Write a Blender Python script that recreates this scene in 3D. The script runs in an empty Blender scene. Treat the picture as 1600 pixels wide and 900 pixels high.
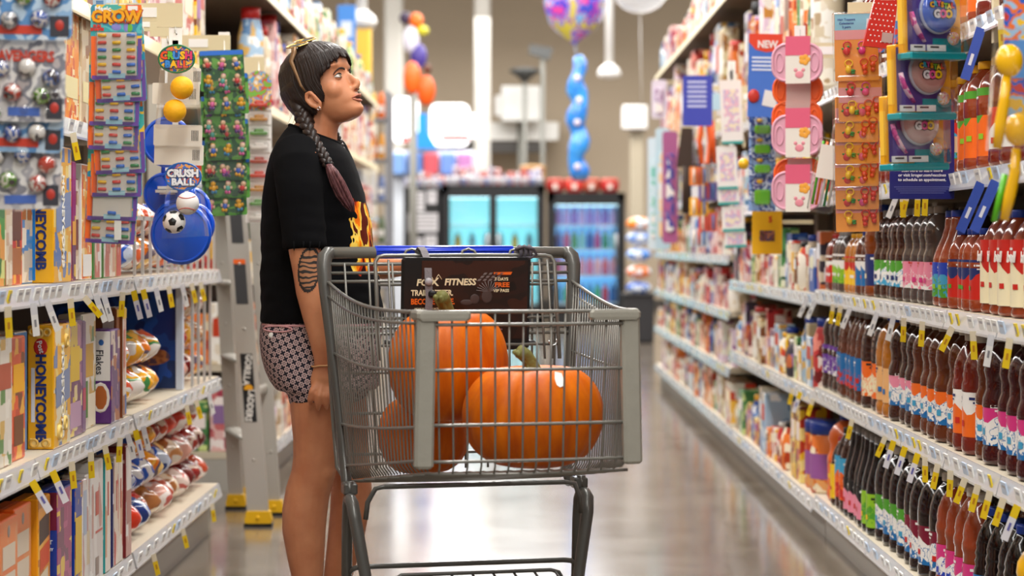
import bpy, bmesh, math, random
from mathutils import Vector, Matrix, noise
random.seed(7)
S = bpy.context.scene
COL = S.collection
# ------------------------------------------------------------------ camera, world, lights, exposure
CAM_Z, F_PX = 1.08, 3300.0
cam = bpy.data.cameras.new('camera')
cam.sensor_width = 36.0
cam.lens = F_PX / 1600 * 36.0
cam.shift_x = -5 / 1600
cam.shift_y = -70 / 1600
cam.clip_end = 200
cam.dof.use_dof = True
cam.dof.focus_distance = 5.3
cam.dof.aperture_fstop = 3.3
camo = bpy.data.objects.new('camera', cam)
COL.objects.link(camo)
camo.location = (0, 0, CAM_Z)
camo.rotation_euler = (math.radians(90), 0, 0)
S.camera = camo
w = bpy.data.worlds.new('store_air'); S.world = w
w.use_nodes = True
w.node_tree.nodes['Background'].inputs[0].default_value = (1.0, 0.95, 0.88, 1)
w.node_tree.nodes['Background'].inputs[1].default_value = 0.2
def area(name, loc, sx, sy, e, col=(1, .97, .93), rot=(0, 0, 0)):
    l = bpy.data.lights.new(name, 'AREA'); l.shape = 'RECTANGLE'
    l.size, l.size_y, l.energy, l.color = sx, sy, e, col
    o = bpy.data.objects.new(name, l); COL.objects.link(o)
    o.location, o.rotation_euler = loc, rot
    return o
area('ceiling_lamp', (0.0, 8.0, 4.6), 0.5, 24, 720)
area('ceiling_lamp', (-3.2, 10.0, 4.6), 0.5, 26, 460)
area('ceiling_lamp', (3.2, 10.0, 4.6), 0.5, 26, 460)
area('ceiling_lamp', (0, 26.0, 4.4), 2.6, 13, 380, (1, 1, 1))
area('ceiling_lamp', (0, 22.0, 4.6), 12, .8, 160)
area('ceiling_lamp', (0, 27.0, 6.2), 20, 2.5, 1000)
S.view_settings.view_transform = 'Standard'
S.view_settings.look = 'None'
S.view_settings.exposure = 0.35
S.view_settings.gamma = 1.0
# ------------------------------------------------------------------ helpers
PI = math.pi
def lin(h):
    if not isinstance(h, str): return tuple(h)
    h = h.lstrip('#'); o = []
    for i in (0, 2, 4):
        c = int(h[i:i+2], 16) / 255
        o.append(c / 12.92 if c <= .04045 else ((c + .055) / 1.055) ** 2.4)
    return tuple(o)
MATS = {}
def mat(name, col='808080', rough=.5, metal=0.0, coat=0.0, alpha=1.0, trans=0.0, emit=None, es=0.0, bump=0.0, bscale=60, var=0.0, vscale=8, ior=1.45, sss=0.0):
    if name in MATS: return MATS[name]
    m = bpy.data.materials.new(name); m.use_nodes = True
    nt = m.node_tree; b = nt.nodes['Principled BSDF']
    c = (*lin(col), 1)
    b.inputs['Base Color'].default_value = c
    b.inputs['Roughness'].default_value = rough
    b.inputs['Metallic'].default_value = metal
    b.inputs['Coat Weight'].default_value = coat
    b.inputs['Coat Roughness'].default_value = .08
    b.inputs['Alpha'].default_value = alpha
    b.inputs['Transmission Weight'].default_value = trans
    b.inputs['IOR'].default_value = ior
    if sss:
        b.inputs['Subsurface Weight'].default_value = sss
        b.inputs['Subsurface Radius'].default_value = (.012, .004, .002)
        b.inputs['Subsurface Scale'].default_value = .6
    if emit:
        b.inputs['Emission Color'].default_value = (*lin(emit), 1)
        b.inputs['Emission Strength'].default_value = es
    tc = None
    if var or bump:
        tc = nt.nodes.new('ShaderNodeTexCoord')
    if var:
        n = nt.nodes.new('ShaderNodeTexNoise'); n.inputs['Scale'].default_value = vscale; n.inputs['Detail'].default_value = 4
        nt.links.new(tc.outputs['Object'], n.inputs['Vector'])
        mx = nt.nodes.new('ShaderNodeMix'); mx.data_type = 'RGBA'
        mx.inputs[6].default_value = tuple(max(0, x * (1 - var)) for x in c[:3]) + (1,)
        mx.inputs[7].default_value = tuple(min(1, x * (1 + var)) for x in c[:3]) + (1,)
        nt.links.new(n.outputs['Fac'], mx.inputs[0]); nt.links.new(mx.outputs[2], b.inputs['Base Color'])
    if bump:
        n = nt.nodes.new('ShaderNodeTexNoise'); n.inputs['Scale'].default_value = bscale; n.inputs['Detail'].default_value = 3
        nt.links.new(tc.outputs['Object'], n.inputs['Vector'])
        bp = nt.nodes.new('ShaderNodeBump'); bp.inputs['Strength'].default_value = bump; bp.inputs['Distance'].default_value = .01
        nt.links.new(n.outputs['Fac'], bp.inputs['Height']); nt.links.new(bp.outputs['Normal'], b.inputs['Normal'])
    MATS[name] = m
    return m
def art(name, cols, scale=14, rough=.35, stretch=(1, 1, 1), kind='noise', coat=.2, alpha=1.0):
    """printed artwork: patches of a few flat colours"""
    if name in MATS: return MATS[name]
    m = mat(name, cols[0], rough, coat=coat, alpha=alpha)
    nt = m.node_tree; b = nt.nodes['Principled BSDF']
    tc = nt.nodes.new('ShaderNodeTexCoord'); mp = nt.nodes.new('ShaderNodeMapping')
    oi = nt.nodes.new('ShaderNodeObjectInfo'); mu = nt.nodes.new('ShaderNodeVectorMath'); mu.operation = 'SCALE'
    mu.inputs[3].default_value = 3.7
    cm = nt.nodes.new('ShaderNodeCombineXYZ')
    nt.links.new(oi.outputs['Random'], cm.inputs[0]); nt.links.new(oi.outputs['Random'], cm.inputs[2])
    nt.links.new(cm.outputs[0], mu.inputs[0]); nt.links.new(mu.outputs[0], mp.inputs['Location'])
    mp.inputs['Scale'].default_value = stretch
    nt.links.new(tc.outputs['Object'], mp.inputs['Vector'])
    rp = nt.nodes.new('ShaderNodeValToRGB'); rp.color_ramp.interpolation = 'CONSTANT'
    if kind == 'noise':
        t = nt.nodes.new('ShaderNodeTexNoise'); t.inputs['Scale'].default_value = scale; t.inputs['Detail'].default_value = 2.5
        out = t.outputs['Fac']; lo, hi = .36, .62
    else:
        t = nt.nodes.new('ShaderNodeTexVoronoi'); t.inputs['Scale'].default_value = scale
        if kind == 'print': t.distance = 'CHEBYCHEV'; t.inputs['Randomness'].default_value = .75
        sp = nt.nodes.new('ShaderNodeSeparateColor'); nt.links.new(t.outputs['Color'], sp.inputs[0])
        out = sp.outputs[0]; lo, hi = .0, 1.0
    nt.links.new(mp.outputs[0], t.inputs['Vector'])
    nt.links.new(out, rp.inputs[0])
    k = len(cols); e = rp.color_ramp.elements
    while len(e) < k: e.new(.5)
    for i in range(k):
        e[i].position = 0 if i == 0 else lo + (hi - lo) * i / k
        e[i].color = (*lin(cols[i]), 1)
    nt.links.new(rp.outputs[0], b.inputs['Base Color'])
    return m
def film(name, fac=.10, tint='ffffff', rough=.06):
    """thin clear plastic: mostly see-through, with its own gloss"""
    if name in MATS: return MATS[name]
    m = bpy.data.materials.new(name); m.use_nodes = True; nt = m.node_tree; nt.nodes.clear()
    o = nt.nodes.new('ShaderNodeOutputMaterial'); mx = nt.nodes.new('ShaderNodeMixShader'); t = nt.nodes.new('ShaderNodeBsdfTransparent'); g = nt.nodes.new('ShaderNodeBsdfGlossy')
    lw = nt.nodes.new('ShaderNodeLayerWeight'); lw.inputs[0].default_value = .25; ma = nt.nodes.new('ShaderNodeMath'); ma.operation = 'MULTIPLY_ADD'; ma.inputs[1].default_value = .5; ma.inputs[2].default_value = fac * .5
    t.inputs[0].default_value = (*lin(tint), 1); g.inputs['Roughness'].default_value = rough; g.inputs['Color'].default_value = (.9, .9, .9, 1)
    nt.links.new(lw.outputs['Fresnel'], ma.inputs[0]); nt.links.new(ma.outputs[0], mx.inputs[0]); nt.links.new(t.outputs[0], mx.inputs[1]); nt.links.new(g.outputs[0], mx.inputs[2]); nt.links.new(mx.outputs[0], o.inputs[0])
    MATS[name] = m; return m
class MB:
    def __init__(s): s.v, s.f, s.m, s.s = [], [], [], []
    def add(s, vs, fs, mi=0, smooth=False):
        o = len(s.v); s.v += [tuple(v) for v in vs]
        for i, f in enumerate(fs):
            s.f.append([k + o for k in f]); s.m.append(mi[i] if isinstance(mi, (list, tuple)) else mi); s.s.append(smooth)
        return s
    def box(s, c, d, mi=0, M=None):
        x, y, z = d[0] / 2, d[1] / 2, d[2] / 2
        vs = [Vector((a * x, b * y, e * z)) for a in (-1, 1) for b in (-1, 1) for e in (-1, 1)]
        if M is not None: vs = [M @ v for v in vs]
        c = Vector(c); vs = [v + c for v in vs]
        return s.add(vs, [(0, 1, 3, 2), (4, 6, 7, 5), (0, 4, 5, 1), (2, 3, 7, 6), (0, 2, 6, 4), (1, 5, 7, 3)], mi)
    def bb(s, x0, x1, y0, y1, z0, z1, mi=0):
        return s.box(((x0 + x1) / 2, (y0 + y1) / 2, (z0 + z1) / 2), (abs(x1 - x0), abs(y1 - y0), abs(z1 - z0)), mi)
    def rbox(s, c, d, r=.005, mi=0, M=None):
        """box with chamfered upright edges and rims"""
        x, y, z = d[0] / 2, d[1] / 2, d[2] / 2; r = min(r, x * .9, y * .9, z * .9)
        ring = [(-x + r, -y), (x - r, -y), (x, -y + r), (x, y - r), (x - r, y), (-x + r, y), (-x, y - r), (-x, -y + r)]
        k = [(1 - r / max(x, y)), 1, 1, (1 - r / max(x, y))]; zz = [-z, -z + r, z - r, z]
        vs = [Vector((p[0] * k[i], p[1] * k[i], zz[i])) for i in range(4) for p in ring]
        if M is not None: vs = [M @ v for v in vs]
        c = Vector(c); vs = [v + c for v in vs]
        fs = [tuple(range(7, -1, -1)), tuple(range(24, 32))]
        for i in range(3):
            for j in range(8): fs.append((i * 8 + j, i * 8 + (j + 1) % 8, i * 8 + 8 + (j + 1) % 8, i * 8 + 8 + j))
        return s.add(vs, fs, mi)
    def tube(s, pts, r, n=8, mi=0, closed=False, cap=True, flat=1.0, smooth=True):
        P = [Vector(p) for p in pts]; k = len(P)
        rr = r if isinstance(r, (list, tuple)) else [r] * k
        T = []
        for i in range(k):
            a, b = (P[(i - 1) % k], P[(i + 1) % k]) if closed else (P[max(i - 1, 0)], P[min(i + 1, k - 1)])
            d = b - a
            T.append(d.normalized() if d.length > 1e-9 else Vector((0, 0, 1)))
        up = Vector((0, 0, 1)) if abs(T[0].z) < .9 else Vector((0, 1, 0))
        nv = (up - T[0] * up.dot(T[0])).normalized(); vs = []
        for i in range(k):
            nv = (nv - T[i] * nv.dot(T[i])).normalized(); bv = T[i].cross(nv)
            ra = rr[i] if isinstance(rr[i], (list, tuple)) else (rr[i], rr[i] * flat)
            for j in range(n):
                a = 2 * PI * j / n
                vs.append(P[i] + nv * (math.cos(a) * ra[0]) + bv * (math.sin(a) * ra[1]))
        fs = []
        for i in range(k if closed else k - 1):
            for j in range(n):
                i2 = (i + 1) % k
                fs.append((i * n + j, i * n + (j + 1) % n, i2 * n + (j + 1) % n, i2 * n + j))
        if cap and not closed: fs += [tuple(range(n - 1, -1, -1)), tuple(range((k - 1) * n, k * n))]
        return s.add(vs, fs, mi, smooth)
    def lathe(s, prof, n=16, mi=0, c=(0, 0, 0), sx=1, sy=1, sq=1.0, cap=True, M=None, smooth=True):
        vs, fs, ms = [], [], []
        for r, z in prof:
            for j in range(n):
                a = 2 * PI * j / n; ca, sa = math.cos(a), math.sin(a)
                if sq != 1: ca, sa = math.copysign(abs(ca) ** sq, ca), math.copysign(abs(sa) ** sq, sa)
                vs.append(Vector((r * ca * sx, r * sa * sy, z)))
        if M is not None: vs = [M @ v for v in vs]
        vs = [v + Vector(c) for v in vs]
        for i in range(len(prof) - 1):
            for j in range(n):
                fs.append((i * n + j, i * n + (j + 1) % n, (i + 1) * n + (j + 1) % n, (i + 1) * n + j))
                ms.append(mi[i] if isinstance(mi, (list, tuple)) else mi)
        if cap:
            fs += [tuple(range(n - 1, -1, -1)), tuple(range((len(prof) - 1) * n, len(prof) * n))]
            q = (mi[0], mi[-1]) if isinstance(mi, (list, tuple)) else (mi, mi); ms += list(q)
        return s.add(vs, fs, ms, smooth)
    def ball(s, c, r, n=12, k=8, mi=0, M=None):
        rr = r if isinstance(r, (list, tuple)) else (r, r, r)
        vs = [Vector((0, 0, -1))]; fs = []
        for i in range(1, k):
            t = PI * i / k
            for j in range(n): vs.append(Vector((math.sin(t) * math.cos(2 * PI * j / n), math.sin(t) * math.sin(2 * PI * j / n), -math.cos(t))))
        vs.append(Vector((0, 0, 1)))
        for j in range(n):
            fs.append((0, 1 + (j + 1) % n, 1 + j))
            for i in range(k - 2): fs.append((1 + i * n + j, 1 + i * n + (j + 1) % n, 1 + (i + 1) * n + (j + 1) % n, 1 + (i + 1) * n + j))
            fs.append((len(vs) - 1, 1 + (k - 2) * n + j, 1 + (k - 2) * n + (j + 1) % n))
        vs = [Vector((v.x * rr[0], v.y * rr[1], v.z * rr[2])) for v in vs]
        if M is not None: vs = [M @ v for v in vs]
        c = Vector(c)
        return s.add([v + c for v in vs], fs, mi, True)
    def prism(s, poly, t, mi=0, M=None, c=(0, 0, 0)):
        """outline in local XZ, thickness along Y (front at -t/2)"""
        k = len(poly)
        vs = [Vector((p[0], -t / 2, p[1])) for p in poly] + [Vector((p[0], t / 2, p[1])) for p in poly]
        if M is not None: vs = [M @ v for v in vs]
        c = Vector(c)
        fs = [tuple(range(k)), tuple(range(2 * k - 1, k - 1, -1))] + [((i + 1) % k, i, k + i, k + (i + 1) % k) for i in range(k)]
        return s.add([v + c for v in vs], fs, mi)
    def mesh(s, name, mats):
        me = bpy.data.meshes.new(name); me.from_pydata(s.v, [], s.f)
        for m in (mats if isinstance(mats, (list, tuple)) else [mats]): me.materials.append(m)
        me.polygons.foreach_set('material_index', s.m); me.polygons.foreach_set('use_smooth', s.s)
        me.update(); return me
    def build(s, name, mats, parent=None, loc=(0, 0, 0), rot=(0, 0, 0)):
        return put(name, s.mesh(name, mats), parent, loc, rot)
def put(name, me, parent=None, loc=(0, 0, 0), rot=(0, 0, 0), sc=None):
    o = bpy.data.objects.new(name, me); COL.objects.link(o)
    o.parent = parent; o.location = loc; o.rotation_euler = rot
    if sc: o.scale = sc
    return o
def tag(o, label, cat, group=None):
    o['label'] = label; o['category'] = cat
    if group: o['group'] = group
    return o
def thing(name, label, cat, loc=(0, 0, 0), rot=0, group=None):
    o = bpy.data.objects.new(name, None); COL.objects.link(o); o.empty_display_size = .05
    o.location = loc; o.rotation_euler = rot if isinstance(rot, tuple) else (0, 0, rot)
    return tag(o, label, cat, group)
def struct(o): o['kind'] = 'structure'; return o
def copy_thing(src, loc, rot=None, label=None):
    o = src.copy(); COL.objects.link(o); o.location = loc
    if rot is not None: o.rotation_euler = rot if isinstance(rot, tuple) else (0, 0, rot)
    if label: o['label'] = label
    for ch in list(src.children):
        c = ch.copy(); COL.objects.link(c); c.parent = o
        for g in list(ch.children):
            d = g.copy(); COL.objects.link(d); d.parent = c
    return o
TXT = {}
def text_mesh(s, size, m, ext=.0006, bold=0.0, shear=0.0, sx=1.0):
    key = (s, size, m.name, ext, bold, shear, sx)
    if key in TXT: return TXT[key]
    c = bpy.data.curves.new('lettering', 'FONT'); c.body = s; c.size = size; c.extrude = ext; c.offset = bold
    c.align_x = 'CENTER'; c.align_y = 'CENTER'; c.shear = shear; c.resolution_u = 2; c.space_line = .8
    o = bpy.data.objects.new('lettering', c); COL.objects.link(o)
    bpy.context.view_layer.update()
    me = bpy.data.meshes.new_from_object(o.evaluated_get(bpy.context.evaluated_depsgraph_get()))
    bpy.data.objects.remove(o); me.name = 'lettering'
    if sx != 1.0:
        for v in me.vertices: v.co.x *= sx
    me.materials.clear(); me.materials.append(m)
    TXT[key] = me
    return me
def letters(s, size, m, parent, loc, rot=(PI / 2, 0, 0), bold=0.0, shear=0.0, sx=1.0, ext=.0006):
    return put('lettering', text_mesh(s, size, m, ext, bold, shear, sx), parent, loc, rot)
def at(px, py, Y):
    return Vector(((px - 805) / F_PX * Y, Y, CAM_Z - (py - 380) / F_PX * Y))
def Yat(px, X):
    return F_PX * X / (px - 805)
_T = ['', '', 'twenty', 'thirty', 'forty', 'fifty', 'sixty']
_U = ['', 'first', 'second', 'third', 'fourth', 'fifth', 'sixth', 'seventh', 'eighth', 'ninth']
ORD = ['first', 'second', 'third', 'fourth', 'fifth', 'sixth', 'seventh', 'eighth', 'ninth', 'tenth', 'eleventh', 'twelfth', 'thirteenth', 'fourteenth',
       'fifteenth', 'sixteenth', 'seventeenth', 'eighteenth', 'nineteenth', 'twentieth', 'twenty-first', 'twenty-second', 'twenty-third', 'twenty-fourth', 'twenty-fifth', 'twenty-sixth', 'twenty-seventh', 'twenty-eighth', 'twenty-ninth', 'thirtieth'] + ['%s-%s' % (_T[k // 10], _U[k % 10]) for k in range(31, 69) if k % 10]
def rmesh(mb, voxel, it=4, name='body', fac=.5):
    """union of overlapping solids, as one continuous smoothed surface"""
    o = put(name, mb.mesh(name, [mat('tmp')]))
    r = o.modifiers.new('r', 'REMESH'); r.mode = 'VOXEL'; r.voxel_size = voxel; r.use_smooth_shade = True
    if it:
        m = o.modifiers.new('s', 'SMOOTH'); m.factor = fac; m.iterations = it
    bpy.context.view_layer.update()
    me = bpy.data.meshes.new_from_object(o.evaluated_get(bpy.context.evaluated_depsgraph_get()))
    old = o.data; bpy.data.objects.remove(o); bpy.data.meshes.remove(old)
    me.materials.clear()
    for p in me.polygons: p.use_smooth = True
    return me
WHITE = mat('white_plastic', 'e8e6e0', .4)
BLACK = mat('black_plastic', '141416', .4)
# ------------------------------------------------------------------ setting: floor, back wall, columns
def floor_mat():
    m = mat('polished_concrete', 'a2968a', .2)
    nt = m.node_tree; b = nt.nodes['Principled BSDF']
    tc = nt.nodes.new('ShaderNodeTexCoord')
    n1 = nt.nodes.new('ShaderNodeTexNoise'); n1.inputs['Scale'].default_value = 2.2; n1.inputs['Detail'].default_value = 6; n1.inputs['Roughness'].default_value = .65
    n2 = nt.nodes.new('ShaderNodeTexNoise'); n2.inputs['Scale'].default_value = 60; n2.inputs['Detail'].default_value = 3
    for n in (n1, n2): nt.links.new(tc.outputs['Object'], n.inputs['Vector'])
    r = nt.nodes.new('ShaderNodeValToRGB'); e = r.color_ramp.elements
    e[0].position, e[0].color = .3, (*lin('5e5146'), 1); e[1].position, e[1].color = .7, (*lin('8f8373'), 1)
    nt.links.new(n1.outputs['Fac'], r.inputs[0])
    mx = nt.nodes.new('ShaderNodeMix'); mx.data_type = 'RGBA'; mx.blend_type = 'MULTIPLY'; mx.inputs[0].default_value = .35
    nt.links.new(r.outputs[0], mx.inputs[6]); nt.links.new(n2.outputs['Color'], mx.inputs[7]); nt.links.new(mx.outputs[2], b.inputs['Base Color'])
    rr = nt.nodes.new('ShaderNodeMapRange'); rr.inputs['To Min'].default_value = .10; rr.inputs['To Max'].default_value = .26
    nt.links.new(n1.outputs['Fac'], rr.inputs[0]); nt.links.new(rr.outputs[0], b.inputs['Roughness'])
    b.inputs['Coat Weight'].default_value = .55; b.inputs['Coat Roughness'].default_value = .12
    return m
fl = MB(); fl.add([(-14, -2, 0), (14, -2, 0), (14, 36, 0), (-14, 36, 0)], [(0, 1, 2, 3)])
struct(fl.build('floor', floor_mat()))
WALLP = mat('tan_wall_paint', 'c3b097', .75, var=.04, vscale=.6)
wb = MB(); wb.bb(-14, 14, 35, 35.2, 0, 9)
struct(wb.build('wall_back', WALLP))
bs = MB(); bs.bb(-14, 14, 34.96, 35, 0, .15)
struct(bs.build('baseboard_back', mat('dark_base', '4a443d', .5)))
def column(px0, px1, Y, col, nm, lab):
    a, b = at(px0, 0, Y), at(px1, 0, Y); d = b.x - a.x
    t = thing(nm, lab, 'column', ((a.x + b.x) / 2, Y + d / 2, 0))
    m = MB(); m.rbox((0, 0, 3.6), (d, d, 7.2), .03); m.build('shaft', mat(nm + '_paint', col, .5), t)
    m = MB(); m.rbox((0, 0, .3), (d + .06, d + .06, .6), .02); m.build('base_guard', mat('column_guard', '8a8378', .5), t)
column(600, 629, 31.5, 'cdc8be', 'square_column', 'white square steel column rising beside the display rack')
column(741, 766, 31.0, 'b3a383', 'square_column', 'cream square steel column in front of the tan wall')
# ------------------------------------------------------------------ gondola shelving
DECK = mat('shelf_deck', 'cbbfa9', .45)
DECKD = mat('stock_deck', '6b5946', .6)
RAILM = mat('price_rail_plastic', 'c4c4c6', .22, coat=.5)
BEIGE = mat('beige_rail', 'd8cba6', .45)
UPR = mat('shelf_upright', 'b8b0a2', .4)
KICK = mat('kick_plate', 'a8a49c', .45)
BACKP = mat('shelf_back', '4b4036', .7)
CARD = mat('price_card', 'f1f1ee', .4)
CARDB = mat('price_card_blue', 'c8daf0', .4)
CARDY = mat('price_card_yellow', 'f0d534', .4)
cardme = {}
for k, m_ in (('w', CARD), ('b', CARDB), ('y', CARDY)):
    q = MB(); q.box((0, 0, 0), (.004, .05 if k != 'y' else .022, .03)); q.add([(.0025, -.02, .008), (.0025, .012, .008), (.0025, .012, .002), (.0025, -.02, .002), (-.0025, -.02, .008), (-.0025, .012, .008), (-.0025, .012, .002), (-.0025, -.02, .002)] if k != 'y' else [(.0025, -.006, .008), (.0025, .006, .008), (.0025, .006, -.008), (.0025, -.006, -.008), (-.0025, -.006, .008), (-.0025, .006, .008), (-.0025, .006, -.008), (-.0025, -.006, -.008)], [(0, 1, 2, 3), (7, 6, 5, 4)], 1)
    cardme[k] = q.mesh('price_card', [m_, mat('card_print', 'b4b4ba', .5)])
def gondola(side, y0, y1, decks, label, depth=.5, top=2.55, beige=(), cards=True, lip=1.1, cstep=.075):
    """side -1 left, +1 right; the shelf lips stand at |x| = lip"""
    t = thing('shelf_unit', label, 'shelf', (side * lip, (y0 + y1) / 2, 0)); L = y1 - y0; h = L / 2
    sx = side
    def b(mb, x0, x1, ya, yb, z0, z1, mi=0): return mb.bb(sx * x0, sx * x1, ya, yb, z0, z1, mi)
    m = MB(); b(m, depth, depth + .02, -h, h, 0, top); m.build('back_panel', BACKP, t)
    for e in (-1, 1):
        m = MB(); b(m, depth - .06, depth, e * h - (.03 if e > 0 else 0), e * h + (0 if e > 0 else .03), 0, top); m.build('upright', UPR, t)
    m = MB(); b(m, .04, .06, -h, h, 0, decks[0] - .05); m.build('kick_plate', KICK, t)
    for e in (-1, 1):
        m = MB(); b(m, .045, depth - .062, e * (h - .012) - .006, e * (h - .012) + .006, 0, decks[0] - .032); m.build('end_panel', KICK, t)
    for i, z in enumerate(decks):
        m = MB(); b(m, .004, depth, -h + .005, h - .005, z - .03, z - .0012)
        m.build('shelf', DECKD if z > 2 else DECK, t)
        m = MB()
        n = max(1, round(L / .6))
        hb = z in beige
        for k in range(n):
            ya, yb = -h + L * k / n + .004, -h + L * (k + 1) / n - .004
            tilt = .012
            vs = [(sx * .0, ya, z - .0015), (sx * .0, yb, z - .0015), (sx * -tilt, yb, z - .046), (sx * -tilt, ya, z - .046),
                  (sx * .005, ya, z - .0015), (sx * .005, yb, z - .0015), (sx * (.005 - tilt), yb, z - .046), (sx * (.005 - tilt), ya, z - .046)]
            m.add(vs, [(0, 1, 2, 3), (7, 6, 5, 4), (0, 4, 5, 1), (2, 6, 7, 3), (1, 5, 6, 2), (0, 3, 7, 4)])
            m.bb(sx * -tilt, sx * (.004 - tilt), ya, yb, z - .05, z - .044)
        m.build('price_rail', BEIGE if hb else RAILM, t)
        if cards and not hb:
            y = -h + .05
            while y < h - .05:
                k = random.choice('wwwwwwbbwwy')
                put('price_card', cardme[k], t, (sx * -.0105, y, z - .021), (0, -sx * .23, 0))
                y += cstep * random.uniform(.8, 2.0)
    return t
L1 = [.19, .587, .985, 1.39, 1.70, 2.2]
gondola(-1, 3.0, 6.06, L1, 'cereal aisle shelf unit holding cereal boxes with capsule toys hanging before it', beige=(1.70, 2.2))
gondola(-1, 6.08, 7.85, [.19, .587, .985, 1.70, 2.2], 'shelf unit filled with bagged bread beside the aluminium ladder', beige=(1.70, 2.2))
gondola(-1, 9.2, 16.9, [.17, .55, .93, 1.3, 1.70, 2.2], 'long blurred shelf unit standing behind the woman', beige=(1.70, 2.2), cstep=.2)
R1 = [.16, .555, .912, 1.26, 1.62, 2.39]
gondola(1, 3.0, 7.75, R1, 'juice aisle shelf unit packed with rows of plastic juice bottles', beige=(2.39,))
gondola(1, 7.77, 10.8, [.14, .535, .895, 1.26, 1.66, 2.39], 'shelf unit of boxes and jars just beyond the juice bottles', beige=(2.39,), cstep=.1)
gondola(1, 10.82, 16.6, [.14, .44, .73, 1.02, 1.36, 1.7, 2.39], 'blurred shelf unit at the cooler end of the juice aisle', beige=(2.39,), cstep=.25)
# ------------------------------------------------------------------ juice bottles and other goods of the juice aisle
PROF = {  # radius share, height share
 'round': [(.80, 0), (.96, .015), (1, .05), (1, .14), (.94, .16), (.94, .50), (1, .53), (1, .58), (.93, .62), (.95, .66), (.88, .74), (.70, .82), (.48, .885), (.36, .915), (.35, .93)],
 'waist': [(.82, 0), (.97, .015), (1, .05), (1, .12), (.95, .14), (.95, .42), (1, .44), (.98, .50), (.86, .56), (.85, .64), (.93, .70), (.88, .78), (.66, .86), (.42, .905), (.36, .92), (.35, .935)],
 'tall': [(.85, 0), (1, .02), (1, .10), (1, .42), (.97, .50), (.82, .60), (.58, .72), (.44, .82), (.40, .90), (.40, .93)],
 'jug': [(.9, 0), (1, .02), (1, .10), (.95, .12), (.95, .46), (1, .49), (1, .60), (.95, .70), (.80, .80), (.55, .87), (.38, .90), (.36, .92)],
 'ridge': [(.82, 0), (.98, .02), (1, .05), (.96, .09), (1, .12), (1, .46), (.93, .49), (.97, .53), (.90, .56), (.95, .60), (.88, .64), (.90, .68), (.80, .76), (.58, .85), (.40, .90), (.37, .93)],
}
BOT = {}
def bottle_meshes(kind):
    (nm, desc, prof, r, h, liq, cap, lab, z0, z1, sq) = kind
    if nm in BOT: return BOT[nm]
    p = PROF[prof]; n = 20
    b = MB(); b.lathe([(a * r, z * h) for a, z in p], n, 0, sq=sq); body = b.mesh('bottle_body', [liq])
    c = MB(); cr = r * .40
    c.lathe([(cr * .98, h * .925), (cr, h * .93), (cr, h * .985), (cr * .93, h)], 14); capm = c.mesh('cap', [cap])
    # label band: three printed zones with a wavy border
    vs, fs, ms = [], [], []
    rl = r * .955 + .0012 if prof in ('round', 'waist', 'jug') else r + .0012
    rows = [0, .18, .58, .68, 1]
    for t in rows:
        for j in range(n):
            a = 2 * PI * j / n; wob = .10 * math.sin(a * 4 + len(nm)) if t in (.58, .18) else 0
            ca, sa = math.cos(a), math.sin(a)
            if sq != 1: ca, sa = math.copysign(abs(ca) ** sq, ca), math.copysign(abs(sa) ** sq, sa)
            vs.append((rl * ca, rl * sa, h * (z0 + (z1 - z0) * (t + wob))))
    for i in range(len(rows) - 1):
        for j in range(n):
            fs.append((i * n + j, i * n + (j + 1) % n, (i + 1) * n + (j + 1) % n, (i + 1) * n + j))
            mi = [0, 1, 1, 2][i] if i != 2 else 2
            ms.append(mi)
    l = MB(); l.add(vs, fs, ms, True)
    # printed lettering bars and a badge facing the aisle
    for k, (dz, w_, hh) in enumerate(((.86, .85, .022), (.77, .6, .014), (.30, .34, .05))):
        zc = h * (z0 + (z1 - z0) * dz); am = PI + (-.35 if k < 2 else .25)
        for ac in (am, am + PI / 2 + .1 * k):
            pts = [];
            for e in range(5):
                a = ac + (e / 4 - .5) * w_
                ca, sa = math.cos(a), math.sin(a)
                if sq != 1: ca, sa = math.copysign(abs(ca) ** sq, ca), math.copysign(abs(sa) ** sq, sa)
                pts.append(((rl + .0007) * ca, (rl + .0007) * sa))
            vs = [(x, y, zc - hh * h / 2 * 1) for x, y in pts] + [(x, y, zc + hh * h / 2) for x, y in pts]
            l.add(vs, [(e, e + 1, e + 6, e + 5) for e in range(4)], 3 if k < 2 else 4, True)
    labm = l.mesh('label', lab)
    BOT[nm] = (body, labm, capm); return BOT[nm]
def gl(n, c, r=.12): return mat('liquid_' + n, c, r, coat=.6)
def pl(n, c): return mat('print_' + n, c, .4, coat=.15)
Q = dict(dark=gl('dark', '1a0c0c'), maroon=gl('maroon', '3c1012'), red=gl('red', '6b1f14'), rust=gl('rust', '8d3a1c'), amber=gl('amber', '7a3608'), tea=gl('tea', '5a2a14'), gold=gl('gold', 'b06a1c'), orange=gl('orange', 'e0600c', .3), yellow=gl('yellow', 'f0b414', .3), brown=gl('brown', '3a1c12'), smoke=gl('smoke', '4a3c38'), green=gl('olive', '6e6a20'), cola=gl('cola', '120a0a'))
LB = {k: pl(k, v) for k, v in dict(white='ece8e2', blue='1c6aa8', navy='1c2c66', sky='3f9cc4', pink='d2347c', rose='e88aa0', orange='ee6a1c', yellow='f2c21e', green='4f9a2c', lime='8fbf2a', red='c8261c', purple='6a3a98', cream='efe2bc', maroon='7a1530', black='1a1a1c', royal='1d3fb0', peach='e9b072').items()}
CP = dict(w=mat('cap_white', 'd9d4cc', .4), b=mat('cap_blue', '1c3c9c', .35), y=mat('cap_yellow', 'f0b010', .35), k=mat('cap_black', '202022', .35), gy=mat('cap_grey', '8e8a88', .4), r=mat('cap_red', 'b8201c', .4))
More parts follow.
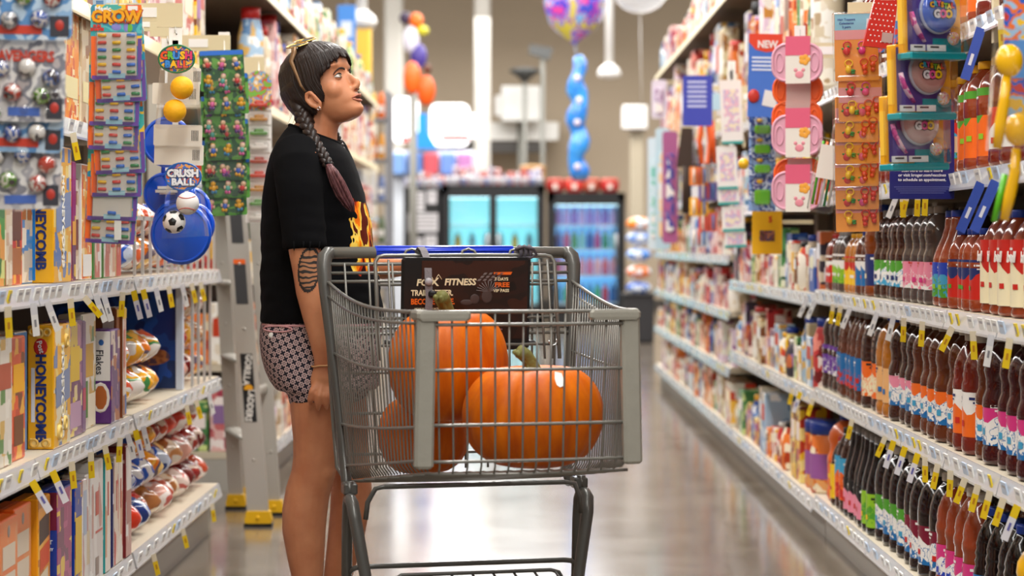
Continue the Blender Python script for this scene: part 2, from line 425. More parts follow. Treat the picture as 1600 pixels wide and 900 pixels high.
HEX = dict(white='ece8e2', blue='1c6aa8', navy='1c2c66', sky='3f9cc4', pink='d2347c', rose='e88aa0', orange='ee6a1c', yellow='f2c21e', green='4f9a2c', lime='8fbf2a', red='c8261c', purple='6a3a98', cream='efe2bc', maroon='7a1530', black='1a1a1c', royal='1d3fb0', peach='e9b072')
def lab(*a):
    mid = art('labelart_%s_%s_%s' % (a[1], a[0], a[3]), [HEX[a[1]], HEX[a[1]], HEX[a[1]], HEX[a[1]], HEX[a[0]], HEX[a[1]]], 55, .35, coat=.2)
    low = art('labellow_%s_%s' % (a[0], a[1]), [HEX[a[0]], HEX[a[0]], HEX[a[0]], HEX[a[1]]], 60, .35, coat=.2)
    return [low, mid, LB[a[2]], LB[a[3]], LB[a[4]]]
# name: (key, description, profile, radius, height, liquid, cap, label[bottom, middle, top, mark, badge], z0, z1, squareness)
def K(nm, desc, prof, r, h, liq, cap, l, z0=.16, z1=.5, sq=1.0): return (nm, desc, prof, r, h, Q[liq], CP[cap], lab(*l), z0, z1, sq)
KD = {k[0]: k for k in [
 K('v8', 'red-brown vegetable juice bottle with red, ochre and white label', 'ridge', .052, .245, 'rust', 'b', ('cream', 'cream', 'red', 'white', 'red'), .1, .72),
 K('veg', 'small dark red juice bottle with navy and red label', 'round', .042, .205, 'rust', 'b', ('red', 'red', 'navy', 'white', 'green'), .14, .62),
 K('meadow', 'wide red juice bottle with royal blue meadow label', 'tall', .056, .255, 'rust', 'b', ('green', 'sky', 'royal', 'white', 'lime'), .1, .46),
 K('clearpink', 'clear sparkling bottle with pink label and silver cap', 'waist', .048, .27, 'smoke', 'gy', ('white', 'rose', 'rose', 'red', 'pink'), .15, .46),
 K('cleargreen', 'dark sparkling bottle with green and sky blue label', 'waist', .048, .27, 'brown', 'gy', ('sky', 'white', 'green', 'white', 'navy'), .15, .46),
 K('amberjug', 'large amber juice jug with dark blue label', 'jug', .062, .29, 'amber', 'b', ('navy', 'navy', 'navy', 'white', 'cream'), .12, .46),
 K('tomato', 'small jar bottle with red label', 'round', .042, .2, 'red', 'r', ('red', 'red', 'white', 'yellow', 'white'), .14, .62),
 K('greenlab', 'small bottle with green label', 'round', .042, .21, 'smoke', 'gy', ('green', 'lime', 'white', 'yellow', 'white'), .14, .62),
 K('yellowlab', 'small bottle with yellow label', 'round', .042, .2, 'gold', 'y', ('yellow', 'yellow', 'red', 'red', 'white'), .14, .62),
 K('bluelab', 'small bottle with blue label', 'round', .042, .21, 'tea', 'b', ('blue', 'blue', 'white', 'white', 'orange'), .14, .62),
 K('pinkberry', 'reddish juice bottle with magenta and blue wave label', 'waist', .056, .315, 'maroon', 'w', ('blue', 'white', 'pink', 'white', 'sky'), .15, .49),
 K('orangewave', 'dark juice bottle with orange and blue wave label', 'waist', .054, .31, 'tea', 'w', ('blue', 'white', 'orange', 'white', 'sky'), .15, .49),
 K('redfruit', 'red juice bottle with white and orange fruit label', 'round', .052, .30, 'red', 'w', ('orange', 'orange', 'white', 'navy', 'red'), .15, .52),
 K('roseblue', 'dark plum juice bottle with rose and blue label', 'waist', .054, .31, 'brown', 'w', ('blue', 'white', 'rose', 'white', 'sky'), .15, .49),
 K('peachlab', 'golden apple juice bottle with peach label and blue cap', 'jug', .06, .31, 'gold', 'b', ('peach', 'peach', 'peach', 'navy', 'blue'), .14, .5),
 K('creamlab', 'brown cider bottle with cream label edged in orange', 'jug', .062, .31, 'brown', 'w', ('orange', 'cream', 'orange', 'black', 'cream'), .12, .5),
 K('berryblue', 'amber juice bottle with red and blue label', 'ridge', .052, .30, 'tea', 'gy', ('red', 'blue', 'blue', 'white', 'red'), .15, .5),
 K('grape', 'dark grape juice bottle with purple label', 'waist', .052, .29, 'brown', 'gy', ('white', 'purple', 'purple', 'white', 'purple'), .2, .55),
 K('stripe', 'slim bottle with pink and green label', 'tall', .042, .28, 'red', 'gy', ('red', 'rose', 'lime', 'white', 'green'), .12, .7),
 K('limelab', 'near-black juice jug with bright green label', 'jug', .058, .30, 'dark', 'w', ('blue', 'white', 'green', 'white', 'sky'), .12, .5),
 K('plumlab', 'near-black juice jug with maroon label', 'jug', .058, .30, 'dark', 'w', ('blue', 'white', 'maroon', 'white', 'red'), .12, .5),
 K('guava', 'orange-red juice bottle with pink and blue label', 'round', .055, .30, 'rust', 'w', ('royal', 'white', 'pink', 'white', 'royal'), .1, .42),
 K('prune', 'black juice bottle with blue label and blue cap', 'ridge', .052, .28, 'cola', 'b', ('navy', 'sky', 'blue', 'white', 'yellow'), .1, .42),
 K('lemon', 'bright yellow plastic juice bottle with orange label', 'waist', .055, .27, 'yellow', 'y', ('yellow', 'orange', 'navy', 'white', 'orange'), .3, .6),
 K('sparkle', 'tall foil-necked dark glass bottle with pink label', 'tall', .044, .31, 'cola', 'gy', ('rose', 'rose', 'black', 'white', 'red'), .08, .42),
 K('sparklelime', 'tall foil-necked dark glass bottle with lime label', 'tall', .044, .31, 'cola', 'gy', ('lime', 'green', 'lime', 'black', 'yellow'), .08, .42),
 K('teared', 'dark iced tea bottle with red and blue label', 'ridge', .048, .28, 'brown', 'k', ('red', 'orange', 'sky', 'white', 'red'), .15, .66),
 K('teayellow', 'dark iced tea bottle with yellow label', 'ridge', .046, .24, 'brown', 'r', ('yellow', 'yellow', 'yellow', 'red', 'red'), .1, .6),
 K('orangejug', 'big orange drink jug with blue cap', 'waist', .075, .31, 'orange', 'b', ('orange', 'orange', 'orange', 'yellow', 'yellow'), .2, .5),
 K('apple', 'wide red juice bottle with green and orange fruit label', 'jug', .06, .27, 'rust', 'y', ('orange', 'orange', 'green', 'white', 'lime'), .1, .72),
 K('valley', 'red juice bottle with orchard scene label', 'round', .05, .25, 'rust', 'y', ('green', 'sky', 'red', 'white', 'lime'), .1, .6),
 K('redtop', 'dark red juice bottle with white label', 'round', .055, .28, 'red', 'w', ('white', 'white', 'red', 'red', 'red'), .1, .5),
 K('oil', 'golden oil bottle with cream label', 'round', .045, .26, 'green', 'y', ('cream', 'cream', 'cream', 'green', 'yellow'), .1, .55),
]}
SHN = {.16: 'lowest juice shelf', .555: 'second juice shelf', .912: 'third juice shelf', 1.26: 'fourth juice shelf', 1.62: 'top bottle shelf'}
BTPL = {}
def bottle(kname, loc, label, rot):
    k = KD[kname]
    if kname not in BTPL:
        bm, lm, cm = bottle_meshes(k)
        t = thing('juice_bottle', label, 'bottle', loc, rot, 'juice bottles on the juice aisle shelves')
        for nm, me in (('bottle_body', bm), ('label', lm), ('cap', cm)): put(nm, me, t)
        if kname == 'v8':
            letters('bell', .034, LB['white'], t, (-.0545, 0.004, .136), (PI / 2, 0, -PI / 2), .0012, .2)
        BTPL[kname] = t; return t
    return copy_thing(BTPL[kname], loc, rot, label)
# each shelf: runs (kind, count) from near to far, starting depth
ROWS = {
 .16: (4.28, [('pinkberry', 2), ('lemon', 2), ('prune', 4), ('guava', 4), ('plumlab', 4), ('limelab', 4), ('sparklelime', 2), ('sparkle', 4), ('teared', 2), ('teayellow', 1), ('orangejug', 1)]),
 .555: (4.26, [('orangewave', 1), ('pinkberry', 6), ('orangewave', 1), ('redfruit', 2), ('orangewave', 5), ('roseblue', 3), ('peachlab', 2), ('creamlab', 2), ('berryblue', 5), ('grape', 5), ('stripe', 3)]),
 .912: (4.24, [('meadow', 1), ('v8', 7), ('veg', 4), ('meadow', 2), ('clearpink', 4), ('cleargreen', 5), ('amberjug', 1), ('bluelab', 2), ('yellowlab', 3), ('greenlab', 3), ('tomato', 5)]),
 1.26: (4.24, [('redtop', 7), ('apple', 3), ('valley', 3), ('grape', 4), ('redtop', 4), ('berryblue', 8)]),
 1.62: (4.24, [('redtop', 8), ('apple', 6), ('berryblue', 6), ('redtop', 6)]),
}
brn = random.Random(11)
NUM = ['two', 'three', 'four', 'five', 'six', 'seven', 'eight']
for z, (y, runs) in ROWS.items():
    seen = {}
    for kn, cnt in runs: seen[kn] = seen.get(kn, 0) + 1
    occ = {}
    for kn, cnt in runs:
        k = KD[kn]; r = k[3]; occ[kn] = occ.get(kn, 0) + 1
        for i in range(cnt):
            if y + 2 * r > 7.72: break
            y += r + .002
            which = '' if cnt == 1 else ORD[i] + ' '
            blk = '' if seen[kn] == 1 else (' near run' if occ[kn] == 1 else ' far run')
            desc = k[1]
            lbl = which + desc + blk + ', ' + SHN[z]
            bottle(kn, (1.108 + r + brn.uniform(0, .012), y, z), lbl, brn.uniform(-.25, .25))
            # a bottle standing behind it
            if z < 1.0 and i % 2 == 0 and cnt > 1:
                bottle(kn, (1.122 + 3.05 * r + brn.uniform(.003, .012), y, z), 'back-row ' + lbl, brn.uniform(-.25, .25))
            y += r + .002
        y += .006
# ------------------------------------------------------------------ boxes, jars and packs further along
PAL = [['e8e0d0', 'c8402c', 'f0b83c', 'f4f0e6'], ['f0c020', 'c03a1a', 'f6e08a', '7a3a14'], ['2c56a8', 'e8e8ee', '86a8dc', '143068'], ['e8782c', 'f6e6c8', 'b43a14', 'f0a860'], ['f0ece4', '9a5a9c', 'e0c8dc', 'c88a3c'],
       ['4c8a4c', 'e8e6c8', 'c8d88c', '2a5a34'], ['d8c8a0', '7a4a2a', 'f0e8d0', 'a87840'], ['c83a3a', 'f0e0d8', 'e88a7a', '7a1a1e'], ['e0b4b0', 'f4e8e4', 'c86a6c', 'a83c50'], ['a8c4dc', 'f0f4f6', '5c86b4', 'dcb060'], ['f4efe6', 'e4d8c4', 'b8a080', 'd8c8ac'], ['3a3440', '8a6a9a', 'd8c8b0', 'c86a3c']]
PNAME = ['cream and red', 'yellow', 'blue', 'orange', 'white and violet', 'green', 'tan', 'red', 'pink', 'pale blue', 'off-white', 'dark']
PM = [art('pack_%d' % i, [c[0], c[0]] + c[1:], 24, .4, kind='print') for i, c in enumerate(PAL)]
PM2 = [mat('pack_panel_%d' % i, c[1], .4) for i, c in enumerate(PAL)]
def packs(side, y0, y1, z, zmax, rnd, where, cat_prefix='', dens=1.0, colors=None, hr=(.12, .28)):
    y = y0 + .01; i = 0
    while True:
        wy = rnd.uniform(.07, .19) * dens; hh = min(zmax, rnd.uniform(*hr)); c = rnd.choice(colors or range(len(PAL))); dx = rnd.uniform(.06, .16)
        if y + wy > y1: break
        n_ = ORD[i]
        sb = rnd.uniform(.006, .03); kind = rnd.random()
        loc = (side * (1.1 + sb + dx / 2), y + wy / 2, z)
        if kind < .68 or hh < .15:
            lab_ = '%s pack along the %s, a %s carton' % (n_, where, PNAME[c])
            t = thing('carton' if side > 0 else 'snack_box', lab_, 'carton', loc, 0, 'packs on the far shelves')  # same generic cartons on both sides of the aisle, contents unspecified
            m = MB(); m.rbox((0, 0, hh / 2), (dx, wy - .004, hh), .003); m.build('box', PM[c], t)
            m = MB(); m.box((-side * (dx / 2 + .0005), 0, hh * .68), (.001, wy * .7, hh * .26)); m.box((0, -wy / 2 + .0015, hh * .3), (dx * .7, .001, hh * .22)); m.build('printed_panel', PM2[(c + 3) % 12], t)
        else:
            r = min(wy, .12) / 2 - .002
            lab_ = '%s pack along the %s, a %s jar' % (n_, where, PNAME[c])
            t = thing('jar', lab_, 'jar', (side * (1.1 + sb + r), y + wy / 2, z), 0, 'packs on the far shelves')
            m = MB(); m.lathe([(r * .9, 0), (r, .01), (r, hh * .7), (r * .75, hh * .85), (r * .7, hh * .9)], 14); m.build('jar_body', PM[c], t)
            m = MB(); m.lathe([(r * .74, hh * .88), (r * .74, hh), (r * .6, hh * 1.0)], 14); m.build('lid', CP[rnd.choice('wbykr')], t)
        y += wy + rnd.uniform(0, .012); i += 1
pr = random.Random(21)
for zi, (z, zm, wh) in enumerate(((.14, .3, 'lowest shelf past the juice'), (.535, .28, 'second shelf past the juice'), (.895, .28, 'third shelf past the juice'), (1.26, .3, 'fourth shelf past the juice'), (1.66, .3, 'fifth shelf past the juice'))):
    packs(1, 7.8 if z > .2 else 8.6, 10.75, z, zm, pr, wh) if z < 1.6 else packs(1, 7.8, 10.75, z, .6, pr, wh, hr=(.38, .58))
for z, zm, wh in ((.14, .22, 'bottom shelf near the coolers'), (.44, .22, 'second shelf near the coolers'), (.73, .22, 'third shelf near the coolers'), (1.02, .26, 'fourth shelf near the coolers'), (1.36, .26, 'fifth shelf near the coolers'), (1.7, .4, 'sixth shelf near the coolers')):
    packs(1, 10.85, 16.5, z, zm, pr, wh, dens=1.6) if z < 1.6 else packs(1, 10.85, 16.5, z, .62, pr, wh, dens=1.6, hr=(.40, .62))
# stock on the top deck, well above eye level
packs(1, 8.5, 16.4, 2.39, .3, pr, 'top stock deck of the juice aisle', dens=1.7, colors=[3, 9, 10, 0, 8, 1])
# tubs and yellow packs at the end of the lowest juice shelf
def tub(x, y, z, r, h, c, label, nm='tub'):
    t = thing(nm, label, nm, (x, y, z)); m = MB(); m.lathe([(r * .92, 0), (r, .01), (r, h * .8), (r * .96, h * .82)], 18); m.build('tub_body', PM[c], t)
    m = MB(); m.lathe([(r * 1.02, h * .82), (r * 1.02, h * .98), (r * .9, h)], 18); m.build('lid', CP['b'], t)
    m = MB(); m.lathe([(r + .001, h * .2), (r + .001, h * .55)], 18, cap=False); m.build('label', PM2[4], t); return t
tub(1.19, 7.98, .14, .075, .27, 3, 'orange tub with blue lid and white label on the lowest shelf', 'tub')
tub(1.19, 8.16, .14, .07, .26, 3, 'slimmer orange tub standing just behind the front orange tub', 'tub')
for i, (y, c) in enumerate(((8.33, 1), (8.48, 1))):
    t = thing('carton', ['front tall yellow carton beside the orange tubs', 'rear tall yellow carton beside the orange tubs'][i], 'carton', (1.18, y, .14))
    m = MB(); m.rbox((0, 0, .15), (.13, .13, .30), .003); m.build('box', PM[1], t); m = MB(); m.box((-.0655, 0, .2), (.001, .09, .07)); m.box((0, -.0655, .1), (.08, .001, .06)); m.build('printed_panel', PM2[7], t)
# ------------------------------------------------------------------ cereal boxes
def boxthing(y0, dy, setback, h, z, spine, cover, label, deco=(), depth=.062, nm='cereal_box', tilt=0.0):
    """cover faces the aisle (+X), spine faces the near end (-Y)"""
    t = thing(nm, label, 'cereal box', (-1.104 - setback, y0 + dy / 2, z), tilt, 'cereal boxes on the cereal shelves')
    m = MB(); m.rbox((-depth / 2, 0, h / 2), (depth, dy, h), .002); m.build('carton', spine, t)
    m = MB(); m.box((.0004, 0, h / 2), (.0012, dy - .006, h - .006)); m.build('cover_print', cover, t)
    m = MB(); m.box((-depth / 2, 0, h + .0004), (depth - .006, dy - .006, .001)); m.bb(-depth / 2 - .002, -depth / 2 + .002, -dy / 2 + .004, dy / 2 - .004, h + .0006, h + .0018); m.build('top_flap', spine, t)
    for d in deco: d(t, depth, dy, h)
    return t
def sp_text(s, size, col, z=.5, x=.5, bold=.001, sx=1.0, upright=False):
    def f(t, dp, dy, h): letters(s, size, mat('ink_' + col, col, .4), t, (-dp * x, -dy / 2 - .001, h * z), (PI / 2, 0 if upright else PI / 2, 0), bold, 0, sx)
    return f
def cv_text(s, size, col, z=.7, bold=.001, sx=1.0, rot=0):
    def f(t, dp, dy, h): letters(s, size, mat('ink_' + col, col, .4), t, (.0018, 0, h * z), (PI / 2, rot, PI / 2), bold, 0, sx)
    return f
def sp_panel(col, z0, z1, x0=.06, x1=.94):
    def f(t, dp, dy, h):
        m = MB(); m.bb(-dp * x1, -dp * x0, -dy / 2 - .0008, -dy / 2 + .001, h * z0, h * z1); m.build('printed_panel', mat('ink_' + col, col, .4), t)
    return f
def cv_panel(col, z0, z1, y0=.08, y1=.92, skew=0):
    def f(t, dp, dy, h):
        m = MB(); a, b_ = -dy / 2 + dy * y0, -dy / 2 + dy * y1
        m.add([(.0016, a, h * z0), (.0016, b_, h * (z0 + skew)), (.0016, b_, h * (z1 + skew)), (.0016, a, h * z1)], [(0, 1, 2, 3)]); m.build('printed_panel', mat('ink_' + col, col, .4), t)
    return f
def sp_oval(col, x, z, rx, rz, out=.0012, face='s'):
    def f(t, dp, dy, h):
        m = MB()
        if face == 's': m.ball((-dp * x, -dy / 2, h * z), (rx, out, rz), 16, 6)
        else: m.ball((.001, -dy / 2 + dy * x, h * z), (out, rx, rz), 16, 6)
        m.build('printed_badge', mat('ink_' + col, col, .4), t)
    return f
def sp_ring(col, x, z, r, face='s'):
    def f(t, dp, dy, h):
        m = MB(); c = (-dp * x, -dy / 2 - .0008, h * z) if face == 's' else (.0018, -dy / 2 + dy * x, h * z)
        m.tube([(c[0] + (r * math.cos(a) if face == 's' else 0), c[1] + (0 if face == 's' else r * math.cos(a)), c[2] + r * math.sin(a)) for a in [k * PI / 5 for k in range(10)]], r * .42, 6, closed=True)
        m.build('printed_cereal', mat('ink_' + col, col, .5), t)
    return f
A_ = lambda n, c, s=16, k='print', st=(1, 1, 1): art('cereal_' + n, [c[0], c[0]] + c[1:], s * 1.9, .32, st, 'print')
GREYPK = A_('greypink', ['c9bfb4', 'b4786a', 'e4ddd2', '8f8a86']); ORNG = A_('orange', ['e8541c', 'c63c10', 'f2b23a', '7a3a1a'])
YEL = mat('cereal_yellow', 'f3b31a', .32, coat=.25, var=.12, vscale=10); YELC = A_('yellowcover', ['f3b31a', 'f7d874', 'f0e6c6', '6d86b6', 'f5bd2c'], 15)
PUR = mat('cereal_purple', '5c2c72', .32, coat=.25); PURC = A_('purplecover', ['7a3f7a', 'e4c64a', '6d2f64', 'b87a9c', 'f0dca0'], 15)
WHG = A_('whitegreen', ['e6e0d2', 'f1ece0', 'd9b25a', '5d8f4a', 'e9e2d4'], 14); TANB = A_('tan', ['cfb38e', 'e2d3b8', 'a06a3e', 'eee4d0'], 14)
BRN = mat('cereal_brown', '8a4a22', .4, coat=.2); KSP = A_('kcover', ['efe6da', 'e9d9c6', 'd9a482', 'c8463a', 'f2ece2'], 13, 'noise', (1, 1, .35))
WHT = A_('whitebox', ['e9e6e2', 'dcd6d2', 'c99a90', 'eeeae6'], 12, 'noise', (1, 1, .4)); BLU = mat('cereal_blue', '1d3f9e', .32, coat=.25); BLUC = A_('bluecover', ['1d3f9e', '2c58b8', 'b6742c', '16307c', 'e8c23c'], 14)
SKYB = mat('cereal_skyblue', '2f8ad0', .32, coat=.25); TEAL = mat('cereal_teal', '1f9a9a', .35, coat=.2); NAVY = mat('cereal_navy', '252a66', .35, coat=.2); DRED = mat('cereal_darkred', '7e1c22', .35, coat=.2)
DREDC = A_('darkredcover', ['7e1c22', 'e8dcd0', 'a83a34', 'd8a890'], 12); MAGC = A_('magentacover', ['9c2468', 'e8c23c', 'b84a80', '6a2050'], 13); GRN = A_('green', ['4d9a3c', 'd8e08a', 'e8a03c', '2f7a34'], 13)
FLK = mat('cereal_white', 'eee9e4', .35, coat=.2); PUR2 = mat('cereal_violet', '5b2a78', .35, coat=.2)
def honey(t, dp, dy, h):
    letters('HONEYCOMB', .0335, mat('ink_1d2f6e', '1d2f6e', .4), t, (-dp * .5, -dy / 2 - .0016, h * .415), (PI / 2, PI / 2, 0), .0013, 0, 1.0)
    m = MB(); m.ball((-dp * .5, -dy / 2, h * .83), (.017, .0012, .021), 18, 6); m.build('printed_badge', mat('ink_c8281c', 'c8281c', .4), t)
    letters('Post', .017, FLK, t, (-dp * .5, -dy / 2 - .0022, h * .83), (PI / 2, PI / 2 - .25, 0), .0005)
    letters('HONEYCOMB', .036, mat('ink_f4f0e4', 'f4f0e4', .4), t, (.0022, 0, h * .45), (PI / 2, PI / 2, PI / 2), .0012)
HON = [sp_panel('f7d98a', .02, .09, .1, .9), sp_panel('e6ebf5', .22, .66, .72, .86), honey, sp_ring('e9c46a', .25, .95, .008), sp_ring('e9c46a', .55, .94, .009), sp_ring('e9c46a', .8, .955, .008), sp_ring('e0b050', .3, .05, .008), sp_ring('e0b050', .75, .05, .009), cv_panel('8492b4', .32, .58, .12, .95, .06), sp_ring('f2d27a', .3, .12, .014, 'c'), sp_ring('f2d27a', .62, .18, .014, 'c'), sp_ring('e9c46a', .7, .86, .013, 'c')]
Z2, Z3, Z1, Z4 = .587, .985, .19, 1.39
boxthing(4.36, .19, .02, .285, Z2, GREYPK, GREYPK, 'grey and pink cereal box, first on the middle cereal shelf', [sp_panel('d8cfc4', .1, .5), sp_panel('a85a4c', .6, .8)])
boxthing(4.575, .14, .02, .285, Z2, GREYPK, WHG, 'pale cereal box set between grey-pink and orange boxes', [sp_panel('e9e2d8', .3, .7), cv_panel('b85a40', .6, .8)])
boxthing(4.745, .13, .028, .28, Z2, mat('cereal_orangespine', 'ef6a1f', .35, coat=.2), ORNG, 'orange cereal box with yellow letters beside the yellow honeycomb box', [sp_panel('e6d9c8', .05, .9, .5, .9), cv_panel('f3b31a', .55, .78, .1, .9), cv_panel('7a4a2c', .12, .36, .15, .85)])
boxthing(4.90, .125, .058, .285, Z2, mat('cereal_pale', 'e4e0da', .35, coat=.2), SKYB, 'white and sky blue cereal box tucked next to the yellow honeycomb box', [sp_panel('2f8ad0', 0, 1, 0, .25), sp_panel('9a958e', .15, .75, .4, .9), sp_oval('1d4f9e', .6, .88, .014, .018)])
boxthing(5.05, .19, 0, .295, Z2, YEL, YELC, 'yellow honeycomb cereal box on the middle shelf, full spine showing', HON)
boxthing(5.285, .185, .018, .295, Z2, PUR, PURC, 'purple cereal box with yellow lettering beside the yellow honeycomb box', [sp_oval('e8c23c', .35, .60, .010, .012), cv_panel('e8c23c', .48, .78, .2, .8), cv_panel('c9a2c0', .08, .3, .1, .9)])
boxthing(5.482, .045, .02, .29, Z2, mat('cereal_lilac', '8a6a92', .35), A_('lilac', ['8a6a92', 'b89ab0', 'd8c8cc', '6a3a6a'], 14), 'narrow lilac cereal box behind the purple one', [cv_panel('c84a6a', .2, .4)])
boxthing(5.535, .18, .032, .305, Z2, mat('cereal_ivory', 'e9e3d6', .35, coat=.2), WHG, 'tall white and green cereal box left of the bran flakes', [cv_panel('d8a83c', .45, .74, .25, .8), cv_panel('4f8a3c', .1, .42, .05, .4), cv_panel('f3ead2', .02, .3, .4, .95)])
boxthing(5.765, .13, -.0, .255, Z2, PUR2, A_('flakescover', ['5b2a78', 'e8d8c8', 'b86a3a', '7a4a8a'], 14), 'white and purple bran flakes box standing forward on the middle shelf', [sp_panel('eee9e4', .46, .99, .02, .98), sp_text('Flakes', .028, '2a2a33', .66, .5, .0003), sp_oval('2f6ab8', .42, .87, .010, .012), sp_oval('b8642c', .45, .28, .021, .036), sp_oval('efe6dc', .45, .28, .026, .042, .0008), sp_oval('8a4a22', .75, .93, .009, .014)])
boxthing(5.905, .05, .012, .31, Z2, BRN, mat('cereal_brown_cover', '93501f', .4), 'tall brown cereal box topping the row by the bread', [sp_panel('efe3d4', .8, .93, .1, .6), cv_panel('f3c42a', .92, .99)])
for i in range(3):
    boxthing(5.958 + i * .0335, .032, .004 + .004 * i, .31, Z2, BRN if i == 0 else FLK, KSP, ORD[i] + ' slim white box with yellow top and red script', [cv_panel('f3c42a', .9, .99, .02, .98), cv_panel('c8463a', .45, .8, .35, .6), cv_panel('4a7ab8' if i else 'b87a4a', .02, .2, .1, .9)])
# upper cereal shelf
boxthing(4.5, .15, .02, .3, Z3, GRN, GRN, 'green cereal box at the near end of the upper cereal shelf', [sp_panel('d8e08a', .2, .5)])
boxthing(4.66, .06, .02, .3, Z3, TANB, TANB, 'tan cereal box between green and orange boxes, upper shelf', [sp_panel('efe4d0', .3, .6)])
boxthing(4.735, .12, .03, .3, Z3, mat('cereal_orangespine', 'ef6a1f', .35), ORNG, 'orange cereal box with brown nut shapes on the upper shelf', [cv_panel('8a5a4a', .68, .86, .1, .9), cv_panel('6a4638', .34, .56, .1, .9), cv_panel('a86a40', .08, .28, .1, .9)])
boxthing(4.885, .14, .045, .3, Z3, SKYB, A_('stripes', ['c9c0b4', 'e9e4da', '8a5a3a', '2f8ad0'], 12), 'blue-edged cereal box with honey jar picture on the upper shelf', [sp_panel('d8cfc4', .05, .95, .35, .95), cv_panel('a8683a', .5, .8, .2, .5), cv_panel('a8683a', .5, .8, .6, .9)])
boxthing(5.05, .2, 0, .33, Z3, YEL, YELC, 'yellow honeycomb cereal box on the upper shelf under hanging carded toys', [sp_panel('2a86d8', .02, .98, .70, .98), honey, cv_panel('8492b4', .36, .62, .12, .95, .06)])
boxthing(5.275, .05, .004, .3, Z3, mat('cereal_magenta', '9c2468', .35, coat=.2), MAGC, 'thin magenta cereal box next to the tall yellow box, upper shelf', [cv_panel('e8a83c', .3, .5)])
boxthing(5.345, .09, .02, .26, Z3, BRN, TANB, 'brown and white cereal box behind the capsule toy cards', [cv_panel('7a3a2a', .3, .6)])
boxthing(5.45, .13, .015, .3, Z3, FLK, A_('ochre', ['ef8a1c', 'f2b23a', 'd8541c', 'f6e0b0'], 22), 'white box heaped with orange cereal pictured on it, upper shelf', [sp_panel('f3f0ea', .1, .3), cv_panel('f3f0ea', .03, .22)])
for i in range(2): boxthing(5.6 + i * .125, .11, .015, .29, Z3, mat('cereal_greenspine', '3f8a3c', .35), A_('rice', ['efe9e2', 'e2b8a8', 'c86a5a', 'f4efe8'], 13, 'noise', (1, 1, .4)), ['near', 'far'][i] + ' white box with green spine at the bread end, upper shelf', [cv_panel('3f8a3c', 0, 1, 0, .12), cv_panel('d88a7a', .25, .7, .4, .7)])
boxthing(5.86, .07, .02, .28, Z3, A_('pinkbox', ['d8a8a0', 'e8d0c4', 'b86a5a']), KSP, 'pink cereal box beside the green-spined boxes, upper shelf', [cv_panel('c8463a', .3, .6)])
boxthing(5.95, .07, .02, .28, Z3, TANB, KSP, 'cream cereal box last before the bread, upper shelf', [cv_panel('8a4a22', .3, .6)])
# lowest cereal shelf
for i in range(2): boxthing(4.56 + i * .185, .165, .01 + .012 * i, .285 + .005 * i, Z1, mat('cereal_orangespine', 'ef6a1f', .35), A_('peachgrid', ['e8833c', 'e2925a', 'ec7a2c'], 9), ['near', 'far'][i] + ' orange cereal box with cream panels on the lowest shelf', [cv_panel('d8c9b4', .62, .80, .15, .85), cv_panel('d8c9b4', .42, .58, .15, .85), cv_panel('d8c9b4', .22, .38, .15, .85), sp_oval('9a9088', .5, .9, .012, .014, .001, 'c'), sp_panel('e2541a', .02, .98, .1, .9)])
boxthing(4.935, .13, .012, .29, Z1, mat('cereal_gold', 'eea01e', .35), A_('goldcover', ['eea01e', 'f0b43a', 'c87a14'], 9), 'golden cereal box with dark badge on the lowest shelf', [cv_panel('4a3a34', .62, .82, .1, .9, .05), cv_panel('d8542c', .40, .58, .15, .9, .05), cv_panel('e0d2b8', .2, .38, .2, .8, .04)])
boxthing(5.085, .17, .0, .292, Z1, BLU, MAGC, 'blue box with oat squares, near one on the lowest shelf', [sp_panel('7a1f3c', .68, .99, 0, 1), letters and sp_text('SWEET', .0135, 'e8ecf6', .58, .5, .0003, 1, True), sp_text('CRUNCHY', .0095, 'e8ecf6', .52, .5, .0003, 1, True), sp_text('OATS', .0115, 'e8ecf6', .46, .5, .0003, 1, True), sp_oval('b8742c', .5, .33, .015, .017), sp_oval('b8742c', .35, .2, .014, .016), sp_oval('8a4a22', .55, .085, .02, .02)])
boxthing(5.29, .09, .0, .285, Z1, BLU, BLUC, 'second blue oat box with white lettering on the lowest shelf', [sp_text('IN', .016, 'f0f2f8', .70, .5, .0005, 1, True), sp_text('DRY', .016, 'f0f2f8', .63, .5, .0005, 1, True), sp_text('TE', .024, 'f0f2f8', .54, .5, .0008, 1, True), sp_ring('c8863a', .6, .36, .012), sp_ring('c8863a', .4, .24, .013), sp_oval('e9e2d8', .5, .1, .026, .02), cv_panel('e8c23c', .2, .7)])
boxthing(5.39, .05, .0, .285, Z1, WHT, WHT, 'first pale box after the blue oat boxes, lowest shelf', [cv_panel('b8c4d8', .5, .9)])
boxthing(5.447, .05, .004, .29, Z1, WHT, WHT, 'second pale box after the blue oat boxes, lowest shelf', [cv_panel('d8c8a8', .2, .5)])
boxthing(5.504, .15, .0, .315, Z1, WHT, WHT, 'tall white cereal box with red script on the lowest shelf', [cv_panel('c8645a', .55, .75, .3, .6), cv_panel('c8645a', .4, .42, .3, .9), cv_panel('9a8a80', .05, .2, .3, .6)])
boxthing(5.685, .075, .0, .305, Z1, TEAL, KSP, 'teal-spined cereal box with white cover on the lowest shelf', [sp_panel('8ad0cc', .3, .34), cv_panel('c8463a', .5, .8, .4, .6)])
boxthing(5.785, .018, .0, .29, Z1, NAVY, NAVY, 'thin navy box wedged among white boxes, lowest shelf', [cv_panel('d8d8e8', .6, .7)])
for i in range(2): boxthing(5.812 + .065 * i, .06, .0, .30, Z1, WHT, KSP, ['near', 'far'][i] + ' white box with red script beside the thin navy box', [cv_panel('c8463a', .5, .78, .4, .6)])
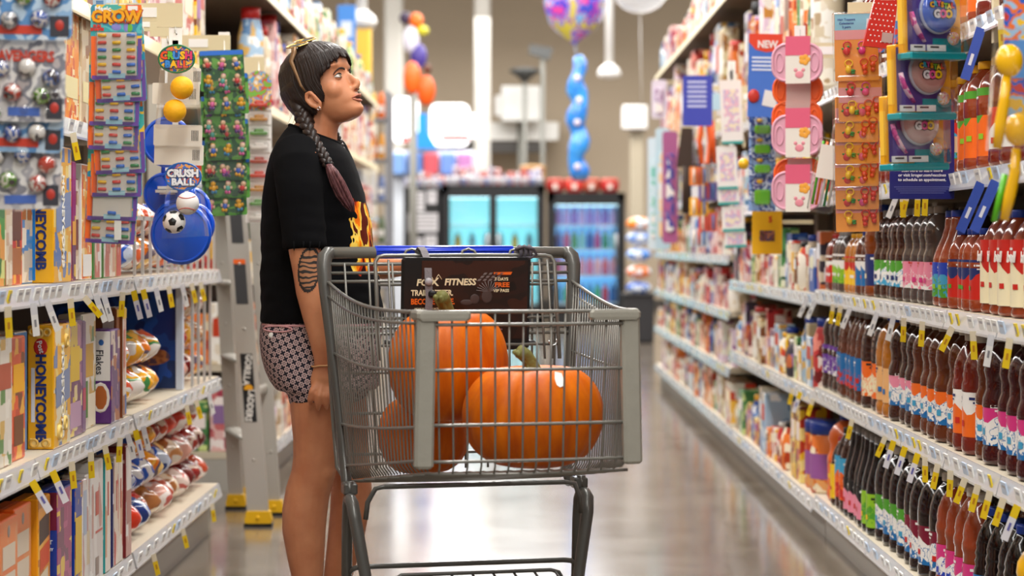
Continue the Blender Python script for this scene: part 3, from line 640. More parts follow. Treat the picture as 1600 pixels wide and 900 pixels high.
boxthing(5.965, .085, -.004, .315, Z1, DRED, WHT, 'dark red cereal box ending the lowest cereal row', [sp_panel('c8a89a', .85, .88), cv_panel('b88a80', .3, .6)])
# shelf above the upper one, behind the carded toys
rb = random.Random(4)
for i, (y, dy, mm, d) in enumerate(((4.42, .17, KSP, 'white box with a tall black number'), (4.62, .17, WHT, 'pale box'), (4.82, .15, KSP, 'white box with pink print'), (5.0, .16, WHT, 'white box with yellow sticker'), (5.19, .2, A_('ochre', ['ef8a1c'], 10), 'orange snack box'), (5.42, .2, TANB, 'tan box'), (5.65, .18, PURC, 'purple box'), (5.85, .15, WHG, 'white and gold box'))):
    boxthing(y, dy, .01, .27, Z4, FLK if i % 2 == 0 else mm, mm, d + ' behind the hanging toys, ' + ORD[i] + ' in line', [cv_panel('1c1c1e', .5, .8, .4, .55) if i == 0 else cv_panel('e8dca8', .2, .4), sp_panel('e4d27a', .1, .25)])
# ------------------------------------------------------------------ bagged bread
def bag_mesh(L_, r, seed, tail=True):
    m = MB(); n, k = 18, 22; vs, fs = [], []
    for i in range(k + 1):
        t = i / k; y = -L_ / 2 + L_ * t
        e = min(t, 1 - t) * 2
        rr = r * min(1, (e * 2.4) ** .5) if i not in (0, k) else r * .08
        if t < .1: rr *= .55 + 4.5 * t
        for j in range(n):
            a = 2 * PI * j / n; q = 1 + .12 * noise.noise(Vector((math.cos(a) * 1.6 + seed, math.sin(a) * 1.6, t * 7))) + .05 * math.sin(t * 50) * (1 if t < .85 else 0)
            vs.append((rr * q * math.copysign(abs(math.cos(a)) ** .8, math.cos(a)), y, rr * .86 * q * math.copysign(abs(math.sin(a)) ** .8, math.sin(a))))
    for i in range(k):
        for j in range(n): fs.append((i * n + j, i * n + (j + 1) % n, (i + 1) * n + (j + 1) % n, (i + 1) * n + j))
    fs += [tuple(range(n - 1, -1, -1)), tuple(range(k * n, (k + 1) * n))]
    return m.add(vs, fs, 0, True)
BAGC = {'blue and white': ['1c48a8', 'e8e6e4', '2a5cc0', 'c8d4e8', '16357c'], 'red and white': ['d8381c', 'eee6e0', 'c04a28', 'f0e0d4', 'e86a3c'], 'orange': ['ee9a1c', 'f2b84a', 'e87a14', '6a5a6a', 'f4cc7a'], 'green and white': ['efece6', '3f8a4a', 'e9a81c', 'e4e0d8', 'd8502c'], 'dark red': ['8a1c1c', 'a83024', 'e8d4c4', '6a1414'], 'clear brown': ['a86a3a', 'e4d0b4', 'c88a54', 'f0e6d8'], 'pink and white': ['d8a090', 'efe6e0', 'c8645a', 'e8d2c8']}
BAGM = {k: art('bag_' + k.replace(' ', '_'), v, 6.5, .16, coat=.7) for k, v in BAGC.items()}
bmesh_c = {}
bagn = {}
def bread(x, y, z, col, L_=.26, r=.058, rot=PI / 2, tilt=0, row='', nm='bread_bag'):
    key = (col, L_, r, int(abs(y * 10)) % 3)
    if key not in bmesh_c:
        bmesh_c[key] = bag_mesh(L_, r, len(bmesh_c) * 3.1).mesh('bag', [BAGM[col]])
        q = MB(); q.lathe([(r * .10, 0), (r * .16, .006), (r * .16, .012), (r * .10, .018)], 8, 0, (0, -L_ / 2 + .01, 0), M=Matrix.Rotation(PI / 2, 3, 'X')); q.tube([(0, -L_ / 2 + .005, 0), (0, -L_ / 2 - .02, .004), (.006, -L_ / 2 - .04, -.004)], [(.006, .006), (.012, .004), (.016, .002)], 8)
        bmesh_c[key + ('t',)] = q.mesh('bag_tie', [BAGM[col]])
    n_ = bagn.get((col, row), 0); bagn[(col, row)] = n_ + 1
    t = thing(nm, '%s %s bread bag, %s' % (ORD[n_], col, row), 'bread bag', (x, y, z + .007), (tilt, 0, rot + PI), 'bagged bread on the bread shelves')
    put('bag', bmesh_c[key], t); put('bag_tie', bmesh_c[key + ('t',)], t)
    return t
rr = random.Random(9)
low = [['red and white', 'red and white', 'blue and white', 'red and white', 'clear brown', 'pink and white', 'red and white', 'clear brown', 'pink and white', 'dark red', 'dark red', 'red and white'],
       ['blue and white', 'blue and white', 'blue and white', 'blue and white', 'orange', 'blue and white', 'orange', 'clear brown', 'pink and white', 'dark red', 'dark red', 'dark red'],
       ['blue and white', 'blue and white', 'orange', 'orange', 'orange', 'dark red', 'red and white', 'red and white', 'red and white', 'dark red', 'red and white', 'red and white']]
for lv in range(3):
    for i in range(12):
        bread(-1.245 - .01 * lv - rr.uniform(0, .03), 6.18 + i * .142 + (.05 if lv == 1 else 0), .19 + .056 + lv * .107, low[lv][i], rot=PI / 2 + rr.uniform(-.25, .25), tilt=0, row=['bottom', 'middle', 'top'][lv] + ' layer of the low bread shelf')
for lv in range(2):
    for i in range(4): bread(-1.24 - rr.uniform(0, .02), 6.2 + i * .15, .587 + .056 + lv * .105, ['green and white', 'green and white', 'green and white', 'orange'][(i + lv) % 4], rot=PI / 2 + rr.uniform(-.3, .3), row=['lower', 'upper'][lv] + ' layer of the middle bread shelf')
for lv in range(3):
    for i in range(3): bread(-1.25, 7.22 + i * .2, .587 + .056 + lv * .108, ['pink and white', 'dark red', 'orange', 'clear brown'][(i + lv) % 4], rot=PI / 2 + rr.uniform(-.2, .2), row=['lower', 'second', 'third'][lv] + ' layer behind the blue panel')
for lv in range(2):
    for i in range(9): bread(-1.25, 6.22 + i * .175, .985 + .056 + lv * .107, ['blue and white', 'red and white', 'orange', 'clear brown', 'red and white'][(i + lv * 2) % 5], rot=PI / 2 + rr.uniform(-.2, .2), row=['lower', 'upper'][lv] + ' layer of the caged bread shelf')
pnl = thing('divider_panel', 'large dark blue printed panel dividing the bread shelf', 'panel', (-1.35, 7.10, .588), -PI / 2)
m = MB(); m.rbox((-.012, 0, .17), (.012, .44, .335), .003); m.build('board', art('blue_print', ['16307a', '1b4aa0', '123064', '2a6ac0'], 5, .35), pnl)
m = MB(); m.bb(-.03, .006, .21, .232, 0, .345); m.build('edge_strip', mat('pale_edge', 'cfd6e4', .4), pnl)
m = MB(); m.ball((-.005, .12, .11), (.003, .07, .03), 16, 8); m.ball((-.005, -.02, .14), (.003, .06, .02), 16, 8); m.build('bread_picture', art('bread_print', ['8a4a2c', 'b06a3c', '5a3a4c'], 18), pnl)
WIRE = mat('rack_wire', 'c9c7c4', .3, metal=.4)
for z, zz, lab_ in ((.985, 1.16, 'chrome wire fence holding bread back on the upper bread shelf'), (.587, .95, 'chrome wire dividers at the far end of the middle bread shelf')):
    f = thing('wire_fence', lab_, 'wire rack', (-1.108, 6.97, z), 0)
    ys = [-.82 + i * .135 for i in range(13)] if z > .7 else [.28 + .14 * i for i in range(4)]
    for yy in ys: m = MB(); m.bb(-.006, .002, yy, yy + (.012 if z > .7 else .02), 0, zz - z); m.build('upright_wire', WIRE, f)
    m = MB(); m.bb(-.006, .002, ys[0], ys[-1] + .02, zz - z - .012, zz - z); m.build('top_wire', WIRE, f)
# goods on the long shelf behind the woman and stock on the beige-railed decks
pl_ = random.Random(33)
for z, zm, wh in ((.17, .3, 'lowest near shelf by the ladder'), (.55, .3, 'second near shelf by the ladder'), (.93, .3, 'third near shelf by the ladder'), (1.3, .32, 'fourth near shelf by the ladder')): packs(-1, 9.24, 11.4, z, zm, pl_, wh, dens=1.15, colors=[0, 8, 9, 10, 4, 3, 5, 7, 1])
for z, zm, wh in ((.17, .28, 'lowest shelf behind the woman'), (.55, .28, 'second shelf behind the woman'), (.93, .28, 'third shelf behind the woman'), (1.3, .3, 'fourth shelf behind the woman'), (1.7, .38, 'beige-railed shelf behind the woman')):
    packs(-1, 11.42 if z < 1.5 else 9.24, 16.8, z, .46 if z > 1.5 else zm, pl_, wh, dens=2.1 if z < 1.5 else 1.5, colors=[0, 8, 9, 10, 4, 3, 5, 7, 1] if z < 1.5 else [8, 10, 9, 0, 8, 10], hr=(.12, .28) if z < 1.5 else (.34, .46))
for zi, z in enumerate((.17, .55, .93, 1.3)):
    for k in range(3):
        c = [8, 5, 1, 10, 3, 9, 0, 7, 4, 1, 9, 3][zi * 3 + k]; h_ = [.27, .22, .3][k]
        t = thing('snack_box', '%s box ending the %s shelf by the ladder' % (PNAME[c] + ' ' + ['first', 'second', 'third'][k], ORD[zi]), 'carton', (-1.285 - .105 * k, 9.27 + .02 * k, z))
        m = MB(); m.rbox((0, 0, h_ / 2), (.095, .1, h_), .004); m.build('box', PM[c], t); m = MB(); m.box((0, -.0505, h_ * .6), (.07, .001, h_ * .3)); m.build('printed_panel', PM2[(c + 3) % 12], t)
packs(-1, 9.24, 16.8, 2.2, .35, pl_, 'top stock deck over the woman', dens=2.0, colors=[8, 10, 9, 5, 0])
packs(-1, 3.6, 7.8, 1.7, .44, pl_, 'beige-railed deck above the cereal', dens=1.4, colors=[8, 10, 0, 1, 9], hr=(.26, .44))
# ------------------------------------------------------------------ aluminium ladder
ALU = mat('ladder_aluminium', 'b9b4ab', .38, metal=.55); YF = mat('ladder_foot', 'e8b40e', .5)
lad = thing('ladder', 'aluminium step ladder with yellow feet leaning by the bread shelves', 'ladder', (-1.0, 8.4, 0))
def LL(v): return Vector(v) - Vector((-1.0, 8.4, 0))
rails = {'a': ((-1.132, 8.59), (-1.277, 8.80), .058), 'b': ((-.977, 8.06), (-1.155, 8.30), .08), 'c': ((-1.112, 8.85), (-1.24, 8.95), .045), 'd': ((-.955, 8.40), (-1.105, 8.56), .05)}
def rpt(k, z): (a, b_, w_) = rails[k]; t = z / 2.0; return Vector((a[0] + (b_[0] - a[0]) * t, a[1] + (b_[1] - a[1]) * t, z))
for k, (a, b_, w_) in rails.items():
    m = MB(); p0, p1 = rpt(k, .03), rpt(k, 1.75)
    d = (p1 - p0); ax = Vector((1, 0, 0)); vs = []
    for p in (p0, p1):
        for sx_, sy_ in ((-1, -1), (1, -1), (1, 1), (-1, 1)): vs.append(LL(p + Vector((sx_ * w_ / 2, sy_ * .014, 0))))
    m.add(vs, [(0, 1, 2, 3), (7, 6, 5, 4), (0, 4, 5, 1), (1, 5, 6, 2), (2, 6, 7, 3), (3, 7, 4, 0)])
    for z in (.25, .5, .75, 1.0, 1.25, 1.5): q = LL(rpt(k, z)); m.ball((q.x, q.y - .015, q.z), (.006, .004, .006), 8, 6)
    m.build('rail', ALU, lad)
    m = MB(); q = LL(rpt(k, .03)); m.prism([(-w_ / 2 - .008, 0), (w_ / 2 + .008, 0), (w_ / 2 + .012, .02), (w_ / 2 + .004, .055), (-w_ / 2 - .004, .055), (-w_ / 2 - .012, .02)], .048, 0, None, (q.x, q.y, .004)); m.ball((q.x, q.y - .025, .034), (.009, .005, .009), 10, 6); f_ = m.build('foot', YF, lad)
    m = MB(); m.bb(q.x - w_ / 2 - .014, q.x + w_ / 2 + .014, q.y - .027, q.y + .027, 0, .012); m.build('foot_pad', BLACK, f_)
for z in (.32, .62, .92, 1.22, 1.52):
    m = MB(); a, b_ = LL(rpt('a', z)), LL(rpt('b', z)); m.tube([a, b_], [(.012, .035)] * 2, 8); m.build('step', ALU, lad)
for z in (.4, .8, 1.2):
    m = MB(); m.tube([LL(rpt('c', z)), LL(rpt('d', z))], .01, 8); m.build('brace', ALU, lad)
m = MB(); m.tube([LL(rpt('b', .50)), LL(rpt('d', .50))], [(.02, .008)] * 2, 6); m.build('spreader', ALU, lad)
def sticker(z0, z1, m_, w=.5):
    q0, q1 = LL(rpt('b', z0)), LL(rpt('b', z1)); k = MB(); hw = .075 * w / 2; o = .0155
    k.add([(q0.x - hw, q0.y - o, z0), (q0.x + hw, q0.y - o, z0), (q1.x + hw, q1.y - o, z1), (q1.x - hw, q1.y - o, z1)], [(0, 1, 2, 3)]); return k.build('sticker', m_, lad)
sticker(1.02, 1.16, mat('sticker_orange', 'e8641c', .4), .8) if False else None
sticker(.845, 1.0, mat('sticker_dark', '3a3a3c', .4), .62); sticker(1.0, 1.018, mat('sticker_orange', 'e8641c', .4), .62); sticker(1.08, 1.22, mat('sticker_dark', '3a3a3c', .4), .62)
sk = sticker(.395, .655, mat('sticker_black', '121214', .4), .62)
RL = Matrix.Rotation(PI / 2 - .12, 3, 'X') @ Matrix.Rotation(-PI / 2 - .088, 3, 'Z'); RN = Vector((0, -math.cos(.12), math.sin(.12)))
for s__, zc in (('GORILLA', .592), ('LADDERS', .456)): letters(s__, .034, mat('sticker_letter', 'd8d4cc', .4), sk, LL(rpt('b', zc)) + RN * .0168, RL.to_euler(), .0012, 0, .86)
q = LL(rpt('b', .525)); m = MB(); m.prism([(-.014, -.008), (.014, -.008), (.018, 0), (.008, .012), (-.008, .012), (-.018, 0)], .004, 0, None, (q.x, q.y - .018, .525)); m.build('emblem', mat('emblem_yellow', 'e8a41c', .4), sk)
# ------------------------------------------------------------------ clip strips and the carded toys that hang on them
STRIPM = mat('clip_strip_plastic', 'f3f1ec', .35, coat=.3)
CLEAR = film('clear_poly', .12)
BLIS = film('clear_blister', .16)
def hang(t, st, z=0.0, w_=.004):
    """tab that hooks a pack onto the plastic strip behind it"""
    bpy.context.view_layer.depsgraph
    dx = st.location.x - t.location.x; dy = st.location.y - t.location.y
    m = MB(); m.bb(min(0, dx) - w_, max(0, dx) + w_, 0, dy + .0012, z - .004, z + .004); m.build('hang_tab', STRIPM, t)
def strip(px, Y, side, ytop, ybot, label, arm_z=1.70, hw=.018):
    """clip strip hung on a beige arm reaching out from the shelf rail"""
    p = at(px, ytop, Y); zt = p.z; zb = at(px, ybot, Y).z
    t = thing('clip_strip', label, 'clip strip', (p.x, Y, arm_z), 0, 'clip strips along the aisle')
    ex = side * 1.108 - p.x
    m = MB(); m.bb(-side * .02, ex, -.002, .002, -.02, .03); m.bb(-side * .02, side * .05, -.0025, .0025, -.035, -.015)
    if side > 0: m.bb(ex - .012, ex, -.004, .02, -.16, .03)
    m.build('arm', BEIGE, t)
    m = MB(); m.bb(side * .05, side * .11, -.004, -.0022, -.008, .018); m.build('price_card', CARD, t)
    m = MB(); m.tube([(0, 0, -.03), (0, -.006, -.045), (.004, -.004, -.055), (0, 0, zt - arm_z - .012)], .0016, 6); m.build('hook', mat('hook_steel', 'c8c6c0', .3, metal=.8), t)
    m = MB(); m.rbox((0, .001, (zt - arm_z) - .045), (hw * 2, .002, .09), .004); m.bb(-.008, .008, .0, .0016, zb - arm_z, zt - arm_z - .04); m.build('plastic_strip', STRIPM, t)
    return t
def roundrect(w_, h_, r, n=4):
    out = []
    for cx, cz, a0 in ((w_ / 2 - r, h_ / 2 - r, 0), (-w_ / 2 + r, h_ / 2 - r, 90), (-w_ / 2 + r, -h_ / 2 + r, 180), (w_ / 2 - r, -h_ / 2 + r, 270)):
        for k in range(n + 1):
            a = math.radians(a0 + 90 * k / n); out.append((cx + r * math.cos(a), cz + r * math.sin(a)))
    return out
def part(parent, nm, m_, f, loc=(0, 0, 0), rot=(0, 0, 0)):
    m = MB(); f(m); return m.build(nm, m_, parent, loc, rot)
ink = lambda c, r=.4: mat('ink_' + c, c, r)
cg = random.Random(17)
# --- round-domed blister cards at the near end
sA = strip(30, 3.97, -1, -110, 330, 'white clip strip carrying the cards of round domed toys')
DOMC = ['c8402c', '3c5aa8', '6aa02c', 'e8e4e0', 'b8463c', '4a6ab0', '8a8f98']
domeme = {}
for c in DOMC:
    m = MB(); m.ball((0, 0, 0), (.0165, .011, .0165), 16, 8); domeme[c] = m.mesh('toy_ball', [art('ball_' + c, [c, 'e8e2dc', c, '40343a'], 45, .25, coat=.8)])
    m = MB(); m.ball((0, 0, 0), (.0195, .015, .0195), 16, 8); domeme[c + 'b'] = m.mesh('blister', [BLIS])
for i, (px, y0, y1, kind, ww) in enumerate(((34, -72, 62, 'b', 155), (37, 58, 190, 'g', 128), (36, 108, 238, 'b', 126), (30, 194, 327, 'g', 128))):
    Y = 3.90 + i * .014; a, b_ = at(px, y0, Y), at(px, y1, Y); hh = a.z - b_.z; w_ = ww / F_PX * Y
    t = thing('toy_card', ['blue card of domed balls at the frame top, red band below', 'silver card of domed balls with red lettering', 'blue card of domed balls showing under the silver lettered card', 'silver card of domed balls lowest on the near strip'][i], 'toy card', (a.x, Y, (a.z + b_.z) / 2), (0, cg.uniform(-.03, .03), .12), 'domed ball cards on the near clip strip')
    cm = art('card_silver', ['c9c6c6', 'a9a8ae', 'dedcda', '85858e', 'b8b0b0'], 16, .2, coat=.8) if kind == 'g' else art('card_bluesilver', ['8fb4d8', 'b8cfe4', '5f90c4', 'd8e2ec'], 14, .2, coat=.8)
    part(t, 'backing_card', cm, lambda m: m.prism(roundrect(w_, hh, .014), .003))
    part(t, 'printed_band', ink('c8402c' if kind == 'b' else '4a6ab8'), lambda m: m.bb(-w_ * .5 + .006 if kind == 'b' else -w_ * .18, w_ * .2, -.0028, .0, -hh * .46 + .004, -hh * .46 + .020))
    part(t, 'corner_print', ink('3a3a42'), lambda m: m.bb(w_ * .28, w_ * .47, -.0028, 0, -hh * .46, -hh * .22))
    part(t, 'corner_print', ink('b8382c'), lambda m: m.ball((w_ * .375, -.002, -hh * .33), (.009, .002, .011), 12, 6))
    if kind == 'g': letters('AVENGERS', .027, ink('c8402c'), t, (.004, -.0035, hh * .27), bold=.0010, sx=.78)
    pos = [(-.28, .12), (.04, .14), (.33, .02), (-.13, -.16), (.22, -.20), (-.42, -.2)] if kind == 'g' else [(-.3, -.05), (.02, .0), (.30, -.02), (-.12, -.28), (.18, -.26), (.40, .2)]
    for j, (u, v) in enumerate(pos):
        c = DOMC[(j * 2 + i) % 7]
        put('toy_ball', domeme[c], t, (u * w_, -.006, v * hh)); put('blister', domeme[c + 'b'], t, (u * w_, -.004, v * hh))
    hang(t, sA, hh * .4)
# --- capsule toy cards
sB = strip(184, 4.80, -1, 6, 375, 'clip strip carrying the cards of colored capsules')
CAPC = {'y': 'f0c020', 'r': 'd8463c', 'b': '2f6fd0', 'g': '3a8a50'}
capme = {}
for c, v in CAPC.items():
    m = MB(); m.tube([(-.0098, 0, 0), (-.0085, 0, 0), (.0085, 0, 0), (.0098, 0, 0)], [.0018, .0040, .0040, .0018], 8); capme[c] = m.mesh('capsule', [mat('capsule_' + c, v, .2, coat=.6)])
GCARD = art('capsule_card', ['3aa8b0', '58bcc0', '2f8fae', 'f0c23c', '48b0a8'], 14, .25, coat=.6)
OR_, PU_ = ink('ee6a2c'), ink('6a4a9a')
rowsA = ['yrb', 'ryg', 'bgy', 'gyr', 'yrb', 'rbg']
def capsule_card(px, y1, i, rows, dx, tilt, odd=False):
    Y = 4.76 + i * .007; b_ = at(px + dx, y1, Y); w_, hh = .116, .170
    t = thing('capsule_card', ('topmost capsule card with full orange and yellow header lettering' if i == 0 else '%s capsule card down the strip, %s' % (ORD[i], 'lower capsules showing' if not odd else 'nearly empty clear blister showing')), 'toy card', (b_.x, Y, b_.z + hh / 2), (0, tilt, 0), 'capsule toy cards on the clip strip')
    part(t, 'backing_card', GCARD, lambda m: m.prism(roundrect(w_, hh, .008), .0024))
    hang(t, sB, hh * .4)
    part(t, 'printed_border', OR_, lambda m: (m.bb(-w_ / 2 + .001, -w_ / 2 + .014, -.002, 0, -hh / 2 + .004, hh * .08), m.bb(w_ * .18, w_ / 2 - .002, -.002, 0, hh * .39, hh / 2 - .001)))
    part(t, 'printed_border', PU_, lambda m: (m.bb(-w_ / 2 + .003, w_ / 2 - .002, -.0022, 0, -hh / 2 + .001, -hh / 2 + .010), m.bb(w_ / 2 - .010, w_ / 2 - .001, -.002, 0, -hh / 2 + .01, hh * .05)))
    part(t, 'name_label', ink('9cc8d8'), lambda m: m.bb(-.018, .020, -.0027, 0, -hh / 2 + .004, -hh / 2 + .015))
    part(t, 'blister', BLIS, lambda m: m.rbox((0, -.005, -hh * .155), (w_ - .022, .009, hh * .60), .004))
    part(t, 'blister_tray', mat('tray_white', 'd9d2c8', .25, coat=.6), lambda m: m.bb(-w_ / 2 + .015, w_ / 2 - .012, -.0026, -.001, -hh * .44, hh * .13))
    for r, row in enumerate(rows):
        for c, ch in enumerate(row):
            if ch == '.': continue
            put('capsule', capme[ch], t, ((c - 1) * .0325 + .001, -.005, -hh * .395 + (len(rows) - 1 - r) * .0165), (0, cg.uniform(-.06, .06), 0))
    if i == 0:
        letters('GROW', .037, ink('f0a81c'), t, (.0, -.0034, hh * .335), bold=.0016, sx=.95); letters('GROW', .037, ink('a83a14'), t, (.001, -.0024, hh * .332), bold=.003, sx=.95)
        letters('Magic', .016, ink('eef4f4'), t, (-.030, -.0028, hh * .44), bold=.0005)
        letters('CAPSULES', .007, ink('a83a14'), t, (.018, -.0036, hh * .262), bold=.0003)
        letters('FUN\nSHAPES', .009, ink('d8382c'), t, (-.043, -.0028, hh * .19), bold=.0005)
        part(t, 'printed_creature', ink('8a8ad0'), lambda m: (m.ball((.0, -.001, hh * .20), (.012, .001, .008)), m.ball((.022, -.001, hh * .20), (.006, .001, .011))))
        part(t, 'printed_creature', ink('6ab84a'), lambda m: m.ball((.03, -.001, hh * .19), (.007, .001, .010)))
        part(t, 'barcode_patch', CARD, lambda m: m.bb(.026, .048, -.0026, 0, hh * .42, hh * .48))
    return t
capsule_card(182, 125, 0, rowsA, 0, 0)
for i, (y1, dx, tl) in enumerate(((160, 5, -.05), (197, -3, .02), (235, -4, .03), (272, 4, -.04), (308, 0, 0), (345, -6, .03), (381, -8, .05))):
    capsule_card(182, y1, i + 1, ['yrb', 'gyr', 'yrb', 'rbg'] if i != 5 else ['...', '...', '...', '.b.'], dx, tl, i == 5)
# --- foam ball packs
sC = strip(274, 5.72, -1, 40, 260, 'clip strip carrying the foam ball packs')
def ballpack(i, hx, hy, balls, hcol, tcol, label, Y):
    c = at(hx, hy, Y); t = thing('ball_pack', label, 'toy pack', c, 0, 'foam ball packs on the clip strip')
    def Q_(px, py, d=0): return at(px, py, Y) - c + Vector((0, d, 0))
    part(t, 'header_card', art('foam_head_%d' % i, hcol, 28, .3, coat=.4), lambda m: m.prism([(.047 * math.cos(a), .036 * math.sin(a)) for a in [k * PI / 12 for k in range(24)]], .003))
    part(t, 'header_rim', ink('2a6ab8' if i else '2a7a4a'), lambda m: m.tube([(.047 * math.cos(a), 0, .036 * math.sin(a)) for a in [k * PI / 12 for k in range(24)]], .0028, 6, closed=True))
    cols = ['e8541c', '6ab83c', '3c8ad8', 'f0b81c', 'd83c6a'] if i == 0 else ['eef0f4'] * 5
    back = ink('1c2a5a')
    for k, ch in enumerate('CRUSH'): letters(ch, .027, ink(cols[k]), t, (-.032 + .016 * k, -.004, .008), bold=.0016); letters(ch, .027, back, t, (-.032 + .016 * k, -.003, .008), bold=.0032)
    for k, ch in enumerate('BALL'): letters(ch, .025, ink(cols[(k + 2) % 5]), t, (-.023 + .0155 * k, -.004, -.015), bold=.0015); letters(ch, .025, back, t, (-.023 + .0155 * k, -.003, -.015), bold=.003)
    for px, py, kind in balls:
        q = Q_(px, py, -.02); r = .0305
        mm = {'y': mat('foam_yellow', 'f4b414', .6, bump=.15, bscale=120), 'w': mat('foam_white', 'eae6e2', .5)}[kind[0]]
        part(t, 'foam_ball', mm, lambda m: m.ball(q, r, 20, 14))
        if kind == 'wb':
            for sgn in (-1, 1):
                part(t, 'ball_stitching', ink('c8463c'), lambda m: m.tube([q + r * 1.005 * Vector((math.sin(a) * .85, -math.sqrt(max(0, 1 - (math.sin(a) * .85) ** 2 - (sgn * (.42 + .25 * math.sin(a) ** 2)) ** 2)), sgn * (.42 + .25 * math.sin(a) ** 2))) for a in [-1 + k * .2 for k in range(11)]], .0012, 5))
        if kind == 'ws':
            for dx_, dz_ in ((0, .0), (-.8, .35), (.75, .45), (-.45, -.78), (.6, -.62), (0, .9)):
                v = Vector((dx_, -math.sqrt(max(.02, 1 - dx_ ** 2 - dz_ ** 2)), dz_)).normalized(); qq = v.to_track_quat('Y', 'Z').to_matrix()
                part(t, 'ball_patch', ink('1c1c1e'), lambda m: m.add([q + qq @ Vector((.0115 * math.cos(a), math.sqrt(r * r - .0115 ** 2) + .0008, .0115 * math.sin(a))) for a in [k * 2 * PI / 5 + 1.57 for k in range(5)]] + [q + v * (r + .001)], [(k, (k + 1) % 5, 5) for k in range(5)]))
    ys = [b[1] for b in balls]
    hang(t, sC, .02)
    part(t, 'poly_bag', CLEAR, lambda m: m.prism([(Q_(hx - 24, 0).x, Q_(0, hy + 12).z), (Q_(hx - 32, 0).x, Q_(0, max(ys) + 26).z), (Q_(hx + 36, 0).x, Q_(0, max(ys) + 22).z), (Q_(hx + 26, 0).x, Q_(0, hy + 12).z)], .075, 0, None, (0, .02, 0)))
    return t
ballpack(0, 276, 92, [(286, 138, 'y'), (275, 174, 'y')], ['e0502c', '3a8a4c', 'f0b43c', '2a5aa8', 'e8783c'], None, 'pack of two yellow foam balls under a round rainbow-lettered card', 5.55)
ballpack(1, 286, 276, [(295, 318, 'wb'), (274, 347, 'ws')], ['3c6ac8', 'f0a85c', '4a7ad0', 'e86a3c', '3458b4'], None, 'pack of small baseball and soccer ball under blue oval card', 5.58)
for j, (x0, x1, y0, y1) in enumerate(((240, 316, 195, 228), (241, 318, 226, 258), (238, 312, 130, 163), (262, 314, 106, 132))):
    Y = 5.66 + .012 * (j % 2) + (.02 if j > 1 else 0); a, b_ = at(x0, y0, Y), at(x1, y1, Y)
    t = thing('tag_card', ['upper', 'lower', 'back', 'top'][j] + ' white cardboard tag with small barcode by the foam balls', 'tag', ((a.x + b_.x) / 2, Y, (a.z + b_.z) / 2), (0, .02, 0), 'white tags by the foam balls')
    part(t, 'card', mat('tag_board', 'e4ddd0', .6), lambda m: m.prism(roundrect(b_.x - a.x, a.z - b_.z, .004), .0016))
    hang(t, sC, 0)
    part(t, 'barcode', ink('55504c'), lambda m: [m.bb((b_.x - a.x) * .28 + k * .004, (b_.x - a.x) * .28 + k * .004 + .002, -.0014, 0, -.014, .014) for k in range(5)])
# --- blue round paddles in poly bags
BLUEP = mat('blue_toy_plastic', '1258d8', .3, coat=.5)
sD = strip(262, 5.98, -1, 60, 300, 'clip strip carrying the blue round paddles behind the foam balls')
for j, (px, py, r, dY) in enumerate(((283, 366, 48, 0), (262, 222, 40, .02), (258, 303, 34, .105), (296, 325, 34, .14), (300, 352, 36, .07), (280, 352, 42, .035))):
    Y = 5.80 + dY; c = at(px, py, Y); rr_ = r / F_PX * Y
    t = thing('toy_paddle', ['lowest and largest blue round paddle in front', 'uppermost blue round paddle behind the white tags', 'blue round paddle peeking beside the oval ball card', 'blue round paddle under the baseball', 'second blue round paddle from the bottom, shifted toward the ladder', 'blue round paddle just behind the lowest one'][j], 'toy', c, (0.02, 0, .02), 'blue paddles on the clip strip')
    part(t, 'disc', BLUEP, lambda m: m.lathe([(rr_ * .3, -.010), (rr_ * .88, -.012), (rr_ * .98, -.008), (rr_, 0), (rr_ * .98, .008), (rr_ * .88, .012)], 28, M=Matrix.Rotation(PI / 2, 3, 'X')))
    part(t, 'rim', BLUEP, lambda m: m.tube([(rr_ * .9 * math.cos(a), -.011, rr_ * .9 * math.sin(a)) for a in [k * PI / 14 for k in range(28)]], .004, 6, closed=True))
    part(t, 'handle', BLUEP, lambda m: m.tube([(0, 0, rr_ * .9), (0, 0, rr_ * 1.35), (0, 0, rr_ * 1.6)], [.012, .010, .009], 8)); hang(t, sD, rr_ * 1.4)
# --- green cards of little figures
sE = strip(350, 6.6, -1, 50, 330, 'clip strip carrying the green figure cards')
FIGC = ['d83c3c', 'f0b420', '3c6ad0', 'e86aa8', '2a2a2e', 'f0d8c0', '58b8a8', '8a5ab8']
figme = []
for c1, c2, c3 in (('d83c3c', 'f0c8a0', '2a2a2e'), ('f0b420', 'f0b420', '3a8ab8'), ('e86aa8', 'f0c8a0', '6a3a8a'), ('58b8a8', 'f0d0b0', 'e86aa8'), ('3c6ad0', 'f0d0b0', 'f0b420')):
    m = MB(); m.ball((0, 0, .013), (.0085, .006, .0085), 10, 7, 1); m.ball((0, 0, -.001), (.008, .006, .010), 10, 7, 0); m.ball((-.0045, 0, -.013), (.005, .005, .006), 8, 6, 2); m.ball((.0045, 0, -.013), (.005, .005, .006), 8, 6, 2); m.ball((0, .002, .019), (.008, .005, .004), 8, 6, 2)
    m.ball((-.010, 0, .001), (.004, .004, .006), 8, 6, 1); m.ball((.010, 0, .001), (.004, .004, .006), 8, 6, 1)
    figme.append(m.mesh('figurine', [mat('figure_' + c, c, .3, coat=.5) for c in (c1, c2, c3)]))
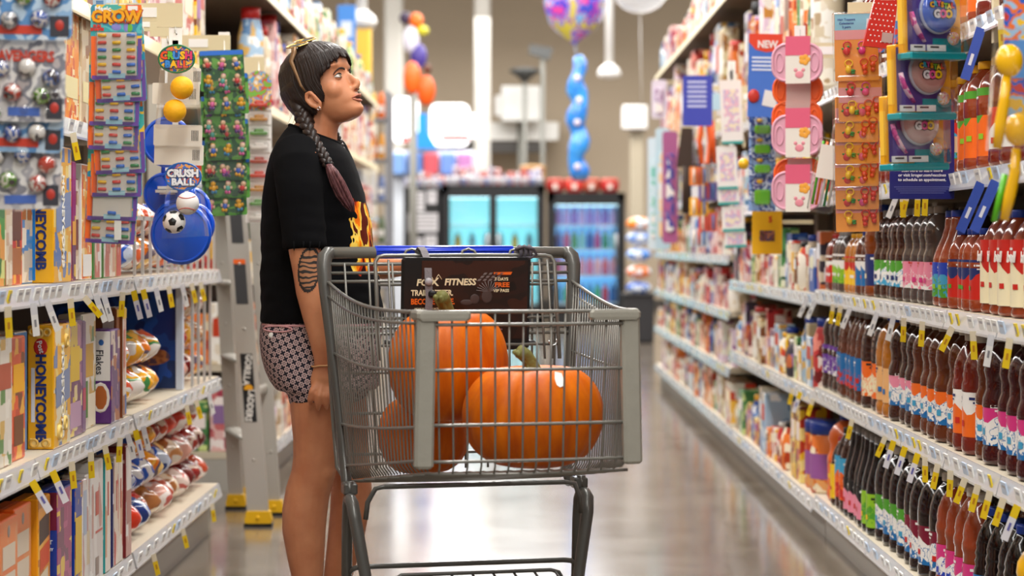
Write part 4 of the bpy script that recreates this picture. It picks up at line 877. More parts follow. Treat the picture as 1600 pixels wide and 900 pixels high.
for i, y1 in enumerate((142, 178, 214, 250, 282, 309, 337)):
    Y = 6.5 + i * .010; b_ = at(349 + (4 if i % 2 else -2) + i * .6, y1, Y); w_, hh = .136, .125
    t = thing('figure_card', ('topmost green card of little figures with blue header' if i == 0 else '%s green card of little figures down the strip' % ORD[i]), 'toy card', (b_.x, Y, b_.z + hh / 2), (0, -.05 + .02 * (i % 3), .15), 'green figure cards on the clip strip')
    part(t, 'backing_card', art('figure_green', ['3f7a34', '5a9a40', '2f5e3c', '6aa848'], 12, .3, coat=.5), lambda m: m.prism(roundrect(w_, hh, .006), .0024))
    part(t, 'header_band', ink('2f6fd0'), lambda m: m.bb(-w_ / 2 + .002, w_ / 2 - .002, -.002, 0, hh * .38, hh / 2 - .001))
    part(t, 'blister', BLIS, lambda m: m.rbox((0, -.007, -.006), (w_ - .018, .012, hh * .78), .005))
    for k in range(6): put('figurine', figme[(k * 2 + i) % 5], t, (-.044 + (k % 3) * .044, -.006, (.018 if k < 3 else -.032)), (0, cg.uniform(-.3, .3), 0))
    hang(t, sE, hh * .35)
# --- white cards of toy cars farther on
sF = strip(404, 7.37, -1, 85, 345, 'clip strip carrying the white cards of small cars')
for i in range(9):
    Y = 7.27 + i * .008; b_ = at(404, 172 + i * 22, Y); w_, hh = .090, .07
    t = thing('car_card', ('topmost white toy car card with rounded colorful header' if i == 0 else '%s white toy car card down the strip' % ORD[i]), 'toy card', (b_.x, Y, b_.z + (hh / 2)), (0, 0, .1), 'toy car cards on the clip strip')
    if i == 0: part(t, 'backing_card', art('car_head', ['e8e4e0', 'f0b83c', '5aa8d8', 'd8502c', '7ab84a'], 34, .3), lambda m: m.prism([(w_ / 2, -hh / 2), (w_ / 2, hh * .8)] + [(w_ / 2 * math.cos(a), hh * .8 + w_ / 2 * math.sin(a)) for a in [k * PI / 8 for k in range(1, 8)]] + [(-w_ / 2, hh * .8), (-w_ / 2, -hh / 2)], .0024))
    else: part(t, 'backing_card', mat('car_card_white', 'efebe6', .35), lambda m: m.prism(roundrect(w_, hh, .004), .0024))
    cc = ['d8402c', 'c88a3c', '6a9a4c', 'e8e0d8', 'b84a3c'][i % 5]
    part(t, 'toy_car', mat('toy_car_' + cc, cc, .25, coat=.6), lambda m: (m.rbox((0, -.008, -.018), (.062, .014, .012), .004), m.rbox((.002, -.008, -.008), (.034, .012, .011), .004)))
    part(t, 'blister', BLIS, lambda m: m.rbox((0, -.008, -.014), (.074, .018, .030), .006))
    hang(t, sF, hh * .3)
# ================================================================== juice side
# --- spoon-shaped yellow toys at the near end
sN = strip(1590, 3.95, 1, -60, 100, 'clip strip carrying the yellow spoon toys')
YT = mat('toy_yellow', 'f2b80c', .25, coat=.6); GT = mat('toy_green', '5ab81c', .3, coat=.4)
for j, (pts, ball_, m2, lab_) in enumerate((([(1573, 118), (1569, 160), (1563, 195), (1558, 232)], (1577, 95), None, 'upper yellow spoon toy with round bowl at the frame edge'), ([(1588, 232), (1586, 270), (1578, 305), (1569, 344)], (1591, 203), 1, 'lower yellow spoon toy backed by a green handle'))):
    Y = 3.80 + .03 * j; c = at(*ball_, Y); t = thing('spoon_toy', lab_, 'toy', c, 0, 'yellow spoon toys')
    part(t, 'bowl', YT, lambda m: m.ball((0, 0, 0), (.025, .02, .03), 18, 12))
    part(t, 'handle', YT, lambda m: m.tube([at(x, y, Y) - c for x, y in pts], [(.006, .008), (.006, .010), (.006, .011), (.005, .008)], 10))
    if m2: part(t, 'green_handle', GT, lambda m: m.tube([at(x - 13, y + 2, Y) - c + Vector((0, .012, 0)) for x, y in pts[1:]], [(.004, .006)] * 3, 8))
    else: part(t, 'poly_bag', CLEAR, lambda m: m.prism([(-.02, .06), (.04, .06), (.04, -.16), (-.035, -.16)], .03, 0, None, (0, .02, 0)))
Y = 3.90; c = at(1594, 80, Y); t = thing('toy_card', 'red and blue backing card of the yellow spoon toys', 'toy card', c, 0)
part(t, 'backing_card', art('spoon_card', ['c8382c', '2a5ac0', 'e8702c', '9cc0e0', 'f0c030'], 18, .25, coat=.6), lambda m: m.prism(roundrect(.06, .24, .008), .003)); part(t, 'printed_panel', ink('4a8ad0'), lambda m: m.bb(-.02, .02, -.003, 0, -.05, .02))
# --- slime boxes
sG = strip(1448, 4.84, 1, -40, 230, 'clip strip carrying the boxes of slime tubs')
TEALP = mat('goo_teal', '16909a', .25, coat=.5); GY_ = mat('goo_yellow', 'f0aa12', .35, coat=.4); GV = mat('goo_violet', '4a3a8a', .35, coat=.3)
def goo(i, px, y0, y1, col, dY, lab_, dim):
    Y = 4.66 + dY; a, b_ = at(px, y0, Y), at(px, y1, Y); w_, hh, dp = .155, .165, .036
    t = thing('slime_box', lab_, 'toy box', (a.x, Y, b_.z + hh / 2), (0, -.03, .50 - .03 * i), 'slime tub boxes on the clip strip')
    part(t, 'box', [GY_], lambda m: m.rbox((0, .018, 0), (w_, .030, hh), .002))
    part(t, 'front_print', GV, lambda m: m.bb(-w_ / 2 + .004, w_ * .3, .0015, .004, -hh / 2 + .018, hh / 2 - .006))
    part(t, 'side_print', ink('f6c23c'), lambda m: m.bb(-w_ / 2 - .0008, -w_ / 2 + .001, .006, .03, -hh * .3, hh * .3))
    part(t, 'printed_slime', art('slime_pink', ['d84a9a', 'b83a88', 'e87ab8', 'f0c8d8'], 60, .3), lambda m: m.tube([(-.066, .0, .02), (-.060, .0, -.005), (-.046, .0, -.028), (-.03, .0, -.045)], [(.010, .004), (.014, .004), (.014, .004), (.007, .003)], 8))
    part(t, 'teal_base', TEALP, lambda m: (m.rbox((0, .010, -hh / 2 + .006), (w_ + .004, .05, .016), .003), m.bb(-.005, w_ / 2 - .004, -.0005, .006, -hh / 2 + .012, -hh / 2 + .045)))
    tubm = mat('goo_tub_' + col, col, .12, coat=1.0)
    Mx = Matrix.Rotation(PI / 2, 3, 'X')
    part(t, 'tub', tubm, lambda m: m.lathe([(.03, -.016), (.046, -.012), (.048, .004), (.045, .014), (.030, .018)], 28, 0, (0.004, -.004, .022), M=Mx))
    part(t, 'tub_rim', mat('clear_rim', 'c9d4e4', .1, coat=1.0, alpha=.6), lambda m: m.tube([(.004 + .0475 * math.cos(a), -.008, .022 + .0475 * math.sin(a)) for a in [k * PI / 14 for k in range(28)]], .0042, 8, closed=True))
    part(t, 'small_dome', BLIS, lambda m: m.ball((.052, -.004, -.035), (.026, .016, .026), 18, 10))
    part(t, 'beads', art('beads', ['e8d8c8', 'd86a9a', 'e8c23c', 'c9c4d0'] if i == 0 else ['8a8a92', 'e8e6e4', '5a5a62'], 120, .3), lambda m: m.ball((.052, .0, -.037), (.017, .010, .015), 14, 8))
    for k in range(2): part(t, 'warning_label', CARD, lambda m: m.bb(-.068 + k * .046, -.068 + k * .046 + (.040 if k == 0 else .052), -.0012, .002, -hh / 2 + .017, -hh / 2 + .031))
    for k in range(2): part(t, 'label_print', ink('4a4648'), lambda m: m.bb(-.060 + k * .046, -.060 + k * .046 + .024, -.0018, .001, -hh / 2 + .024, -hh / 2 + .028))
    hang(t, sG, hh * .42)
    cs = ['f0b81c', '3ab8d8', 'e85aa0', 'f0a81c', '8ad04a', 'f0d040', 'e8543c']
    for k, ch in enumerate('CRYSTAL'):
        q = (-.0255 + .0095 * k, -.0245, .034 + .003 * math.sin(k)); letters(ch, .0155, ink(cs[k]), t, q, bold=.0009); letters(ch, .0155, ink('1c1a24'), t, (q[0], q[1] + .001, q[2]), bold=.0022)
    for k, ch in enumerate('GOO'):
        q = (-.012 + .0165 * k, -.0245, .014); letters(ch, .024, ink(['e8e6ea', 'e85aa0', 'f0c81c'][k]), t, q, bold=.0014); letters(ch, .024, ink('1c1a24'), t, (q[0], q[1] + .001, q[2]), bold=.003)
    part(t, 'clear_cover', CLEAR, lambda m: m.rbox((0, -.003, .004), (w_ + .002, .046, hh - .012), .006))
goo(0, 1460, -35, 92, '3c64c8', 0, 'blue slime tub box hanging highest on its strip', 0)
goo(1, 1444, 72, 186, 'b88a84', .035, 'rose slime tub box hanging between two others', 1)
goo(2, 1432, 160, 265, 'c0a09c', .07, 'pale rose slime tub box hanging lowest, over the navy sign', 2)
# --- navy health sign under the slime boxes
Y = 5.3; a, b_ = at(1390, 140, Y), at(1491, 311, Y)
t = thing('shelf_sign', 'navy blue sign with white lettering below the slime boxes', 'sign', ((a.x + b_.x) / 2, Y, (a.z + b_.z) / 2))
part(t, 'panel', mat('sign_navy', '1a1f70', .35, coat=.3), lambda m: m.prism(roundrect(b_.x - a.x, a.z - b_.z, .004), .003))
part(t, 'bracket', BEIGE, lambda m: m.bb(.07, 1.11 - (a.x + b_.x) / 2, .002, .006, -.02, .02))
for k, s_ in enumerate(('scan here to learn more', 'or visit kroger.com/vaccines', 'to schedule an appointment.')): letters(s_, .0105, ink('e8e8f0'), t, (0, -.0025, -.066 - .0115 * k), bold=.0002)
part(t, 'small_print', ink('5a60a0'), lambda m: [m.bb(-.07 + .005 * k, .07 - .005 * k, -.002, 0, -.108 - .005 * k, -.1062 - .005 * k) for k in range(4)])
# --- fruit hair tie cards
sH = strip(1336, 5.7, 1, 18, 360, 'clip strip carrying the fruit hair tie cards')
fruit = {}
def fr(c, kind):
    m = MB()
    if kind == 'berry': m.ball((0, 0, 0), (.010, .008, .011), 12, 8, 0); m.ball((-.008, 0, .006), (.006, .004, .003), 8, 6, 1); m.ball((.004, 0, .011), (.004, .003, .004), 8, 6, 1)
    elif kind == 'pine': m.ball((0, 0, 0), (.0085, .008, .012), 12, 8, 0); m.ball((.010, 0, -.004), (.009, .004, .004), 8, 6, 1); m.ball((.012, 0, -.010), (.006, .003, .003), 8, 6, 1)
    else: m.ball((0, 0, 0), (.0085, .008, .0085), 12, 8, 0); m.ball((0, 0, -.012), (.007, .007, .007), 12, 8, 0)
    m.tube([(.001 + .010 * math.cos(a), .001, .016 + .009 * math.sin(a)) for a in [k * PI / 7 for k in range(14)]], .0022, 6, closed=True)
    return m.mesh('hair_tie', [mat('fruit_' + c, c, .3, coat=.5), mat('fruit_leaf', '2f8a34', .4)])
FRU = {'sr': fr('d8282c', 'berry'), 'sp': fr('d83c84', 'berry'), 'py': fr('f2c41c', 'pine'), 'cr': fr('d8341c', 'cherry')}
for i, y1 in enumerate((126, 190, 222, 256, 291, 327, 362)):
    Y = 5.58 + i * .008; b_ = at(1338 + (5 if i == 1 else 0) + cg.uniform(-1, 2), y1, Y); w_, hh = .114, .178 if i == 0 else .12
    t = thing('hair_tie_card', ('topmost fruit hair tie card with blue and white header' if i == 0 else '%s fruit hair tie card down its strip' % ORD[i]), 'hair tie card', (b_.x, Y, b_.z + hh / 2), (0, -.02 + .01 * (i % 3), -.12), 'fruit hair tie cards on the clip strip')
    part(t, 'backing_card', mat('tie_orange', 'f29a3c', .4, var=.18, vscale=9), lambda m: m.prism(roundrect(w_, hh, .004), .002))
    part(t, 'printed_fade', mat('tie_pink', 'e8a0a0', .4, var=.1), lambda m: m.bb(-w_ / 2 + .001, w_ / 2 - .001, -.0016, 0, -.01 if i else .02, .03 if i else .05))
    if i == 0:
        part(t, 'header', mat('tie_blue', '8cc4d8', .4), lambda m: m.bb(-w_ / 2 + .001, w_ / 2 - .001, -.0017, 0, .045, hh / 2 - .001))
        for k, s_ in enumerate(('Hair Toppers', 'Colecteros', '2 pairs')): letters(s_, .0085, ink('3a5a9a'), t, (-.025, -.0022, .073 - .010 * k), bold=.0002)
        part(t, 'picture', ink('e8ecf0'), lambda m: m.prism([(-.01, -.012), (.012, -.012), (.010, .014), (-.008, .014)], .001, 0, None, (.036, -.002, .06)))
    hang(t, sH, hh * .4)
    z0 = -hh / 2
    lay = [('sr', -.026, z0 + .078), ('sp', .014, z0 + .078), ('py', -.022, z0 + .030), ('cr', .020, z0 + .032), ('cr', .042, z0 + .040)]
    for k_, x_, z_ in lay:
        if z_ < hh / 2: put('hair_tie', FRU[k_], t, (x_, -.008, z_), (0, cg.uniform(-.2, .2), 0))
    part(t, 'poly_sleeve', CLEAR, lambda m: m.rbox((0, -.006, 0), (w_ + .012, .020, hh + .004), .004))
# --- lunch tray packs
sI = strip(1250, 6.85, 1, 40, 320, 'clip strip carrying the pink and orange tray packs')
PKT = mat('tray_pink', 'e2a6b8', .35, coat=.2); ORT = mat('tray_orange', 'ee6424', .35, coat=.2)
for i, (px, y0, y1, col, Yd, lab_) in enumerate(((1246, 68, 128, 'p', 0, 'topmost pink tray pack with pink card sleeve'), (1247, 121, 165, 'o', .05, 'orange tray pack below the topmost pink one'), (1246, 158, 215, 'o', .05, 'orange tray pack behind the middle pink one'), (1246, 180, 243, 'p', .01, 'middle pink tray pack with white and pink sleeve'), (1249, 248, 300, 'o', .06, 'orange tray pack behind the lowest pink one'), (1246, 268, 328, 'p', .02, 'lowest pink tray pack on the strip'))):
    Y = 6.7 + Yd; a, b_ = at(px, y0, Y), at(px, y1, Y); w_, hh = .160, max(.10, a.z - b_.z)
    t = thing('tray_pack', lab_, 'tray pack', (a.x, Y, b_.z + hh / 2), (0, 0, -.25), 'tray packs on the clip strip'); mm = PKT if col == 'p' else ORT
    part(t, 'tray', mm, lambda m: m.prism(roundrect(w_, hh, .045, 6), .022))
    hang(t, sI, 0, .008)
    part(t, 'tray_rim', mm, lambda m: m.tube([(x, -.011, z) for x, z in roundrect(w_ - .006, hh - .006, .043, 6)], .005, 6, closed=True))
    for s_ in (-1, 1): part(t, 'tray_well', mm, lambda m: m.tube([(s_ * .055 + .012 * math.cos(q), -.012, .03 * math.sin(q)) for q in [k * PI / 8 for k in range(16)]], .003, 6, closed=True))
    if col == 'p':
        part(t, 'card_sleeve', ink('ece4d8'), lambda m: m.bb(-.036, .042, -.016, -.012, -hh / 2 - .006, hh / 2 + .012))
        part(t, 'sleeve_header', ink('e2607e'), lambda m: m.bb(-.0362, .0422, -.017, -.0125, hh * .18, hh / 2 + .022))
        part(t, 'printed_flower', ink('f2a83c'), lambda m: [m.ball((.024 + .010 * math.cos(q), -.0165, .008 + .010 * math.sin(q)), (.009, .001, .009), 8, 6) for q in [k * 2 * PI / 5 for k in range(5)]])
        part(t, 'printed_bear', ink('e8909c'), lambda m: (m.ball((.008, -.0165, -hh * .32), (.014, .001, .012), 10, 6), m.ball((-.004, -.0165, -hh * .20), (.006, .001, .006), 8, 6), m.ball((.020, -.0165, -hh * .20), (.006, .001, .006), 8, 6)))
    else: part(t, 'card_sleeve', mat('sleeve_clear', 'f0d8d0', .2, alpha=.55), lambda m: m.bb(-.036, .042, -.016, -.012, -hh / 2, hh / 2))
# --- blue sign with red top and small packs under it
Y = 7.45; a, b_ = at(1169, 53, Y), at(1222, 183, Y); ww = b_.x - a.x; hh = a.z - b_.z
t = thing('shelf_sign', 'bright blue shelf sign with red rounded top reading NEW', 'sign', ((a.x + b_.x) / 2, Y, (a.z + b_.z) / 2), (0, .02, 0))
part(t, 'panel', mat('sign_blue', '4a78d0', .35), lambda m: m.prism(roundrect(ww, hh, .004), .003))
part(t, 'red_top', ink('e8482c'), lambda m: m.prism([(-ww / 2, hh / 2), (-ww / 2, hh * .40), (-ww * .3, hh * .31), (0, hh * .28), (ww / 2, hh * .30), (ww / 2, hh / 2)], .002, 0, None, (0, -.002, 0)))
letters('NEW', .036, ink('f2ece8'), t, (.006, -.004, hh * .37), bold=.0012, sx=.85)
part(t, 'small_print', ink('dce4f4'), lambda m: [m.bb(-ww * .4, ww * .35, -.0028, 0, hh * .2 - .014 * k, hh * .2 - .014 * k + .007) for k in range(4)])
part(t, 'price_tag_print', ink('ece8e4'), lambda m: m.prism([(-.01, -.075), (.04, -.085), (.046, -.03), (0, -.02)], .002, 0, None, (0, -.003, -.03)))
part(t, 'red_fruit', ink('c8382c'), lambda m: m.ball((-ww * .33, -.004, -hh * .25), (.021, .008, .024), 14, 10))
part(t, 'bracket', BEIGE, lambda m: m.bb(.02, 1.11 - (a.x + b_.x) / 2, .003, .006, hh * .3, hh * .36))
sJ = strip(1192, 7.75, 1, 175, 330, 'clip strip carrying the little green and blue toy packs')
for i, (y0, y1) in enumerate(((182, 215), (212, 246), (244, 276), (272, 330))):
    Y = 7.62 + .01 * i; a, b_ = at(1170, y0, Y), at(1212, y1, Y); ww = b_.x - a.x; hh = a.z - b_.z
    t = thing('toy_card', ORD[i] + ' blue card with green blister toy below the NEW sign', 'toy card', ((a.x + b_.x) / 2, Y, (a.z + b_.z) / 2), (0, 0, 0), 'small blister cards under the blue sign')
    part(t, 'backing_card', art('blue_toy_card', ['3a5ab0', 'c8d4e8', '2a4890', '88a8d8'], 22, .3, coat=.4), lambda m: m.prism(roundrect(ww, hh, .005), .002))
    part(t, 'toy', mat('toy_lime', '6ac02c', .3, coat=.4), lambda m: m.rbox((0, -.008, -hh * .12), (ww * .6, .014, hh * .4), .006)); part(t, 'yellow_cap', YT, lambda m: m.ball((-.01, -.008, hh * .3), (.012, .007, .008), 10, 6)); part(t, 'blister', BLIS, lambda m: m.rbox((0, -.009, 0), (ww * .8, .02, hh * .8), .006)); hang(t, sJ, hh * .4)
t = thing('toy_ball', 'yellow ball poking out beside the small toy cards', 'ball', at(1162, 256, 7.7)); part(t, 'ball', YT, lambda m: m.ball((0, 0, 0), .021, 14, 10)); hang(t, sJ, .012, .003)
Y = 7.85; a, b_ = at(1175, 330, Y), at(1222, 397, Y); ww = b_.x - a.x; hh = a.z - b_.z
t = thing('price_sign', 'yellow price sign with red numerals below small toy cards', 'sign', ((a.x + b_.x) / 2, Y, (a.z + b_.z) / 2))
part(t, 'panel', ink('f0b414'), lambda m: m.prism(roundrect(ww, hh, .005), .003)); part(t, 'picture', art('sign_pic', ['5a3a34', '8a4a3c', '3a3a5a', 'a86a4c'], 30), lambda m: m.bb(-ww * .25, ww * .25, -.003, 0, -hh * .2, hh * .05)); letters('5', .03, ink('d8401c'), t, (.012, -.003, hh * .3), bold=.001)
part(t, 'bracket', BEIGE, lambda m: m.bb(.02, 1.11 - (a.x + b_.x) / 2, .002, .005, hh * .2, hh * .3))
# --- white stationery cards
sK = strip(1143, 9.0, 1, 95, 380, 'clip strip carrying the white cards with teal foot')
for i, (x0, x1, y0, y1) in enumerate(((1126, 1160, 125, 225), (1120, 1152, 228, 296), (1122, 1155, 290, 320), (1128, 1163, 322, 362), (1132, 1166, 362, 387))):
    Y = 8.9 + .01 * i; a, b_ = at(x0, y0, Y), at(x1, y1, Y); ww = b_.x - a.x; hh = a.z - b_.z
    t = thing('stationery_card', ORD[i] + ' white card with pink drawing and teal foot, from the top', 'card', ((a.x + b_.x) / 2, Y, (a.z + b_.z) / 2), (0, -.04, 0), 'white stationery cards on the clip strip')
    part(t, 'backing_card', ink('efe9e6'), lambda m: m.prism(roundrect(ww, hh, .006), .003)); part(t, 'teal_foot', ink('3aa09a'), lambda m: m.bb(-ww / 2 + .001, ww / 2 - .001, -.003, .001, -hh / 2, -hh / 2 + .012)); part(t, 'pink_drawing', art('card_drawing', ['efe9e6', 'e8b8c8', 'c8b8d8', 'f0e0c8'], 30), lambda m: m.bb(-ww * .35, ww * .35, -.0025, 0, -hh * .3, hh * .35)); hang(t, sK, hh * .3)
# --- scissors pack, purple sign, brushes and smaller packs near the end
sM = strip(1103, 10.15, 1, 150, 380, 'clip strip carrying the orange-handled scissors pack')
Y = 10.0; c = at(1106, 222, Y); t = thing('scissors_pack', 'orange-handled scissors in a clear pack with pale blue header', 'scissors', c)
part(t, 'poly_pack', CLEAR, lambda m: m.prism(roundrect(.14, .40, .02), .02)); part(t, 'header', ink('b8d8e4'), lambda m: m.prism(roundrect(.15, .08, .03), .022, 0, None, (0, 0, .19)))
part(t, 'handle', mat('scissor_orange', 'f0682c', .35), lambda m: (m.tube([(-.03, -.012, .1), (-.04, -.012, 0), (-.03, -.012, -.1), (.0, -.012, -.1), (.01, -.012, .0), (0, -.012, .1)], .012, 8, closed=True), m.tube([(.02, -.012, .1), (.03, -.012, -.1)], .010, 8)))
hang(t, sM, .19)
part(t, 'blade', mat('blade_steel', 'b8b8bc', .25, metal=.8), lambda m: m.prism([(-.01, -.19), (.01, -.19), (.016, -.1), (-.016, -.1)], .006, 0, None, (0, -.012, 0)))
for i in range(5):
    Y = 10.05 + .01 * i; a = at(1092 + (i % 2) * 14, 275 + i * 24, Y); t = thing('pen_pack', ORD[i] + ' narrow pack of colored pens beneath the scissors', 'pen pack', (a.x, Y, a.z), 0, 'pen packs near the scissors')
    cc = ['f08a3c', '7a6ab8', 'f0b43c', 'e86a5a', 'c8d0dc'][i]
    part(t, 'backing_card', ink(cc), lambda m: m.prism(roundrect(.09, .09, .006), .003))
    hang(t, sM, .04)
    for k in range(3): part(t, 'pen', ink(['f0e6d8', 'd8503c', '5a8ac8'][k]), lambda m: m.tube([(-.025 + .025 * k, -.008, -.035), (-.025 + .025 * k, -.008, .035)], .006, 6))
Y = 9.6; a, b_ = at(1067, 118, Y), at(1113, 197, Y); t = thing('shelf_sign', 'violet blue sign with white lines at the far shelf', 'sign', ((a.x + b_.x) / 2, Y, (a.z + b_.z) / 2))
ww = b_.x - a.x; hh = a.z - b_.z; part(t, 'panel', ink('3f48b0'), lambda m: m.prism(roundrect(ww, hh, .006), .004)); part(t, 'lines', ink('c8ccec'), lambda m: [m.bb(-ww * .35, ww * .3, -.003, 0, hh * .35 - .022 * k, hh * .35 - .022 * k + .010) for k in range(6)]); part(t, 'bracket', BEIGE, lambda m: m.bb(.03, 1.11 - (a.x + b_.x) / 2, .002, .006, hh * .2, hh * .3))
sL = strip(1072, 11.3, 1, 150, 330, 'clip strip carrying the dark brown spatulas')
for i in range(2):
    Y = 11.12 + .09 * i; c = at(1070 + 6 * i, 235, Y); t = thing('spatula', ['front', 'rear'][i] + ' dark brown spatula hanging near the white cards', 'spatula', c); m_ = mat('dark_wood', '3a2a20', .5)
    part(t, 'blade', m_, lambda m: m.prism([(-.045, -.09), (.045, -.09), (.028, .12), (-.018, .12)], .008)); part(t, 'handle', m_, lambda m: m.tube([(0, 0, -.08), (0, 0, -.2), (.002, 0, -.33)], [.016, .014, .018], 8)); hang(t, sL, .11)
for i, (px, y0, y1, Y, c1, c2, lab_) in enumerate(((1047, 205, 380, 12.6, 'a85a8a', '4a4a9a', 'plum and blue toy pack'), (1036, 200, 390, 13.4, 'b8d4e0', 'f0c890', 'pale blue toy pack with peach insert'), (1024, 215, 390, 14.4, 'cfe0ea', '6ac0b0', 'pale blue pack with sea green insert'), (1093, 290, 385, 10.7, 'e8e8ec', '2a7ac8', 'white pack with blue strip'), (1030, 125, 185, 13.8, 'd8d0e0', 'a88ab0', 'pale lilac picture pack'))):
    a, b_ = at(px - 12, y0, Y), at(px + 12, y1, Y); ww = b_.x - a.x; hh = a.z - b_.z
    t = thing('toy_pack', lab_ + ' hanging at the cooler end of the juice aisle', 'toy pack', ((a.x + b_.x) / 2, Y, (a.z + b_.z) / 2), 0)
    part(t, 'backing_card', ink(c1), lambda m: m.prism(roundrect(ww, hh, .02), .01)); part(t, 'insert', art('insert_' + c2, [c2, c1, c2, 'e8e4e0'], 9), lambda m: m.rbox((0, -.012, -hh * .05), (ww * .55, .02, hh * .7), .01)); part(t, 'hanger', BEIGE, lambda m: m.bb(-.005, 1.11 - (a.x + b_.x) / 2, .006, .012, hh * .44, hh * .48))
# --- dotted bag and drinking straws
Y = 5.45; c = at(1380, 30, Y); t = thing('gift_bag', 'red polka dot bag hanging behind the slime boxes', 'bag', c, (0, .12, 0))
part(t, 'bag', mat('bag_red', 'c8281c', .35), lambda m: m.prism([(-.022, .10), (.03, .10), (.03, -.075), (-.045, -.075)], .02)); part(t, 'dots', ink('f0e0d8'), lambda m: [m.ball((-.034 + .011 * (k % 6) + .005 * ((k // 6) % 2), -.0102, -.06 + .014 * (k // 6)), (.0022, .0008, .0022), 6, 4) for k in range(54) if -.034 + .011 * (k % 6) < .026]); part(t, 'tag', ink('b89a94'), lambda m: m.bb(.0, .028, -.0125, -.01, -.06, -.035))
part(t, 'bag_tape', STRIPM, lambda m: m.bb(-.006, 1.11 - t.location.x, -.011, -.009, .085, .1))
Y = 6.25; c = at(1287, 290, Y); t = thing('straw_pack', 'clear pack of green, orange and white straws by the tray packs', 'straw pack', c, (0, .18, 0))
for k in range(5): part(t, 'straw', ink(['5ab82c', 'f0782c', 'f0f0ec', '3a8a4c', 'e8e4d8'][k]), lambda m: m.tube([(-.024 + .012 * k, 0, -.06), (-.024 + .012 * k, 0, .13)], .0042, 6))
part(t, 'poly_sleeve', CLEAR, lambda m: m.rbox((0, 0, .03), (.075, .02, .22), .006)); part(t, 'label_card', ink('efe6da'), lambda m: m.bb(-.03, .03, -.012, -.008, .02, .12))
part(t, 'hanger', STRIPM, lambda m: m.bb(-.004, 1.11 - t.location.x, -.001, .001, .13, .14))
# ------------------------------------------------------------------ hanging price tags under the shelf rails
TAGM = {}
def tagmesh(kind):
    if kind in TAGM: return TAGM[kind]
    L_, w_ = {'y': (.068, .016), 'w': (.075, .016), 'b': (.125, .024), 'wy': (.085, .017)}[kind]
    m = MB()
    m.add([(-w_ / 2, 0, 0), (w_ / 2, 0, 0), (w_ / 2, .004, -L_ * .35), (-w_ / 2, .004, -L_ * .35), (w_ / 2, .010, -L_), (-w_ / 2, .010, -L_)] + [(-w_ / 2, .0012, 0), (w_ / 2, .0012, 0), (w_ / 2, .0052, -L_ * .35), (-w_ / 2, .0052, -L_ * .35), (w_ / 2, .0112, -L_), (-w_ / 2, .0112, -L_)], [(0, 3, 2, 1), (3, 5, 4, 2), (6, 7, 8, 9), (9, 8, 10, 11)], [0, 1, 0, 1])
    m.add([(-w_ * .15, .0045, -L_ * .5), (w_ * .17, .0045, -L_ * .5), (w_ * .17, .0066, -L_ * .72), (-w_ * .15, .0066, -L_ * .72)], [(0, 3, 2, 1)], 2)
    cols = {'y': ('e8dcc0', 'f0cc1c', 'c88a1c'), 'w': ('dcdce0', 'ecebe8', '8a8a90'), 'b': ('3c58b8', '3c58b8', 'e4e8f4'), 'wy': ('f0cc1c', 'e4e2e8', '6a6ab0')}[kind]
    TAGM[kind] = m.mesh('price_tag', [mat('tag_' + c, c, .35, coat=.4) for c in cols]); return TAGM[kind]
tn = {}
def ptag(side, Y, z, kind, swing, zn):
    nm = {'y': 'yellow', 'w': 'white', 'b': 'long blue', 'wy': 'yellow-topped white'}[kind]; key = (side, z, kind); i = tn.get(key, 0); tn[key] = i + 1
    o = put('price_tag', tagmesh(kind), None, (side * 1.082, Y, z - .040), (0, swing, side * -.55))
    tag(o, '%s %s tag hanging from the rail of the %s' % (ORD[i], nm, zn), 'price tag', 'price tags under the shelf rails')
def tags_at(side, z, lst, zn):
    for px, kind, sw in lst: ptag(side, side * 1.085 * F_PX / (px - 805) * 1 if side > 0 else 1.085 * F_PX / (805 - px), z, kind, sw, zn)
tags_at(1, .912, [(1262, 'w', .5), (1275, 'w', .5), (1303, 'y', .2), (1315, 'y', .25), (1330, 'w', .45), (1372, 'w', .4), (1398, 'w', .3), (1414, 'y', .1), (1443, 'y', .12), (1490, 'y', .5), (1522, 'y', 0), (1551, 'w', .2), (1580, 'y', .2)], 'third juice shelf')
tags_at(1, .555, [(1240, 'y', .3), (1252, 'wy', .4), (1272, 'y', .4), (1333, 'y', .3), (1385, 'y', .45), (1398, 'wy', .35), (1416, 'wy', .35), (1436, 'wy', .35), (1447, 'y', .05), (1467, 'y', .25), (1487, 'y', .1), (1510, 'y', .4), (1530, 'y', .3), (1549, 'y', .3), (1570, 'y', .35), (1592, 'wy', .4)], 'second juice shelf')
tags_at(1, 1.26, [(1404, 'w', .45), (1411, 'y', 0), (1420, 'y', .3), (1436, 'y', .1), (1448, 'y', .1), (1535, 'b', .45), (1558, 'b', .45)], 'fourth juice shelf')
tags_at(1, 1.62, [(1535, 'b', .35), (1566, 'y', .0)], 'topmost bottle shelf')
tags_at(-1, .985, [(10, 'y', -.1), (50, 'w', -.15), (72, 'w', -.4), (108, 'y', -.15), (130, 'y', -.75), (148, 'w', -.4), (160, 'w', -.35), (190, 'y', 0), (207, 'wy', -.3), (222, 'wy', -.3), (242, 'w', -.3), (262, 'y', -.25), (283, 'w', -.3), (298, 'y', -.3), (312, 'y', -.3)], 'upper cereal shelf')
tags_at(-1, .587, [(48, 'wy', -.55), (80, 'wy', -.45), (110, 'y', -.15), (140, 'y', -.1), (162, 'y', -.25), (186, 'y', 0), (198, 'w', -.3), (210, 'wy', -.3), (222, 'w', -.3), (290, 'y', -.25), (305, 'y', -.35), (325, 'w', -.3)], 'middle cereal shelf')
tags_at(-1, .19, [(238, 'y', -.3), (284, 'y', -.3), (330, 'y', -.2)], 'lowest cereal shelf')
